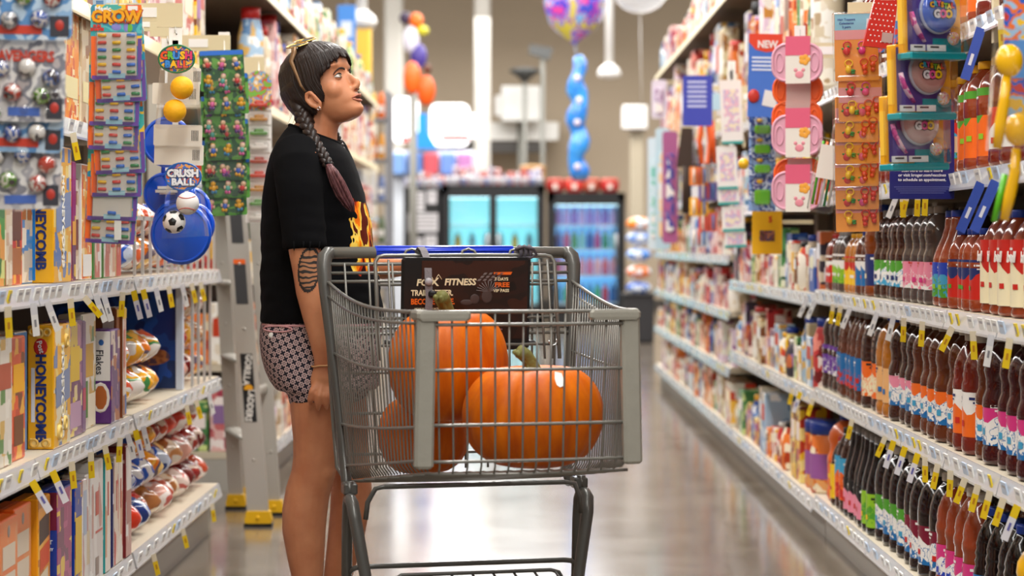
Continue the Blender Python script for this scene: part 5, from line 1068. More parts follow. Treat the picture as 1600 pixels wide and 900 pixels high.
tags_at(-1, 1.39, [(112, 'y', -.25)], 'shelf behind the capsule cards')
# ------------------------------------------------------------------ the far end: coolers, machines, balloons
YC = 27.5; DARK = mat('cooler_black', '1b1a1b', .4); SP = F_PX / YC
def XZ(px, py, Y=YC): q = at(px, py, Y); return q.x, q.z
def cooler(x0, x1, ytop, glow, es, label, doors, items):
    X0, zt = XZ(x0, ytop); X1, _ = XZ(x1, ytop); w_ = X1 - X0; t = thing('drinks_cooler', label, 'cooler', ((X0 + X1) / 2, YC, 0)); D = .8
    m = MB(); m.bb(-w_ / 2, w_ / 2, D - .04, D, .0, zt); m.bb(-w_ / 2, -w_ / 2 + .09, 0, D, .0, zt); m.bb(w_ / 2 - .09, w_ / 2, 0, D, 0, zt); m.bb(-w_ / 2, w_ / 2, 0, D, 0, .25); m.bb(-w_ / 2, w_ / 2, 0, D, zt - .14, zt); m.build('cabinet', DARK, t)
    m = MB(); m.bb(-w_ / 2 + .09, w_ / 2 - .09, D - .06, D - .045, .25, zt - .14); m.build('lit_liner', mat('liner_' + glow, 'd8eef2', .5, emit=glow, es=es * .62), t)
    m = MB(); m.bb(-w_ / 2 + .1, w_ / 2 - .1, .05, .09, zt - .17, zt - .142); m.build('lamp_tube', mat('cooler_lamp', 'ffffff', .5, emit='c8f4ff', es=3), t)
    n = doors; dw = (w_ - .1) / n
    for k in range(n):
        xa = -w_ / 2 + .05 + dw * k
        m = MB(); m.bb(xa, xa + .05, -.04, 0, .22, zt - .1); m.bb(xa + dw - .05, xa + dw, -.04, 0, .22, zt - .1); m.bb(xa + .05, xa + dw - .05, -.04, 0, .22, .28); m.bb(xa + .05, xa + dw - .05, -.04, 0, zt - .16, zt - .1); d = m.build('door', DARK, t)
        m = MB(); m.bb(xa + .05, xa + dw - .05, -.025, -.018, .28, zt - .16); m.build('glass_pane', mat('cooler_glass_unused', 'eef8fa', .03) if False else film('cooler_glass', .12), d)
        m = MB(); m.tube([(xa + (dw - .07 if k == 0 else .07), -.07, .8), (xa + (dw - .07 if k == 0 else .07), -.07, 1.2)], .014, 8); m.build('door_handle', mat('steel_handle', '9a9a9c', .3, metal=.8), d)
    zs_ = [.30, .66, 1.0, 1.32] if zt > 1.6 else [.3, .62, .95]
    for z in zs_: m = MB(); m.bb(-w_ / 2 + .1, w_ / 2 - .1, .08, D - .06, z - .02, z); m.build('shelf', mat('cooler_shelf', 'c8e4ea', .4), t)
    return t, w_, zs_, D
cooler_a, wa, za, D_ = cooler(690, 851, 289, '6fd0dc', 1.6, 'black two-door drinks cooler with pale turquoise light inside', 2, None)
cooler_b, wb_, zb, D_ = cooler(856, 977, 301, '58a8e8', 1.5, 'black single-door drinks cooler with blue light and purple bottles', 1, None)
def cbottle(cx, base_y, x, z, r, h, c, label, grp):
    t = thing('drink_bottle', label, 'bottle', (cx + x, base_y, z + .003), 0, grp); part(t, 'bottle_body', mat('drink_' + c, c, .25, coat=.4), lambda m: m.lathe([(r * .9, 0), (r, .02), (r, h * .6), (r * .5, h * .82), (r * .4, h * .9)], 10)); part(t, 'cap', CP['w'], lambda m: m.lathe([(r * .45, h * .9), (r * .45, h)], 10))
cxA, cxB = cooler_a.location.x, cooler_b.location.x
ci = 0
for zi, z in enumerate(zb):
    for k in range(8):
        c = [['3a9ac8', '4ab87a', 'c83c4a', '2a6ab8'], ['d87aa0', 'e8b8c0', 'c85a6a', 'd8a0b8'], ['3a5ab0', 'b83a7a', '3a9a5a', '8ad0d8'], ['a88ad8', 'b89ae0', '8a6ac8', 'c8b0e8']][zi][k % 4]
        cbottle(cxB, YC + .25, -wb_ / 2 + .15 + k * (wb_ - .3) / 7, z, .045, .27, c, '%s %s bottle on the %s shelf of the blue-lit cooler' % (ORD[k], {0: 'mixed', 1: 'pink', 2: 'bright', 3: 'lavender'}[zi], ORD[zi]), 'bottles in the blue-lit cooler')
for zi, z in enumerate(za[:3]):
    for k in range(6): cbottle(cxA, YC + .45, -wa / 2 + .2 + k * (wa - .4) / 5, z, .05, .22, ['bfe4ea', 'a8d8e4', 'e8d060', '8ac8dc'][(k + zi) % 4], '%s pale bottle on the %s shelf of the two-door cooler' % (ORD[k], ORD[zi]), 'bottles in the two-door cooler')
# machine with notices beside the cooler
x0, zt = XZ(630, 292); x1, _ = XZ(689, 292); t = thing('notice_cabinet', 'black cabinet covered with white notices beside the two-door cooler', 'cabinet', ((x0 + x1) / 2, YC, 0))
part(t, 'cabinet', DARK, lambda m: m.rbox((0, .35, zt / 2), (x1 - x0 - .01, .7, zt), .02))
for (a, b_, c, d) in ((640, 663, 300, 330), (668, 682, 298, 318), (638, 684, 333, 362), (640, 660, 372, 392), (664, 682, 368, 388)):
    xa, za_ = XZ(a, c); xb, zb_ = XZ(b_, d); part(t, 'notice', ink('d8d4d6'), lambda m: m.bb(xa - t.location.x, xb - t.location.x, -.006, 0, zb_, za_)); part(t, 'notice_print', ink('8a8688'), lambda m: [m.bb(xa - t.location.x + .02, xb - t.location.x - .02, -.008, -.004, za_ - .03 - .05 * k - .02, za_ - .03 - .05 * k) for k in range(max(1, int((za_ - zb_) / .06)))])
# packs on top of the coolers
rc = random.Random(2)
for i in range(20):
    px = 636 + i * 10.8; X, z = XZ(px, 290); big = rc.random() < .5; c = rc.choice(['26348a', '8a86a0', 'a82a24', '4a2a5a', 'b83a2c', '1e2c6a']); h_ = rc.uniform(.10, .26)
    t = thing('snack_pack', '%s small snack pack standing on the coolers' % ORD[i], 'snack pack', (X, YC + .15 + rc.uniform(0, .3), zt if px < 690 else cooler_a.children[0].dimensions.z if False else XZ(0, 289)[1]), rc.uniform(-.3, .3), 'snack packs on the coolers')
    part(t, 'pack', art('snack_' + c, [c, 'e8e4e0', c, 'b84a3c'], 14), lambda m: m.rbox((0, 0, h_ / 2), (.085, .12, h_), .01)); part(t, 'pack_label', ink('e4dfe0'), lambda m: m.bb(-.03, .03, -.063, -.058, h_ * .2, h_ * .5))
for i in range(18):
    X, z = XZ(640 + i * 12, 287); t = thing('cup_lid', '%s pale cup in the row at the cooler edge' % ORD[i], 'cup', (X, YC + .05, XZ(0, 289)[1] if i > 4 else zt), 0, 'pale cups on the cooler edge'); part(t, 'cup', ink(['dcdce4', '8aa0d0', 'c8ccd8'][i % 3]), lambda m: m.lathe([(.03, 0), (.042, .08), (.044, .085), (.02, .09)], 12)); part(t, 'lid', ink('e8e8ec'), lambda m: m.lathe([(.045, .085), (.045, .095), (.03, .10)], 12))
for i, (px, c) in enumerate(((868, 'b8342c'), (898, 'e0443a'), (925, 'b0503a'), (954, 'c0302c'))):
    X, z = XZ(px, 303); t = thing('red_basket', ['first', 'second', 'brownish third', 'last'][i] + ' red round basket atop the blue-lit cooler', 'basket', (X, YC + .3, XZ(0, 301)[1]), 0, 'red baskets on the cooler'); part(t, 'basket', mat('basket_' + c, c, .45), lambda m: m.lathe([(.09, 0), (.125, .06), (.12, .17), (.09, .19)], 16)); part(t, 'rim', mat('basket_rim', 'd86a5a', .4), lambda m: m.tube([(.12 * math.cos(a), .12 * math.sin(a), .17) for a in [k * PI / 8 for k in range(16)]], .012, 6, closed=True)); part(t, 'tag', ink('e8d8cc'), lambda m: m.bb(-.03, .03, -.13, -.122, .05, .12))
X, z = XZ(833, 288); t = thing('wicker_basket', 'tan wicker basket beside the snack packs on the cooler', 'basket', (X - .0, YC + .66, XZ(0, 289)[1])); part(t, 'basket', mat('wicker', 'b08a5c', .8, bump=.4, bscale=60), lambda m: m.lathe([(.13, 0), (.17, .08), (.17, .25), (.14, .28)], 18)); part(t, 'rim', mat('wicker', 'b08a5c', .8), lambda m: m.tube([(.17 * math.cos(a), .17 * math.sin(a), .25) for a in [k * PI / 8 for k in range(16)]], .015, 6, closed=True))
# lit drink machine behind
YM = 29.2
def XM(px, py): return XZ(px, py, YM)
LITW = mat('lit_sign', 'ffffff', .5, emit='ffffff', es=1.5)
xa, _ = XM(612, 0); xb, _ = XM(742, 0); cx = (xa + xb) / 2; t = thing('drink_machine', 'white drink machine with glowing panels and a blue funnel', 'drink machine', (cx, YM, 0))
part(t, 'body', ink('dfe4ec'), lambda m: m.rbox((0, .4, XM(0, 235)[1] / 2), (xb - xa, .7, XM(0, 235)[1]), .03))
for (a, b_, c, d) in ((612, 654, 152, 222), (672, 733, 162, 228)):
    p, q = XM(a, c), XM(b_, d); part(t, 'lit_panel', LITW, lambda m: m.prism(roundrect(q[0] - p[0], p[1] - q[1], .1, 5), .12, 0, None, ((p[0] + q[0]) / 2 - cx, .05, (p[1] + q[1]) / 2)))
p, q = XM(732, 178), XM(746, 215); part(t, 'lit_panel', LITW, lambda m: m.rbox(((p[0] + q[0]) / 2 - cx, .08, (p[1] + q[1]) / 2), (q[0] - p[0], .1, p[1] - q[1]), .03))
part(t, 'blue_funnel', mat('funnel_blue', '1c8ae0', .4), lambda m: m.prism([(XM(642, 0)[0] - cx, XM(0, 233)[1]), (XM(684, 0)[0] - cx, XM(0, 233)[1]), (XM(668, 0)[0] - cx, XM(0, 205)[1]), (XM(668, 0)[0] - cx, XM(0, 178)[1]), (XM(654, 0)[0] - cx, XM(0, 178)[1]), (XM(654, 0)[0] - cx, XM(0, 205)[1])], .16, 0, None, (0, -.02, 0)))
for (a, b_, c, d) in ((690, 733, 211, 219), (628, 640, 214, 222)): p, q = XM(a, c), XM(b_, d); part(t, 'red_stripe', ink('d8301c'), lambda m: m.bb(p[0] - cx, q[0] - cx, -.03, .0, q[1], p[1]))
for k in range(5): p = XM(622 + 26 * k, 250); part(t, 'dispenser', ink(['7aa0d8', '4a78c0', 'c8505a', '6a8ad0', 'b87ab0'][k]), lambda m: m.rbox((p[0] - cx, -.05, p[1] - .06), (.2, .2, .3), .02))
# monitor, board and lamps against the wall
YB = 33.5
def thing_box(nm, lab_, cat, x0, x1, y0, y1, Y, d, col, extra=None, em=None):
    a, b_ = at(x0, y0, Y), at(x1, y1, Y); t = thing(nm, lab_, cat, ((a.x + b_.x) / 2, Y, (a.z + b_.z) / 2)); part(t, 'panel', em or ink(col), lambda m: m.rbox((0, 0, 0), (b_.x - a.x, d, a.z - b_.z), .02))
    if extra: extra(t, (b_.x - a.x), (a.z - b_.z))
    return t
PALE = mat('pale_panel', 'f2efea', .4)
thing_box('wall_monitor', 'white boxy monitor on a thin post over the cooler', 'monitor', 783, 844, 135, 190, YB, .3, 'f0eee8', lambda t, w_, h_: (part(t, 'side_box', PALE, lambda m: m.rbox((-w_ / 2 - .03, .05, -.03), (.14, .2, h_ * .6), .02)), part(t, 'post', mat('post_grey', '8a8880', .5), lambda m: m.tube([(.0, .2, -h_ / 2), (.0, .2, -3.2)], .05, 8))))
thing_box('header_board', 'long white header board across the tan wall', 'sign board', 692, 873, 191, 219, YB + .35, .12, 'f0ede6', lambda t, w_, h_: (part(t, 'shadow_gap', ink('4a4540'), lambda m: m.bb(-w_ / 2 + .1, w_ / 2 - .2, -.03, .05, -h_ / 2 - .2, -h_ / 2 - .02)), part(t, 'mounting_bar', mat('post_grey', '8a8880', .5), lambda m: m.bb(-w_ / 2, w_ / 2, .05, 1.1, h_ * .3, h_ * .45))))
for i, (px, y0, yb, lab_) in enumerate(((820, 118, 186, 'dark dome security camera over the white monitor'), (848, 80, 285, 'grey security camera on a tall thin pole'))):  # both heads are security cameras on poles, neither gives light
    a = at(px, y0, 32.5); t = thing('security_camera', lab_, 'camera', (a.x, 32.5, a.z)); part(t, 'camera_head', mat('camera_grey', '4a4a48', .5), lambda m: m.lathe([(.02, -.12), (.12, -.02), (.24, .06), (.22, .10), (.1, .12)], 14) if i == 0 else m.prism([(-.22, -.04), (.1, -.14), (.16, .04), (-.2, .1)], .14)); part(t, 'pole', mat('post_grey', '8a8880', .5), lambda m: m.tube([(0, 0, -.1), (0, 0, -a.z if i else -a.z)], .035, 8))
thing_box('white_box_sign', 'small white box sign on a beige stand near the tan wall', 'sign', 972, 1011, 165, 203, 30, .3, 'efece8', lambda t, w_, h_: part(t, 'stand', mat('stand_beige', 'b0a48e', .6), lambda m: m.rbox((.04, .1, -1.5), (.2, .2, 2.7), .02)))
for i, (px, yb, Y, lab_) in enumerate(((952, 118, 24, 'white pendant fixture hanging down the tan wall'), (565, 38, 18.9, 'white pendant fixture over the yellow display column'))):
    a = at(px, yb, Y); t = thing('pendant_lamp', lab_, 'lamp', (a.x, Y, a.z)); part(t, 'stem', PALE, lambda m: m.tube([(0, 0, .05), (0, 0, 3.0)], .05, 10)); part(t, 'shade', PALE, lambda m: m.lathe([(.04, .14), (.11, .08), (.14, .02), (.12, -.02), (.02, -.04)], 16))
# balloons and decorations
YBL = 22.0; c = at(897, 6, YBL); t = thing('foil_balloon', 'round foil balloon in pink, purple and blue over the coolers', 'balloon', c)
part(t, 'balloon', art('foil', ['c83a8a', '4a3ab0', '2a6ad0', 'd84a6a', '6ab0d8', '8a3aa8', 'c8b83c'], 5.5, .15, coat=1), lambda m: m.lathe([(.012, -.43), (.06, -.38), (.16, -.31), (.26, -.20), (.31, -.05), (.32, .1), (.28, .26), (.17, .38), (.02, .42)], 26, sy=.55))
part(t, 'silver_seam', mat('foil_silver', 'd8d4dc', .15, metal=.9), lambda m: m.tube([(.325 * math.cos(a), 0, .04 + .40 * math.sin(a)) for a in [-.9 + k * .2 for k in range(14)]], .012, 6))
part(t, 'ribbon', ink('8a98b0'), lambda m: m.tube([(0.01, 0, -.42), (.03, 0, -.6)], .006, 5))
part(t, 'twisted_tail', art('tail_blue', ['3a9af0', '4aa8f2', '2f86e0', '3a9af0', '2f7ad8'], 6, .25, coat=.6), lambda m: m.tube([(.04 + .025 * math.sin(k * 1.1), .02 * math.cos(k * 1.1), -.55 - k * .0667) for k in range(20)], [.05 + .045 * min(1, k / 5) + .015 * math.sin(k * 1.5) for k in range(20)], 10))
for k in range(5): part(t, 'pale_dot', ink('ecdce8'), lambda m: m.ball((.03 + .02 * (k % 2), -.10, -.78 - k * .23), (.035, .02, .035), 10, 6))
c = at(1000, -12, 20.5); t = thing('clear_balloon', 'pale clear balloon with confetti dots at the frame top', 'balloon', c); part(t, 'balloon', mat('balloon_clear', 'f0f0f4', .08, alpha=.5, coat=1), lambda m: m.ball((0, 0, .05), (.28, .28, .25), 24, 14)); part(t, 'confetti', ink('e89a5a'), lambda m: [m.ball((-.15 + .1 * k, -.27 + .02 * abs(k - 1), -.02), (.03, .01, .02), 8, 5) for k in range(4)])
part(t, 'string', ink('d8d4d0'), lambda m: m.tube([(0, 0, -.2), (.02, 0, -1.2)], .004, 5))
YH = 24.5
def deco(lab_, px, py, parts, YH=24.5):
    c = at(px, py, YH); t = thing('halloween_figure', lab_, 'decoration', c, 0, 'inflated decorations by the white column')
    for nm, col, (x, y, rx, rz) in parts: q = at(x, y, YH) - c; part(t, nm, mat('inflate_' + col, col, .4), lambda m: m.ball((q.x, 0, q.z), (rx / F_PX * YH, rx / F_PX * YH * .7, rz / F_PX * YH), 16, 10))
    part(t, 'stand', mat('post_grey', '8a8880', .5), lambda m: m.tube([(0, .02, 0), (0, .02, -c.z)], .03, 6))
deco('tall orange, white and purple inflated decoration beside the white column', 648, 60, [('orange_head', 'f0701c', (650, 32, 11, 12)), ('green_cap', 'c8c02c', (660, 48, 10, 8)), ('white_body', 'dcd8e4', (642, 62, 13, 22)), ('purple_body', '4a3a8a', (654, 88, 13, 20)), ('dark_hat', '3a2a44', (633, 28, 9, 10))])
deco('orange pumpkin-shaped inflated decoration in front of the purple one', 643, 125, [('orange_body', 'f0641c', (644, 122, 14, 26)), ('orange_base', 'e85a14', (666, 142, 14, 24)), ('dark_face', '5a2a14', (668, 108, 6, 8))], 23.6)
YL_ = 20.0
t = thing_box('yellow_display', 'tall yellow display column at the end of the bread aisle', 'display', 546, 580, 40, 158, YL_, .2, 'f4c448', lambda t, w_, h_: (part(t, 'base', ink('d8d0c0'), lambda m: m.rbox((0, .2, -h_ / 2 - .6), (w_ * 1.3, .25, 1.2), .02)), part(t, 'cap', ink('e8e0d0'), lambda m: m.rbox((0, 0, h_ / 2), (w_ * 1.2, .24, .05), .01)), part(t, 'plinth', ink('d8d0c0'), lambda m: m.bb(-w_ / 2, w_ / 2, .08, .32, -t.location.z, -h_ / 2 - .6))))
t = thing_box('blue_poster', 'blue hanging poster above the shelf behind the woman', 'poster', 527, 556, 8, 92, 18.5, .02, '4a8ee0', lambda t, w_, h_: (part(t, 'white_print', ink('dce6f0'), lambda m: m.bb(-w_ * .3, w_ * .3, -.013, 0, -h_ * .1, h_ * .2)), part(t, 'hanger', ink('d8d4cc'), lambda m: m.tube([(0, 0, h_ / 2), (0, 0, h_ / 2 + 1)], .006, 5))))
# steel display rack with produce beside the white column
YR = 18.6; a, b_ = at(556, 142, YR), at(606, 600, YR); cx = (a.x + b_.x) / 2; w_ = b_.x - a.x
t = thing('display_rack', 'grey steel display rack holding orange goods behind the woman', 'rack', (cx, YR, 0))
for e in (-1, 1):
    for d in (0, .45): part(t, 'post', mat('rack_grey', '85858a', .45), lambda m: m.bb(e * w_ / 2 - .02, e * w_ / 2 + .02, d, d + .04, 0, a.z))
shz = [.3, .7, 1.08, 1.45, 1.82, 2.18]
for z in shz: part(t, 'shelf', mat('rack_grey', '85858a', .45), lambda m: m.bb(-w_ / 2, w_ / 2, 0, .49, z - .02, z))
RC = {0: ['d8c8b8', 'b84a3c', 'f0e0c8'], 1: ['c8905c', '4a6a4a', 'e8d8d0'], 2: ['e0a080', 'e8b090', '6a7a5a'], 3: ['d8d4d0', 'e8e4e0', '7a8ab8'], 4: ['f0641c', 'f0801c', 'e8a03c'], 5: ['f0a03c', 'f0b850', 'e8702c']}
for zi, z in enumerate(shz):
    for k in range(3):
        c = RC[zi][k]; rr_ = .045
        q = thing('display_item', '%s item on the %s shelf of the grey display rack' % (ORD[k], ORD[zi]), 'goods', (cx - .075 + .075 * k, YR + .16, z + .002), 0, 'goods on the display rack')
        part(q, 'pack', mat('good_' + c, c, .4, var=.1), lambda m: m.lathe([(rr_ * .6, 0), (rr_ * .75, .03), (rr_ * .72, .15), (rr_ * .5, .22), (rr_ * .2, .24)], 12)); part(q, 'label', ink('efe9e2'), lambda m: m.bb(-.025, .025, -rr_ * .85, -rr_ * .7, .06, .12))
# stacked bags by the end of the juice aisle
for i, (y, c, lab_) in enumerate(((350, 'f0861c', 'orange bag on top of the stack by the blue-lit cooler'), (372, '3a7ad8', 'upper blue bag by the blue-lit cooler'), (398, '4a8ae0', 'lower blue bag by the blue-lit cooler'), (425, 'f0782c', 'lower orange bag by the blue-lit cooler'), (450, '3a6ac8', 'lowest blue bag by the blue-lit cooler'))):
    c_ = at(998, y, 23); t = thing('stacked_bag', lab_, 'bag', c_, 0, 'stacked bags by the cooler'); part(t, 'bag', art('bagprint_' + c, [c, c, 'dfe8f0', c], 6, .3, coat=.4), lambda m: m.ball((0, 0, 0), (.14, .12, .075), 16, 10)); part(t, 'bag_seal', ink('e0e4ea'), lambda m: m.bb(-.03, .03, -.125, -.11, -.02, .03))
t = thing('pallet_base', 'dark crate under the stacked bags near the juice aisle end', 'crate', (at(998, 0, 23).x, 23, 0)); part(t, 'crate', mat('crate_dark', '2c2a2c', .6), lambda m: m.rbox((0, 0, .26), (.32, .32, .52), .02)); part(t, 'rim', mat('crate_dark', '2c2a2c', .6), lambda m: m.rbox((0, 0, .525), (.36, .36, .03), .01))
# ------------------------------------------------------------------ shopping cart
cart = thing('shopping_cart', 'grey wire shopping cart with blue handle grip carrying three pumpkins', 'shopping cart', (.03, 4.495, 0), math.atan2(.23, .973))
STEEL = mat('cart_steel', '7b7972', .34, metal=.35, coat=.3)
STEELD = mat('cart_frame_steel', '5c5b57', .36, metal=.3, coat=.3)
GUARD = mat('guard_plastic', '98958a', .42, var=.08, vscale=14, bump=.15, bscale=40)
def lerp(a, b, t): return a + (b - a) * t
def side_pt(sg, t, f):
    """t 0 front..1 rear, f 0 rim..1 floor, on the side wall of the basket"""
    top = Vector((sg * lerp(.231, .312, t), lerp(.0, .83, t), lerp(.935, .985, t)))
    bot = Vector((sg * lerp(.222, .272, t), lerp(.012, .775, t), lerp(.598, .50, t)))
    p = top.lerp(bot, f)
    p.x += sg * .018 * math.sin(PI * t) * (1 - .3 * f)
    p.z -= .022 * math.sin(PI * t) * (1 - f)
    return p
def wire(pts, r=.0022, n=6, m=None): 
    b = MB(); b.tube(pts, r, n); return b.build('basket_wire', m or STEEL, cart)
for sg in (-1, 1):
    wire([side_pt(sg, i / 10, 0) for i in range(11)], .0042, 8)
    for f in (.07, .36, .72, .93): wire([side_pt(sg, i / 10, f) + Vector((sg * .004, 0, 0)) for i in range(11)], .0034)
    for i in range(29):
        t = (i + .8) / 30
        wire([side_pt(sg, t, f) for f in (0, .35, .7, .95)] + [side_pt(sg, t, 1) + Vector((-sg * .012, 0, 0))], .0021)
def front_pt(u, f):
    w_ = lerp(.231, .222, f)
    return Vector((u * w_, lerp(0, .012, f) - .012 * (1 - u * u), lerp(.935, .598, f)))
for f, r in ((0, .004), (.08, .0036), (.365, .0036), (.71, .0036), (.94, .0036)): wire([front_pt(-1 + i / 4, f) + Vector((0, -.004 if f else 0, 0)) for i in range(9)], r, 8)
for i in range(1, 15):
    u = -1 + 2 * i / 15
    p = [front_pt(u, f) for f in (0, .4, .8, .97)]
    q = front_pt(u, 1)
    z1 = lambda v: lerp(.598, .50, v / .775)
    p += [q + Vector((0, .012, -.006)), Vector((q.x, .05, z1(.05) - .004)), Vector((q.x * 1.02, .11, z1(.11))), Vector((q.x * 1.18, .775, .50))]
    wire(p, .0023)
for v in (.02, .12, .24, .36, .48, .60, .70, .775):
    hw = lerp(.222, .272, v / .775)
    wire([(-hw, v, lerp(.598, .5, v / .775) - .005), (0, v, lerp(.598, .5, v / .775) - .009), (hw, v, lerp(.598, .5, v / .775) - .005)], .0034)
# corner guards
for sg in (-1, 1):
    g = MB()
    g.rbox((sg * .226, .002, .764), (.041, .026, .318), .006, 0, Matrix.Rotation(sg * -.02, 3, 'Y'))
    d = Vector((-sg, 0, 0))
    g.rbox((sg * .187, -.006, .927), (.115, .022, .022), .006, 0, Matrix.Rotation(sg * .03, 3, 'Z'))
    g.rbox((sg * .233, .022, .928), (.026, .06, .022), .006, 0, Matrix.Rotation(-sg * .1, 3, 'Z'))
    g.build('corner_guard', GUARD, cart)
# handle and rear frame tubes
hb = MB(); hb.tube([(-.305, .85, 1.056), (0, .856, 1.058), (.305, .85, 1.056)], .0145, 14); hb.build('handle_bar', STEEL, cart)
gp = MB(); gp.tube([(-.19, .854, 1.0575), (-.188, .854, 1.0575), (0, .856, 1.058), (.163, .854, 1.0575), (.165, .854, 1.0575)], [.0150, .0165, .0165, .0165, .0150], 14)
for a in (-.5, .2, .9): gp.tube([(-.186, .854 - .0163 * math.cos(a), 1.0575 + .0163 * math.sin(a)), (.16, .854 - .0163 * math.cos(a), 1.0575 + .0163 * math.sin(a))], .0016, 5)
gp.build('handle_grip', mat('blue_grip', '1238c8', .3, coat=.3), cart)
for sg in (-1, 1):
    f = MB(); f.tube([(sg * .296, .85, 1.056), (sg * .308, .849, 1.055), (sg * .317, .845, 1.046), (sg * .320, .838, 1.025), (sg * .318, .83, .97), (sg * .308, .81, .86), (sg * .292, .785, .70), (sg * .282, .765, .57), (sg * .279, .745, .51), (sg * .28, .72, .482)],
                  [.0155, .018, .019, .0185, .0165, .0145, .0135, .0135, .0135, .0125], 12)
    f.build('frame_tube', STEELD, cart)
    f = MB(); f.tube([(sg * .312, .86, .99), (sg * .308, .855, .85), (sg * .295, .84, .62), (sg * .288, .83, .525), (sg * .28, .80, .508), (sg * .27, .775, .505)], .0055, 8); f.build('gate_wire', STEEL, cart)
# rear gate
for z, y, r in ((1.028, .835, .0045), (1.006, .832, .004), (.985, .83, .004), (.87, .80, .004), (.855, .80, .004), (.76, .79, .004), (.66, .785, .004), (.56, .78, .004)):
    hw = lerp(.272, .306, (z - .5) / .5)
    m = MB(); m.tube([(-hw, y, z), (-hw * .5, y + .004, z), (hw * .5, y + .004, z), (hw, y, z)], r, 6); m.build('gate_wire', STEEL, cart)
for i in range(10):
    u = -.27 + .06 * i
    m = MB(); m.tube([(u, .83, 1.03), (u * .98, .815, .9), (u * .94, .785, .52)], .003, 6); m.build('gate_wire', STEEL, cart)
# folding child seat flap
fr = MB(); fr.tube([(-.222, .60, .80), (-.222, .645, 1.0), (-.222, .655, 1.035), (-.214, .657, 1.047), (-.2, .658, 1.05), (0, .658, 1.051), (.2, .658, 1.05), (.214, .657, 1.047), (.222, .655, 1.035), (.222, .645, 1.0), (.222, .60, .80)], .0048, 8)
fr.build('seat_flap', STEEL, cart)
for z in (.98, .90, .835):
    m = MB(); m.tube([(-.222, .658 - (1.05 - z) * .2, z), (.222, .658 - (1.05 - z) * .2, z)], .0035, 6); m.build('flap_wire', STEEL, cart)
for u in (-.19, .185, .205):
    m = MB(); m.tube([(u, .655, 1.04), (u, .60, .80)], .003, 6); m.build('flap_wire', STEEL, cart)
for u in (-.13, .01, .13):
    m = MB(); m.tube([(u - .02, .662, 1.05), (u - .014, .668, 1.062), (u, .67, 1.066), (u + .014, .668, 1.062), (u + .02, .662, 1.05)], .0035, 6); m.build('flap_wire', STEEL, cart)
st = MB(); st.rbox((0, .73, .835), (.36, .13, .012), .004); st.build('seat_panel', mat('seat_plastic', '3a3a3c', .5), cart)
# advertising board
ad = MB(); ad.rbox((0, 0, 0), (.318, .016, .225), .006)
adb = ad.build('ad_board', BLACK, cart, (-.005, .630, .934), (.09, 0, 0))
pn = MB(); pn.box((.02, -.0088, .01), (.262, .002, .19)); pn.build('ad_panel', art('ad_print', ['1a0e0b', '2a1510', '22130f', '3a1c12'], 9, .3), adb)
ORG = mat('print_orange', 'c4561c', .5); CREAM = mat('print_cream', 'efe9dc', .5)
def adt(s, size, m, x, z, bold=.0, shear=0, sx=1): letters(s, size, m, adb, (x, -.0105, z), bold=bold, shear=shear, sx=sx)
adt('FO', .022, CREAM, -.110, .052, .0007, .15, 1.0); adt('X', .027, CREAM, -.0805, .053, .0007, 0, 1.1); adt('FITNESS', .022, CREAM, -.017, .053, .0007, .15, 1.0)
for x_ in (-.091, -.070):
    m = MB(); m.tube([(x_ - .008, -.0105, .060), (x_, -.0105, .072), (x_ + .008, -.0105, .060)], .0011, 5); m.build('logo_peak', CREAM, adb)
adt('TRAIN BETTER.', .019, CREAM, -.085, .027, .0006, 0, .8); adt('BECOME MORE.', .019, ORG, -.083, .006, .0006, 0, .8)
adt('HOW FORT WORTH TRAINS', .0065, CREAM, -.085, -.011)
adt('7 DAYS', .010, CREAM, .085, .060, .0003, 0, 1.05); adt('FREE', .0155, ORG, .087, .046, .0005, 0, 1.15); adt('VIP PASS', .010, CREAM, .085, .032, .0003, 0, 1.05)
m = MB(); m.prism([(-.022, -.003), (.02, -.003), (.024, .004), (-.022, .003)], .001, 0, None, (.088, -.0105, .074)); m.build('banner_stripe', ORG, adb)
m = MB()
for i in range(4):
    for j in range(3): m.prism([(-.005, -.002), (.002, -.002), (.006, .003), (-.001, .003)], .001, 0, None, (.03 + i * .0135 + j * .007, -.0105, .058 + j * .0075))
for i in range(11):
    a = .3 + i * .27; m.tube([(.055, -.0105, .03), (.055 + .032 * math.cos(a), -.0105, .03 + .026 * math.sin(a))], .0009, 4)
m.build('print_drawing', mat('print_grey', '7c7170', .5), adb)
m = MB(); m.ball((.05, -.0102, .018), (.014, .001, .016)); m.ball((.02, -.0102, .012), (.012, .001, .012)); m.ball((0, -.0102, .004), (.016, .001, .007)); m.build('print_figure', mat('print_dark', '4a3b38', .5), adb)
m = MB()
for z_ in (-.04, -.05, -.06): m.box((.075, -.0105, z_ - .012), (.03, .001, .003))
m.build('small_print', mat('print_violet', '7a5a66', .5), adb)
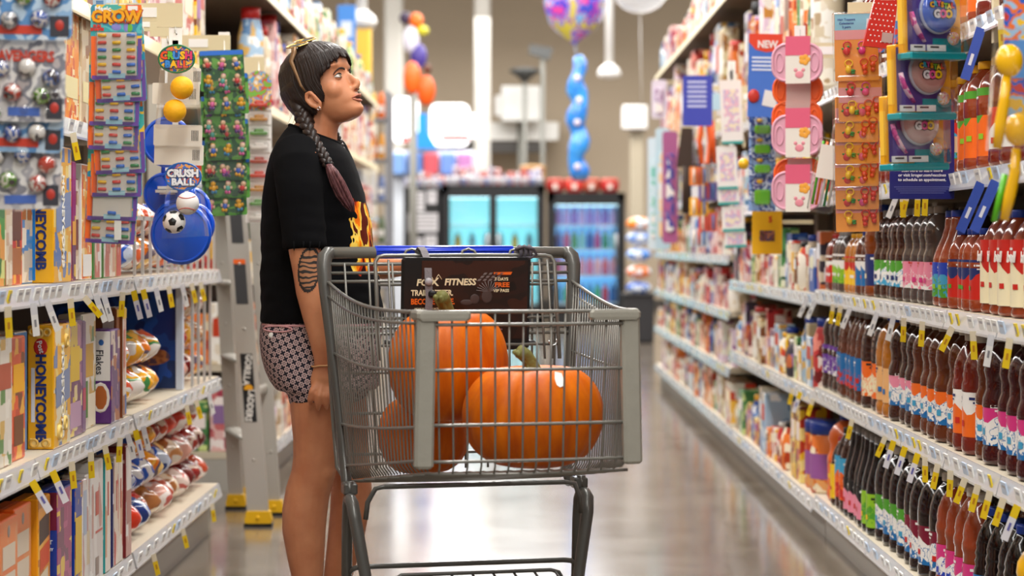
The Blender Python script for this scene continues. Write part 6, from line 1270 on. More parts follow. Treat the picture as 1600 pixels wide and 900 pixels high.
# straps of the child seat
STRAP = mat('grey_strap', '7a7478', .8, bump=.3, bscale=300)
def ribbon(mb, pts, hw, th):
    vs, fs = [], []
    P_ = [Vector(p) for p in pts]
    for i, p in enumerate(P_):
        d = (P_[min(i + 1, len(P_) - 1)] - P_[max(i - 1, 0)]).normalized(); nn = d.cross(Vector((1, 0, 0))).normalized() * th / 2
        for sx_, sn in ((-1, 1), (1, 1), (1, -1), (-1, -1)): vs.append(p + Vector((sx_ * hw, 0, 0)) + nn * sn)
    for i in range(len(P_) - 1):
        for e in range(4): fs.append((i * 4 + e, i * 4 + (e + 1) % 4, i * 4 + 4 + (e + 1) % 4, i * 4 + 4 + e))
    fs += [(3, 2, 1, 0), tuple(range(len(vs) - 4, len(vs)))]
    return mb.add(vs, fs)
s_ = ribbon(MB(), [(-.116, .672, .99), (-.115, .674, 1.04), (-.113, .670, 1.062), (-.110, .656, 1.070), (-.106, .640, 1.062), (-.103, .622, 1.045), (-.101, .612, 1.015), (-.101, .608, .985), (-.099, .606, .95), (-.101, .608, .915), (-.100, .612, .88)], .0088, .003); s_.build('strap', STRAP, cart)
k = MB(); k.lathe([(.001, -.004), (.009, -.004), (.009, .004), (.001, .004)], 14, 0, (0, 0, 0), M=Matrix.Rotation(PI / 2, 3, 'X')); k.build('strap_button', mat('grey_button', 'a9a5aa', .4), cart, (-.101, .604, .988))
k = MB(); k.rbox((0, 0, 0), (.02, .012, .016), .004); k.build('strap_buckle', BLACK, cart, (-.092, .603, .958))
s_ = MB()
for i in range(3): s_.tube([(.135 + .012 * i, .655 + .018 * math.cos(a), 1.058 + .014 * math.sin(a)) for a in [k * PI / 6 for k in range(12)]], .005, 6, closed=True)
s_.tube([(.12, .64, 1.065), (.14, .632, 1.072), (.165, .634, 1.066), (.175, .645, 1.052), (.16, .638, 1.045), (.13, .634, 1.043)], .004, 6); s_.build('strap_knot', mat('dark_strap', '57525a', .8), cart)
# chain hook
h_ = MB(); h_.tube([(.205 + .010 * math.cos(a), .60, .842 + .010 * math.sin(a)) for a in [PI * .9 + k * PI * 1.3 / 8 for k in range(9)]], .002, 6); h_.build('hook', mat('chrome', 'd8d8d8', .15, metal=1), cart)
# under frame
for sg in (-1, 1):
    f = MB(); f.rbox((sg * .285, .655, .492), (.034, .05, .028), .004); f.tube([(sg * .287, .64, .47), (sg * .287, .64, .51)], .011, 10); f.build('bracket', STEELD, cart)
    f = MB(); f.tube([(sg * .286, .70, .10), (sg * .287, .675, .40), (sg * .287, .665, .45), (sg * .288, .65, .468), (sg * .289, .61, .470), (sg * .288, .585, .462), (sg * .284, .572, .43), (sg * .262, .56, .30), (sg * .24, .54, .17), (sg * .22, .45, .13), (sg * .20, .12, .13)], [.012, .0135, .0135, .0135, .0145, .0155, .0155, .0145, .0135, .0125, .0125], 12)
    f.build('frame_tube', STEELD, cart)
    for vy, nm in ((.71, 'rear'), (.13, 'front')):
        wx = sg * (.286 if vy > .5 else .20)
        c = MB(); c.bb(wx - .018, wx + .018, vy - .02, vy + .03, .10, .135); c.bb(wx - .02, wx - .016, vy, vy + .04, .045, .13); c.bb(wx + .016, wx + .02, vy, vy + .04, .045, .13)
        cs = c.build('caster', STEELD, cart)
        wq = MB(); wq.lathe([(.02, -.014), (.06, -.012), (.062, 0), (.06, .012), (.02, .014)], 18, 0, (wx, vy + .022, .062), M=Matrix.Rotation(PI / 2, 3, 'Y')); wq.build('wheel', mat('wheel_rubber', '2a2a2a', .6), cs)
f = MB(); f.tube([(-.262, .552, .43), (-.258, .548, .47), (-.24, .545, .502), (-.22, .545, .506), (.22, .545, .506), (.245, .545, .502), (.258, .548, .47), (.262, .552, .43)], .0062, 8); f.build('cross_bar', STEELD, cart)
f = MB(); f.tube([(-.285, .68, .285), (-.27, .672, .297), (-.25, .67, .30), (.25, .67, .30), (.27, .672, .297), (.285, .68, .285)], .0065, 8); f.build('cross_bar', STEELD, cart)
f = MB(); f.tube([(-.215, .46, .20), (-.21, .48, .295), (-.19, .485, .306), (.17, .485, .306), (.19, .485, .30), (.205, .48, .275), (.24, .5, .268)], .0048, 8); f.build('tray_rim', STEELD, cart)
for i in range(8):
    u = -.17 + i * .05
    f = MB(); f.tube([(u, .485, .303), (u + .012, .45, .28), (u + .03, .40, .245), (u + .03, .12, .16)], .003, 6); f.build('tray_wire', STEELD, cart)
# ------------------------------------------------------------------ pumpkins
def pumpkin_mat():
    m = mat('pumpkin_skin', 'e8720c', .5, coat=.03); m.node_tree.nodes['Principled BSDF'].inputs['Specular IOR Level'].default_value = .25
    nt = m.node_tree; b = nt.nodes['Principled BSDF']
    tc = nt.nodes.new('ShaderNodeTexCoord'); mp = nt.nodes.new('ShaderNodeMapping'); mp.inputs['Scale'].default_value = (1, 1, .25)
    n = nt.nodes.new('ShaderNodeTexNoise'); n.inputs['Scale'].default_value = 22; n.inputs['Detail'].default_value = 6; n.inputs['Roughness'].default_value = .6
    nt.links.new(tc.outputs['Object'], mp.inputs[0]); nt.links.new(mp.outputs[0], n.inputs['Vector'])
    r = nt.nodes.new('ShaderNodeValToRGB'); e = r.color_ramp.elements
    e[0].position, e[0].color = .28, (*lin('b84a00'), 1); e[1].position, e[1].color = .72, (*lin('e07400'), 1)
    nt.links.new(n.outputs['Fac'], r.inputs[0]); nt.links.new(r.outputs[0], b.inputs['Base Color'])
    bp = nt.nodes.new('ShaderNodeBump'); bp.inputs['Strength'].default_value = .12; bp.inputs['Distance'].default_value = .01
    nt.links.new(n.outputs['Fac'], bp.inputs['Height']); nt.links.new(bp.outputs['Normal'], b.inputs['Normal'])
    return m
PUMP = pumpkin_mat(); STEM = mat('pumpkin_stem', '6c6a34', .75, var=.35, vscale=30, bump=.5, bscale=50)
def pumpkin(label, c, rx, rz, ribs=16, tilt=(0, 0, 0), rot=0, stem=True, seed=0, amp=.03):
    t = thing('pumpkin', label, 'pumpkin', c, tilt, 'pumpkins in the shopping cart')
    n, k = 96, 32; vs = []; fs = []
    for i in range(k + 1):
        p = PI * i / k
        for j in range(n):
            a = 2 * PI * j / n + rot
            rr = abs(math.sin(p)) ** .72
            rib = 1 - amp * (abs(math.sin(a * ribs / 2 + .5 * math.sin(3 * a + seed))) ** .5 * -1 + 1) * min(1, math.sin(p) * 1.8) * 1.6
            wob = 1 + .03 * math.sin(2 * a + seed) + .018 * math.sin(3 * a + 2 * seed)
            z = -math.cos(p)
            zz = z - .30 * math.copysign(1, z) * math.exp(-(rr / .38) ** 2) * (1 if z > 0 else .7)
            vs.append((rx * rr * rib * wob * math.cos(a), rx * rr * rib * wob * math.sin(a), rz * zz * (1 + .03 * math.cos(a + seed))))
    for i in range(k):
        for j in range(n): fs.append((i * n + j, i * n + (j + 1) % n, (i + 1) * n + (j + 1) % n, (i + 1) * n + j))
    m = MB(); m.add(vs, fs, 0, True); m.build('shell', PUMP, t)
    if stem:
        s = MB(); pts = [(0, 0, rz * .68), (.004, 0, rz * .78), (-.004, -.002, rz * .98), (-.018, -.004, rz * 1.14), (-.034, -.006, rz * 1.20)]
        rr = [.034, .022, .0155, .0145, .016]
        s.tube(pts, rr, 10, 0, smooth=True)
        for q in range(5):
            a = q * 2 * PI / 5
            s.tube([(math.cos(a) * .032, math.sin(a) * .032, rz * .68), (math.cos(a) * .018, math.sin(a) * .018, rz * .80), (-.004 + math.cos(a) * .013, math.sin(a) * .013, rz * .98), (-.033 + math.cos(a) * .01, math.sin(a) * .012, rz * 1.2)], [.010, .007, .005, .006], 6)
        s.build('stem', STEM, t)
    return t
pb = pumpkin('wide orange pumpkin with white sticker at the front of the cart basket', (.037, 4.715, .697), .157, .120, 14, (.06, -.02, .4), seed=1.3, amp=.034)
m = MB(); 
for i in range(6):
    pass
st_ = MB(); poly = [(-.013, .012), (.010, .014), (.018, .006), (.020, -.008), (.012, -.012), (0, -.004)]
st_.prism([(-.012, .020), (.004, .020), (.011, .002), (.011, -.014), (.004, -.020), (-.004, -.016), (-.010, 0)], .0012, 0)
st_.build('sticker', mat('white_sticker', 'f0ede6', .4), pb, (.016, -.112, .091), (-.80, .25, -.3))
pumpkin('round orange pumpkin sitting highest in the cart before the advertising board', (-.158, 4.915, .800), .141, .136, 12, (.05, -.12, 1.1), seed=2.2, amp=.018)
pumpkin('dark orange pumpkin low in the cart behind the side wires', (-.222, 5.085, .620), .112, .098, 16, (0, 0, 2.2), seed=4.0, stem=False)
# ------------------------------------------------------------------ the woman
YW = 5.62
def P(px, py, dy=0.0): return at(px, py, YW + dy)
woman = thing('person', 'woman with brown braids in black t-shirt and patterned shorts looking up beside the cart', 'person', (-.52, YW, 0))
W0 = Vector((-.52, YW, 0))
def L(v): return Vector(v) - W0
SC = F_PX / YW
def skin_mat():
    m = mat('skin', 'bd7a4e', .45, sss=.08)
    nt = m.node_tree; b = nt.nodes['Principled BSDF']
    tc = nt.nodes.new('ShaderNodeTexCoord')
    n = nt.nodes.new('ShaderNodeTexNoise'); n.inputs['Scale'].default_value = 14; n.inputs['Detail'].default_value = 4
    nt.links.new(tc.outputs['Object'], n.inputs['Vector'])
    r = nt.nodes.new('ShaderNodeValToRGB'); e = r.color_ramp.elements
    e[0].position, e[0].color = .3, (*lin('b87450'), 1); e[1].position, e[1].color = .72, (*lin('cf8e66'), 1)
    nt.links.new(n.outputs['Fac'], r.inputs[0]); nt.links.new(r.outputs[0], b.inputs['Base Color'])
    return m
SKIN = skin_mat()
# --- head frame
HO = P(501, 134, .0)
Rh = Matrix.Rotation(math.radians(-22), 3, 'Z') @ Matrix.Rotation(math.radians(-23), 3, 'Y')
def H(x, y, z): return HO + Rh @ Vector((x, y, z))
HZ = [(-.120, .035, .072, .014), (-.114, .012, .083, .027), (-.103, -.015, .0875, .037), (-.092, -.035, .0855, .0435), (-.084, -.05, .0845, .048), (-.073, -.062, .088, .053), (-.058, -.075, .0875, .0585), (-.040, -.083, .085, .063), (-.022, -.089, .0825, .0665), (-.006, -.092, .081, .0695), (.004, -.094, .0815, .071), (.018, -.094, .0895, .0725), (.040, -.091, .0915, .0735), (.062, -.084, .087, .0725), (.079, -.070, .074, .066), (.094, -.050, .056, .052), (.105, -.024, .032, .030), (.109, -.004, .008, .006)]
def hsec(z):
    for i in range(len(HZ) - 1):
        if z <= HZ[i + 1][0]:
            a, b = HZ[i], HZ[i + 1]; t = max(0, min(1, (z - a[0]) / (b[0] - a[0])))
            return [a[k] + (b[k] - a[k]) * t for k in range(1, 4)]
    return list(HZ[-1][1:])
def hpt(a, z, off=0.0):
    B, F, W = hsec(z); c, s = math.cos(a), math.sin(a)
    mid = (B + F) / 2 - .005; e = .86
    ex = (F - mid) if c > 0 else (mid - B)
    x = mid + math.copysign(abs(c) ** e, c) * (ex + off); y = math.copysign(abs(s) ** e, s) * (W + off)
    return Vector((x, y, z + off * .6 * max(0, z / .118) ** 2))
b = MB()
n, vs, fs = 40, [], []
zs = [-.120 + .229 * i / 44 for i in range(45)]
for z in zs:
    for j in range(n): vs.append(L(H(*hpt(2 * PI * j / n, z))))
for i in range(44):
    for j in range(n): fs.append((i * n + j, i * n + (j + 1) % n, (i + 1) * n + (j + 1) % n, (i + 1) * n + j))
fs += [tuple(range(n - 1, -1, -1)), tuple(range(44 * n, 45 * n))]
b.add(vs, fs)
def hball(c, r, M=None): b.ball(L(H(*c)), r, 16, 10, 0, Rh if M is None else Rh @ M)
b.tube([L(H(*p)) for p in [(.072, 0, .014), (.083, 0, -.004), (.093, 0, -.022), (.1005, 0, -.034), (.1015, 0, -.040), (.092, 0, -.051)]], [(.007, .0055), (.0085, .0048), (.0095, .0055), (.0100, .0075), (.0090, .008), (.008, .009)], 14)
hball((.101, 0, -.0375), (.0100, .0085, .0078))
for s in (-1, 1):
    hball((.089, s * .010, -.048), (.0105, .0056, .0065))
    hball((.046, s * .034, -.038), (.028, .0285, .030))
    hball((.066, s * .030, .022), (.0195, .027, .009))
hball((.0785, 0, -.101), (.0135, .021, .0125))
hball((.0825, 0, -.0665), (.0085, .023, .0100)); hball((.0815, 0, -.086), (.0070, .019, .008))
# ears
for s in (-1, 1):
    for pts in ([(-.004, .071, -.052), (.004, .0735, -.042), (-.002, .079, -.022), (-.010, .082, -.004), (-.022, .083, -.004), (-.028, .082, -.018), (-.022, .080, -.036), (-.010, .076, -.050)],):
        b.tube([L(H(x + .010, s * y * .97, z - .020)) for x, y, z in pts], .0055, 8, closed=True)
    hball((-.003, s * .072, -.044), (.014, .006, .022)); hball((.005, s * .0715, -.072), (.008, .005, .009))
# neck, torso, limbs
b.tube([L(p) for p in (P(484, 236), P(490, 215), P(497, 195), P(504, 175), P(506, 150), P(500, 128))], [(.078, .085), (.062, .066), (.056, .055), (.056, .053), (.058, .054), (.05, .05)], 20)
b.ball(L(P(520, 183)), (.040, .042, .026), 16, 10, 0, Rh)
def sec_tube(mb, secs, n=28, mi=0):
    """secs: (pixel row, back, front, half width, sideways shift)"""
    vs, fs = [], []
    for row in secs:
        y, xa, xb, hw = row[:4]; dy = row[4] if len(row) > 4 else 0; tl = row[5] if len(row) > 5 else 0
        c = P((xa + xb) / 2, y, 0); ax = (xb - xa) / 2 / SC
        for j in range(n):
            a = 2 * PI * j / n; ca, sa = math.cos(a), math.sin(a)
            vs.append(L(c + Vector((ax * math.copysign(abs(ca) ** .85, ca), dy + hw * math.copysign(abs(sa) ** .85, sa), -tl * ca))))
    k = len(secs)
    for i in range(k - 1):
        for j in range(n): fs.append((i * n + j, (i + 1) * n + j, (i + 1) * n + (j + 1) % n, i * n + (j + 1) % n))
    fs += [tuple(range(n)), tuple(range(k * n - 1, (k - 1) * n - 1, -1))]
    mb.add(vs, fs, mi, True)
sec_tube(b, [(228, 455, 528, .11), (250, 430, 545, .155), (290, 422, 556, .165), (340, 418, 560, .155), (400, 418, 560, .14), (450, 418, 565, .14), (500, 416, 575, .155), (540, 418, 580, .165), (580, 425, 580, .165), (610, 450, 575, .15)])
def limb(pts, n=20): b.tube([L(P(*p[:3])) for p in pts], [p[3] for p in pts], n)
limb([(500, 560, -.085, .090), (502, 600, -.09, .086), (501, 640, -.093, .080), (497, 690, -.096, .066), (493, 720, -.098, .0595), (489, 742, -.098, .0575), (481, 768, -.096, .0585), (476, 800, -.095, .0595), (475, 830, -.095, .057), (478, 870, -.096, .049), (481, 905, -.097, .041), (482, 950, -.098, .034), (480, 990, -.098, .034), (482, 1010, -.098, .03)])
limb([(508, 560, .085, .090), (522, 610, .09, .084), (534, 660, .092, .074), (541, 705, .094, .061), (546, 735, .095, .057), (549, 765, .095, .056), (546, 800, .095, .053), (541, 835, .095, .050), (533, 875, .095, .043), (527, 905, .095, .038), (523, 950, .095, .033), (521, 990, .095, .034), (523, 1010, .095, .03)])
for hx, dy in ((482, -.098), (523, .095)):
    b.tube([L(P(hx - 14, 1004, dy)), L(P(hx + 10, 1000, dy)), L(P(hx + 50, 1008, dy)), L(P(hx + 92, 1014, dy))], [(.028, .03), (.036, .034), (.026, .04), (.013, .036)], 14)
for p in ((505, 736, -.115), (561, 734, .08)): b.ball(L(P(*p)), (.03, .035, .036), 14, 10)
# near arm
limb([(464, 252, -.165, .062), (468, 280, -.19, .056), (472, 340, -.215, .048), (476, 390, -.22, .0415), (481, 425, -.222, .0385), (485, 455, -.222, .0375), (492, 490, -.218, .0335), (499, 525, -.212, .0285), (505, 555, -.207, (.0225, .026)), (507, 572, -.205, (.018, .026))], 18)
# far arm, forward on the handle side
limb([(520, 262, .165, .058), (535, 320, .19, .045), (556, 385, .205, .038), (572, 410, .19, .036), (600, 420, .15, .030), (628, 418, .12, .024), (640, 416, .11, .022)], 16)
b.ball(L(P(652, 414, .10)), (.045, .035, .018), 14, 10)
for q in range(4):
    b.tube([L(P(664, 414, .125 - q * .017)), L(P(680, 414, .123 - q * .017)), L(P(692, 420, .122 - q * .017))], [.0085, .008, .0065], 8)
b.tube([L(P(650, 414, .075)), L(P(664, 417, .06)), L(P(676, 420, .056))], [.0095, .009, .007], 8)
# near hand: back of the hand to the camera
b.tube([L(p) for p in (P(507, 566, -.206), P(508, 578, -.208), P(508, 592, -.21), (P(508, 604, -.208)))], [(.017, .026), (.016, .033), (.0145, .0385), (.012, .038)], 16)
FING = [((494, 600, -.214), (487, 613, -.222), (484.5, 624, -.214), (485, 631, -.202), .0088), ((502, 603, -.214), (498, 619, -.224), (496.5, 631, -.216), (497.5, 639, -.203), .0092),
        ((511, 604, -.213), (510, 620, -.222), (509.5, 631, -.215), (510, 638, -.203), .0088), ((519, 601, -.212), (520.5, 614, -.219), (521, 623, -.212), (521, 629, -.202), .0078)]
for f in FING:
    r = f[4]; r0 = (f[0][0] * .8 + 508 * .2, f[0][1] - 10, f[0][2] + .004)
    b.tube([L(P(*q)) for q in (r0, f[0], f[1], f[2], f[3])], [r, r * 1.08, r, r * .93, r * .68], 10)
    b.ball(L(P(*f[0])), r * 1.12, 10, 8); b.ball(L(P(*f[3])), r * .7, 8, 6)
b.tube([L(P(*q)) for q in ((515, 575, -.20), (524, 588, -.192), (529, 602, -.188), (530, 614, -.187))], [.012, .0105, .0095, .007], 10)
bodym = rmesh(b, .0038, 5, 'body')
bodym.materials.append(SKIN)
body = put('body', bodym, woman)
co = [v.co.copy() for v in bodym.vertices]; no = [v.normal.copy() for v in bodym.vertices]
# --- face details
EYEW = mat('eye_white', 'd6cdc6', .15); IRIS = mat('eye_iris', '7d5f35', .15); PUP = mat('eye_pupil', '0a0806', .1); LASH = mat('lash', '1c120e', .6)
gz = Vector((.92, .0, .16)).normalized()
for s in (-1, 1):
    ec = Vector((.0655, s * .0315, -.008)); R = .0132
    m = MB(); m.ball(L(H(*ec)), R, 20, 14)
    for rr, mi, dd in ((.0070, 1, .0112), (.0032, 2, .0118)):
        q = gz.to_track_quat('Z', 'Y').to_matrix()
        vs = [ec + q @ Vector((0, 0, R + .0006 + (.0004 if mi == 2 else 0)))] + [ec + (q @ Vector((rr * math.cos(a), rr * math.sin(a), math.sqrt(R * R - rr * rr) + .0003 + (.0004 if mi == 2 else 0)))) for a in [k * PI / 9 for k in range(18)]]
        m.add([L(H(*v)) for v in vs], [(0, 1 + k, 1 + (k + 1) % 18) for k in range(18)], mi, True)
    m.build('eyeball', [EYEW, IRIS, PUP], woman)
    for up in (1, -1):
        m = MB(); vs, fs = [], []
        na, ne = 16, 6
        for i in range(ne):
            for j in range(na):
                az = (-72 + 144 * j / (na - 1)); edge = (25 if up > 0 else -26) * math.cos(math.radians(az * 1.12)) + 1
                el = edge + (80 * up - edge) * i / (ne - 1)
                el, az2 = math.radians(el), math.radians(az) + s * .28
                rr = R + (.0013 if up > 0 else .0007)
                vs.append(L(H(*(ec + rr * Vector((math.cos(el) * math.cos(az2), math.cos(el) * math.sin(az2), math.sin(el)))))))
        for i in range(ne - 1):
            for j in range(na - 1): fs.append((i * na + j, i * na + j + 1, (i + 1) * na + j + 1, (i + 1) * na + j))
        m.add(vs, fs, 0, True); m.build('eyelid', SKIN, woman)
        m = MB(); m.tube([vs[j] for j in range(1, na - 1)], [.0004 + (.0013 if up > 0 else .0004) * math.sin(PI * j / na) for j in range(1, na - 1)], 6); m.build('eyelashes', LASH, woman)
    m = MB(); pts = []
    for k in range(9):
        t = k / 8; a_ = s * (.12 + .56 * t)
        v = hpt(a_, .007 + .007 * math.sin(t * 2.4) - .015 * t * t, .0044); pts.append(L(H(*v)))
    m.tube(pts, [(.0031 * (1 - .70 * (k / 8) ** 2), .0012) for k in range(9)], 6); m.build('eyebrow', mat('brow_hair', '2e1c14', .8), woman)
LIP = mat('lip_skin', 'bd7862', .42)
m = MB()
m.tube([L(H(*p)) for p in [(.0815, -.0235, -0.0740), (.0895, -.013, -0.0705), (.0945, -.005, -0.0685), (.0945, 0, -0.0692), (.0945, .005, -0.0685), (.0895, .013, -0.0705), (.0815, .0235, -0.0740)]], [(.0012, .0015), (.0026, .0032), (.0031, .0036), (.0028, .0033), (.0031, .0036), (.0026, .0032), (.0012, .0015)], 8)
m.tube([L(H(*p)) for p in [(.0815, -.022, -0.0760), (.088, -.011, -0.0815), (.0915, 0, -0.0835), (.088, .011, -0.0815), (.0815, .022, -0.0760)]], [(.0014, .0016), (.0031, .0040), (.0036, .0045), (.0031, .0040), (.0014, .0016)], 8)
m.build('lips', LIP, woman)
m = MB(); m.ball(L(H(.0890, 0, -.0758)), (.004, .013, .0018), 14, 8, 0, Rh); m.build('mouth_gap', mat('mouth_dark', '3a1512', .5), woman)
m = MB()
for s in (-1, 1): m.ball(L(H(.0955, s * .0062, -.0535)), (.0034, .0026, .0018), 10, 6, 0, Rh)
m.build('nostrils', mat('nostril', '5a2c20', .7), woman)
m = MB(); m.tube([L(H(.006 + .004 * math.cos(a), -.0775, -.074 + .0045 * math.sin(a))) for a in [k * PI / 5 for k in range(10)]], .0009, 6, closed=True); m.build('earring', mat('silver', 'c9c9cc', .2, metal=1), woman)
# --- hair
def hair_mat(name, c0, c1):
    m = mat(name, c0, .42); nt = m.node_tree; b_ = nt.nodes['Principled BSDF']
    tc = nt.nodes.new('ShaderNodeTexCoord'); mp = nt.nodes.new('ShaderNodeMapping'); mp.inputs['Scale'].default_value = (1, 1, .12)
    n_ = nt.nodes.new('ShaderNodeTexNoise'); n_.inputs['Scale'].default_value = 260; n_.inputs['Detail'].default_value = 3
    nt.links.new(tc.outputs['Object'], mp.inputs[0]); nt.links.new(mp.outputs[0], n_.inputs['Vector'])
    r = nt.nodes.new('ShaderNodeValToRGB'); e = r.color_ramp.elements
    e[0].position, e[0].color = .3, (*lin(c0), 1); e[1].position, e[1].color = .75, (*lin(c1), 1)
    nt.links.new(n_.outputs['Fac'], r.inputs[0]); nt.links.new(r.outputs[0], b_.inputs['Base Color']); return m
HAIR = hair_mat('brown_hair', '160d0a', '30201a'); HAIRP = hair_mat('purple_hair', '4a2a30', '8a5a5a')
def hem(a):
    d = abs(math.degrees(a)); j = .004 * math.sin(a * 17) + .003 * math.sin(a * 41)
    if d < 18: return .040 + j
    if d < 46: return .040 - (d - 18) / 28 * .020 + j
    if d < 54: return .020 - (d - 46) / 8 * .010 + j
    if d < 66: return .010 - (d - 54) / 12 * .012
    if d < 73: return -.002 - (d - 66) / 7 * .046
    if d < 82: return -.048 - (d - 73) / 9 * .014
    if d < 92: return -.062 + (d - 82) / 10 * .016
    if d < 104: return -.046 - (d - 92) / 12 * .034
    return -.080 - (d - 104) / 76 * .010
def hoff(a, z):
    d = abs(math.degrees(a)); o = .0115
    if z < .02 and d > 100: o += .004
    if d < 50: o = .0085 + .003 * max(0, (z - .04) / .08)
    return o
m = MB(); na, nz = 96, 26; vs = []; fs = []
for i in range(nz + 1):
    for j in range(na):
        a = -PI + 2 * PI * j / na; z0 = hem(a); z = .110 - (.110 - z0) * (i / nz) ** 1.35
        v = hpt(a, z, hoff(a, z)); v.z = max(v.z, z0); vs.append(L(H(*v)))
for i in range(nz):
    for j in range(na): fs.append((i * na + j, (i + 1) * na + j, (i + 1) * na + (j + 1) % na, i * na + (j + 1) % na))
fs.append(tuple(range(na)))
inn = len(vs)
for j in range(na):
    a = -PI + 2 * PI * j / na; vs.append(L(H(*hpt(a, hem(a) + .004, .001))))
for j in range(na): fs.append((nz * na + j, inn + j, inn + (j + 1) % na, nz * na + (j + 1) % na))
m.add(vs, fs, 0, True)
rnd = random.Random(5)
for k in range(300):
    a = -PI + 2 * PI * (k + rnd.random() * .8) / 300
    z1 = hem(a) - rnd.uniform(-.002, .003); pts = []
    e = rnd.uniform(-.0011, -.0001); sw = rnd.uniform(-.03, .03)
    for i in range(9):
        t = i / 8; z = .1095 - (.1095 - z1) * t ** 1.35
        aa = a * (1 if t > .2 else 1) + sw * math.sin(t * 3)
        pts.append(L(H(*hpt(aa, z, hoff(aa, z) + e))))
    wd = rnd.uniform(.002, .0034)
    m.tube(pts, [(.0010, wd * (.4 + .6 * min(1, i / 3)) * (1 if i < 8 else .35)) for i in range(9)], 5)
# gathered hair at the nape, towards the braids
for s in (-1, 1):
    m.tube([L(H(*p)) for p in [(-.062, s * .052, -.02), (-.053, s * .059, -.05), (-.044, s * .060, -.075), (-.040, s * .055, -.1)]], [(.014, .024), (.018, .024), (.017, .019), (.012, .013)], 14)
m.tube([L(H(*p)) for p in [(-.068, -.045, -.06), (-.074, 0, -.068), (-.068, .045, -.06)]], [(.024, .016), (.028, .016), (.024, .016)], 12)
m.build('hair', HAIR, woman)
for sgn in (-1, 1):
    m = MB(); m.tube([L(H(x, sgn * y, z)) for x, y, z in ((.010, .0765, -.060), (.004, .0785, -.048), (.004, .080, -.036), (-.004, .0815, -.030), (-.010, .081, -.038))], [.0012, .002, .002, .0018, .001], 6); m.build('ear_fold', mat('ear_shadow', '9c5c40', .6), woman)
def braid(path, nm, A=.0098, r=.0108, turns=3.3):
    P_ = [Vector(p) for p in path]; seg = len(P_) - 1
    def pos(t):
        x = t * seg; i = min(int(x), seg - 1); f = x - i
        p0, p1, p2, p3 = P_[max(i - 1, 0)], P_[i], P_[i + 1], P_[min(i + 2, seg)]
        return .5 * ((2 * p1) + (p2 - p0) * f + (2 * p0 - 5 * p1 + 4 * p2 - p3) * f * f + (3 * p1 - p0 - 3 * p2 + p3) * f ** 3)
    m_ = MB()
    for k in range(3):
        pts, rr = [], []
        for i in range(49):
            t = i / 48; c = pos(t); d = (pos(min(t + .02, 1)) - pos(max(t - .02, 0))).normalized()
            sd = d.cross(Vector((0, 1, 0))).normalized(); fr_ = sd.cross(d)
            ph = t * turns * 2 * PI + k * 2 * PI / 3; tp = 1 - .25 * t
            pts.append(c + sd * A * math.sin(ph) * tp + fr_ * A * .55 * math.sin(2 * ph) * tp); rr.append(r * tp)
        m_.tube([L(p) for p in pts], rr, 8)
    return m_.build(nm, HAIR, woman)
braid([P(470, 176, -.055), P(477, 192, -.085), P(486, 211, -.115), P(496, 230, -.155), P(506, 246, -.185), P(513, 259, -.2)], 'braid')
braid([P(520, 205, .04), P(527, 218, .03), P(534, 236, .01), P(540, 252, -.01)], 'braid', .007, .007, 3)
def tail(a0, pts, wmax, nm):
    m_ = MB(); r_ = random.Random(3)
    for k in range(30):
        q = r_.uniform(-1, 1); g = r_.uniform(-1, 1)
        m_.tube([L(P(p[0] + q * p[3] * .8, p[1] + r_.uniform(-1, 1), p[2] - .004 + g * .005)) for p in pts], [(.0045, .0035)] * (len(pts) - 1) + [(.0012, .001)], 6)
    return m_.build(nm, [HAIRP], woman)
tail(0, [(513, 257, -.203, 4), (519, 268, -.208, 9), (527, 285, -.2, 13), (536, 304, -.19, 13), (544, 318, -.18, 10), (550, 330, -.172, 5)], 1, 'braid_tail')
tail(0, [(540, 250, -.012, 2), (546, 265, -.02, 4), (554, 285, -.03, 4), (561, 304, -.04, 2)], 1, 'braid_tail')
m = MB(); m.tube([L(P(513 + 5 * math.cos(a), 257 + 3 * math.sin(a), -.203 + .009 * math.sin(a * 1))) for a in [k * PI / 6 for k in range(12)]], .003, 6, closed=True); m.build('hair_tie', BLACK, woman)
m = MB()
for q, (x1, y1, x2, y2) in enumerate(((458, 176, 448, 197), (462, 180, 455, 200), (457, 172, 452, 185))): m.tube([L(P(460 + q * 2, 150 + q * 3, -.02)), L(P(x1, y1, -.03)), L(P(x2, y2, -.035))], [.0008, .0006, .0003], 4)
m.build('loose_hair', HAIR, woman)
# --- t-shirt
CLOTH = mat('black_cotton', '0c0c0e', 1.0, bump=.12, bscale=900); CLOTH.node_tree.nodes['Principled BSDF'].inputs['Specular IOR Level'].default_value = .15
t = MB()
sec_tube(t, [(210, 452, 531, .083, 0, .024), (218, 444, 537, .115, 0, .02), (230, 434, 545, .16, 0, .014), (247, 424, 552, .19, 0, .006), (270, 417, 560, .2), (310, 411, 570, .195), (350, 409, 579, .187), (390, 408, 585, .18), (430, 408, 591, .178), (470, 408, 596, .178), (500, 407, 598, .178), (507, 407, 597, .177)], 40)
t.tube([L(P(*p[:3])) for p in [(462, 240, -.13), (465, 262, -.175), (468, 300, -.205), (472, 345, -.218), (476, 388, -.222)]], [(.07, .062), (.066, .062), (.055, .060), (.050, .058), (.049, .055)], 22)
t.tube([L(P(*p[:3])) for p in [(505, 240, .13), (520, 265, .175), (535, 310, .20), (552, 370, .21)]], [.068, .064, .058, .052], 20)
tm = rmesh(t, .006, 7, 'tshirt')
nrm = [v.normal.copy() for v in tm.vertices]
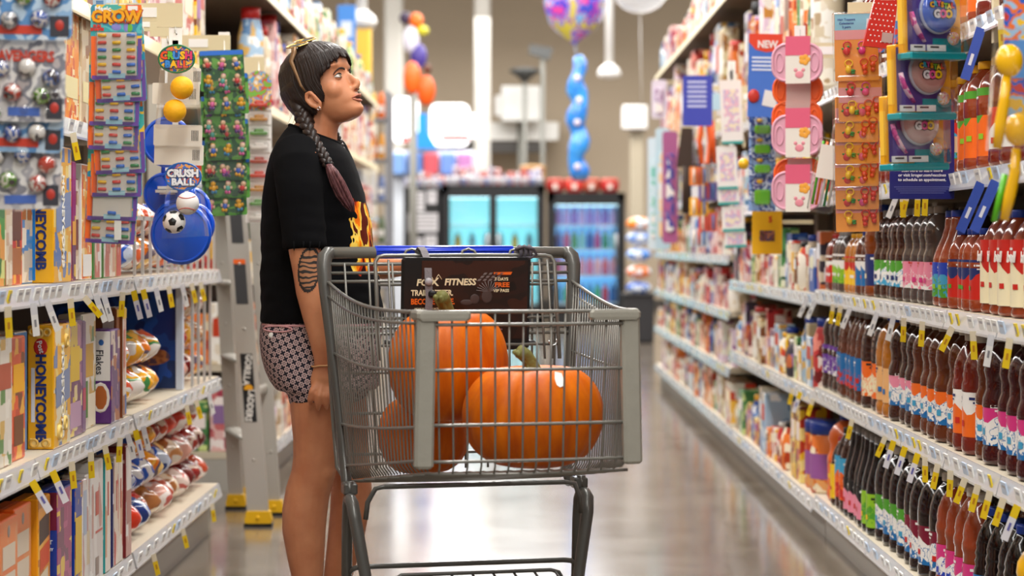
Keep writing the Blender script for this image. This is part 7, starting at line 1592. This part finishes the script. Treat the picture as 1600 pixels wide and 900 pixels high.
for v, vn in zip(tm.vertices, nrm):
    p = v.co * 9; k_ = v.co.copy(); k_.z *= 2.2
    zf = min(1, max(0, (1.32 - v.co.z) / .25))
    v.co += vn * (.0065 * zf * noise.noise(Vector((p.x * .8 + v.co.z * 3, p.y * .8, p.z * 1.3))) + .004 * zf * noise.noise(k_ * 17))
    if v.co.z < .875: v.co.z = .875 + (v.co.z - .875) * .3
tm.materials.append(CLOTH); shirt = put('tshirt', tm, woman)
m = MB(); pts = []
for k in range(28):
    a = 2 * PI * k / 28; c = P(491 + 38 * math.cos(a), 210 + 14 * math.cos(a), .082 * math.sin(a)); pts.append(L(c))
m.tube(pts, (.006), 8, closed=True); m.build('collar', CLOTH, woman)
m = MB(); r_ = random.Random(8)
for k in range(16):
    a = 2 * PI * k / 16 + r_.uniform(-.15, .15); c = L(P(477, 388, -.222)) + Vector((.050 * math.cos(a), .052 * math.sin(a), .006))
    m.tube([c + Vector((0, 0, .012)), c + Vector((r_.uniform(-.002, .002), 0, -.002)), c + Vector((r_.uniform(-.004, .004), r_.uniform(-.002, .002), -.004 - r_.random() * .009))], [.003, .0025, .0008], 5)
m.build('frayed_sleeve_hem', CLOTH, woman)
def patch(src, sel, off, name, m_, keep=None):
    me = src; used = {}; vs, fs = [], []
    for p in me.polygons:
        if sel(p.center, p.normal):
            f = []
            for i in p.vertices:
                if i not in used: used[i] = len(vs); vs.append(me.vertices[i].co + me.vertices[i].normal * off)
                f.append(used[i])
            fs.append(f)
    q = MB(); q.add(vs, fs, 0, True); return q.build(name, m_, woman)
zP = lambda y: P(0, y).z
def flame_sel(c, nn): return nn.x > -.1 and -.19 < c.y < .12 and zP(435) < c.z < zP(300)
FL = art('flame_print', ['2a0c06', 'a8300a', 'ee7412', 'f8b02a', 'f9d45c', '5a1808'], 15, .75, (1, 1.3, .55), coat=0)
nt = FL.node_tree; N = nt.nodes.new; K_ = nt.links.new
tc = N('ShaderNodeTexCoord'); sp_ = N('ShaderNodeSeparateXYZ'); K_(tc.outputs['Object'], sp_.inputs[0])
nz_ = N('ShaderNodeTexNoise'); nz_.inputs['Scale'].default_value = 22; nz_.inputs['Detail'].default_value = 2; K_(tc.outputs['Object'], nz_.inputs['Vector'])
def fm(op, a, b_):
    n_ = N('ShaderNodeMath'); n_.operation = op
    for i_, v_ in enumerate((a, b_)):
        if isinstance(v_, (int, float)): n_.inputs[i_].default_value = v_
        else: K_(v_, n_.inputs[i_])
    return n_.outputs[0]
wob = fm('MULTIPLY', fm('SUBTRACT', nz_.outputs['Fac'], .5), .11)
yy = fm('ADD', sp_.outputs[1], wob); zz = fm('ADD', sp_.outputs[2], wob)
m1 = fm('GREATER_THAN', yy, -.140); m2 = fm('GREATER_THAN', zP(312), fm('ADD', zz, fm('MULTIPLY', fm('ADD', sp_.outputs[1], .1), .35))); m3 = fm('GREATER_THAN', zz, zP(425)); m4 = fm('LESS_THAN', yy, .09)
mk = fm('MULTIPLY', fm('MULTIPLY', m1, m2), fm('MULTIPLY', m3, m4))
pb_ = nt.nodes['Principled BSDF']; src = pb_.inputs['Base Color'].links[0].from_socket
mx = N('ShaderNodeMix'); mx.data_type = 'RGBA'; mx.inputs[6].default_value = (*lin('0c0c0e'), 1); K_(mk, mx.inputs[0]); K_(src, mx.inputs[7]); K_(mx.outputs[2], pb_.inputs['Base Color'])
pb_.inputs['Roughness'].default_value = 1.0; pb_.inputs['Specular IOR Level'].default_value = .15; pb_.inputs['Coat Weight'].default_value = 0
patch(tm, flame_sel, .0008, 'shirt_print', FL)
# --- shorts
def shorts_mat():
    m = mat('shorts_print', '1f2130', .85); nt = m.node_tree; b_ = nt.nodes['Principled BSDF']
    N = nt.nodes.new; K = nt.links.new
    tc = N('ShaderNodeTexCoord'); ge = N('ShaderNodeNewGeometry'); s1 = N('ShaderNodeSeparateXYZ'); s2 = N('ShaderNodeSeparateXYZ')
    K(tc.outputs['Object'], s1.inputs[0]); K(ge.outputs['Normal'], s2.inputs[0])
    def M_(op, a, b=None, c=None):
        n_ = N('ShaderNodeMath'); n_.operation = op
        for i, v in enumerate((a, b, c)):
            if v is None: continue
            if isinstance(v, (int, float)): n_.inputs[i].default_value = v
            else: K(v, n_.inputs[i])
        return n_.outputs[0]
    ax = M_('ABSOLUTE', s2.outputs[0]); ay = M_('ABSOLUTE', s2.outputs[1])
    side = M_('GREATER_THAN', ay, ax)
    u = M_('ADD', M_('MULTIPLY', s1.outputs[0], side), M_('MULTIPLY', s1.outputs[1], M_('SUBTRACT', 1, side)))
    # rows shift, so the crosses stagger
    sc = 52.0
    U = M_('MULTIPLY', M_('ADD', u, M_('MULTIPLY', s1.outputs[2], .5)), sc); V = M_('MULTIPLY', M_('SUBTRACT', s1.outputs[2], M_('MULTIPLY', u, .5)), sc)
    fu = M_('ABSOLUTE', M_('SUBTRACT', M_('FRACT', U), .5)); fv = M_('ABSOLUTE', M_('SUBTRACT', M_('FRACT', V), .5))
    d1 = M_('MULTIPLY', M_('LESS_THAN', fu, .14), M_('LESS_THAN', fv, .42)); d2 = M_('MULTIPLY', M_('LESS_THAN', fv, .14), M_('LESS_THAN', fu, .42))
    cr = M_('MAXIMUM', d1, d2)
    hole = M_('MULTIPLY', M_('GREATER_THAN', fu, .30), M_('GREATER_THAN', fv, .30))
    inner = M_('MULTIPLY', M_('GREATER_THAN', fu, .38), M_('GREATER_THAN', fv, .38))
    hole = M_('SUBTRACT', hole, inner)
    dark = M_('MAXIMUM', cr, hole)
    mx = N('ShaderNodeMix'); mx.data_type = 'RGBA'; mx.inputs[6].default_value = (*lin('c2a8a6'), 1); mx.inputs[7].default_value = (*lin('161727'), 1)
    K(dark, mx.inputs[0]); K(mx.outputs[2], b_.inputs['Base Color']); return m
s_ = MB()
sec_tube(s_, [(500, 409, 595, .168), (512, 407, 596, .172), (535, 406, 595, .178), (555, 409, 594, .182), (575, 415, 593, .185), (595, 424, 592, .187), (607, 434, 590, .186)], 36)
for (c0, c1, dy0, dy1, r0, r1) in (((500, 575), (503, 630), -.085, -.095, .092, .0845), ((515, 575), (528, 630), .085, .092, .092, .088)):
    s_.tube([L(P(c0[0], c0[1], dy0)), L(P((c0[0] + c1[0]) / 2, (c0[1] + c1[1]) / 2, (dy0 + dy1) / 2)), L(P(c1[0], c1[1], dy1))], [r0, (r0 + r1) / 2, r1], 24)
sm = rmesh(s_, .006, 6, 'shorts')
nrm = [v.normal.copy() for v in sm.vertices]
for v, vn in zip(sm.vertices, nrm): v.co += vn * .003 * noise.noise(v.co * 16)
sm.materials.append(shorts_mat()); put('shorts', sm, woman)
PINK = mat('pink_piping', 'd8a3a6', .7)
def on(me, x, z, front=True):
    """nearest surface to the camera side at this x, z"""
    best = None
    for v in me.vertices:
        d = (v.co.x - x) ** 2 + (v.co.z - z) ** 2
        if v.normal.y < -.1 and d < .0003 and (best is None or d < best[0]): best = (d, v.co.y)
    return best[1] if best else -.18
m = MB(); pts = []
for k in range(18):
    a = 2 * PI * k / 18; q = L(P(433 + 25 * math.cos(a), 514 + 4.5 * math.sin(a), -.15)); q.y = on(sm, q.x, q.z) - .003; pts.append(q)
m.tube(pts, .0022, 6, closed=True); 
m.build('pocket_piping', PINK, woman)
m = MB(); pts = []
for k in range(14):
    q = L(P(410 + 13 * k, 507.5, -.1)); q.y = on(sm, q.x, q.z) - .002; pts.append(q)
m.tube(pts, .003, 6); m.build('waistband_piping', PINK, woman)
q = L(P(423, 524, -.15)); q.y = on(sm, q.x, q.z) - .003
m = MB(); m.ball(q, (.0075, .003, .0075), 12, 8); m.build('button', WHITE, woman)
# --- tattoo, bracelet, shoes
tq = L(P(483, 421, -.25))
def tat_sel(c, nn): return c.y < -.19 and ((c.x - tq.x) / .027) ** 2 + ((c.z - tq.z - .3 * (c.x - tq.x)) / .056) ** 2 < 1
TM = mat('tattoo_ink', '2c2522', .5); nt = TM.node_tree
tc = nt.nodes.new('ShaderNodeTexCoord'); wv = nt.nodes.new('ShaderNodeTexWave'); wv.wave_type = 'BANDS'; wv.bands_direction = 'Z'
wv.inputs['Scale'].default_value = 24; wv.inputs['Distortion'].default_value = 5; wv.inputs['Detail'].default_value = 1.5; wv.inputs['Detail Scale'].default_value = 1.4
rp = nt.nodes.new('ShaderNodeValToRGB'); rp.color_ramp.elements[0].position = .30; rp.color_ramp.elements[0].color = (*lin('2f2a28'), 1); rp.color_ramp.elements[1].position = .46; rp.color_ramp.elements[1].color = (*lin('b07a56'), 1)
nt.links.new(tc.outputs['Object'], wv.inputs['Vector']); nt.links.new(wv.outputs['Fac'], rp.inputs[0]); nt.links.new(rp.outputs[0], nt.nodes['Principled BSDF'].inputs['Base Color'])
patch(bodym, tat_sel, .0005, 'tattoo', TM)
def tat_q(c): return ((c.x - tq.x) / .027) ** 2 + ((c.z - tq.z - .3 * (c.x - tq.x)) / .056) ** 2
patch(bodym, lambda c, nn: c.y < -.19 and .80 < tat_q(c) < 1.08, .0009, 'tattoo_outline', mat('tattoo_dark', '2c2624', .6))
m = MB(); c = P(506, 571, -.206)
m.tube([L(c) + Vector((.0305 * math.cos(a), .0225 * math.sin(a), .003 * math.cos(a) + .001 * math.sin(6 * a))) for a in [k * PI / 14 for k in range(28)]], .0026, 6, closed=True)
m.build('bracelet', mat('bracelet_cord', 'b98a5e', .7), woman)
SHOE = mat('dark_shoe', '2b2a2c', .6)
for hx, dy in ((482, -.098), (523, .095)):
    m = MB(); m.tube([L(P(hx - 20, 1000, dy)), L(P(hx + 10, 1000, dy)), L(P(hx + 55, 1006, dy)), L(P(hx + 100, 1012, dy))], [(.03, .036), (.038, .042), (.032, .047), (.016, .042)], 14)
    m.bb(*[0] * 0) if False else None
    m.build('shoe', SHOE, woman)
    m = MB(); a = L(P(hx - 30, 1000, dy)); e_ = L(P(hx + 106, 1000, dy)); m.bb(a.x, e_.x, a.y - .042, a.y + .042, 0, .018); m.build('sole', WHITE, woman)
# --- sunglasses resting on the hair
GOLD = mat('gold_frame', 'c9a25a', .22, metal=1)
sg = thing('sunglasses', 'gold rimmed sunglasses pushed up on the brown hair of the woman', 'sunglasses', P(471, 72))
def G(v): return Vector(v) - sg.location
up_ = (Rh @ Vector((.30, -.34, 1))).normalized()
def lensring(c, rx, ry, ax, ay): return [c + ax * rx * math.cos(a) + ay * ry * math.sin(a) for a in [k * PI / 14 for k in range(28)]]
ax_ = (Rh @ Vector((0, -1, -.34))).normalized(); ay_ = up_.cross(ax_).normalized()
cen = P(466, 77, -.028) - ax_ * .031 + up_ * .015
for s in (-1, 1):
    c = cen - ax_ * s * .031 - up_ * .004
    ring = lensring(c, .027, .029, ax_, ay_)
    m = MB(); m.tube([G(p) for p in ring], .0021, 8, closed=True); m.build('rim', GOLD, sg)
    m = MB(); m.add([G(c + up_ * .004)] + [G(p) for p in ring], [(0, 1 + k, 1 + (k + 1) % 28) for k in range(28)] , 0, True); m.build('lens', mat('tinted_lens', 'a89c88', .08, metal=.85, coat=.5), sg)
    o_ = c - ax_ * s * .028
    m = MB(); m.tube([G(o_), G(o_ - ax_ * s * .006 - up_ * .012), G(H(-.016, s * .086, .072)), G(H(-.014, s * .0885, .045)), G(H(-.014, s * .088, .0)), G(H(-.010, s * .084, -.018))], [(.003, .007), (.003, .0075), (.0024, .006), (.002, .0045), (.002, .0035), (.002, .002)], 8)
    m.build('temple', mat('brown_temple', '7a5a3a', .3, metal=.3), sg)
m = MB(); m.tube([G(cen - ax_ * .006), G(cen + up_ * .004), G(cen + ax_ * .006)], .0022, 8); m.build('bridge', GOLD, sg)
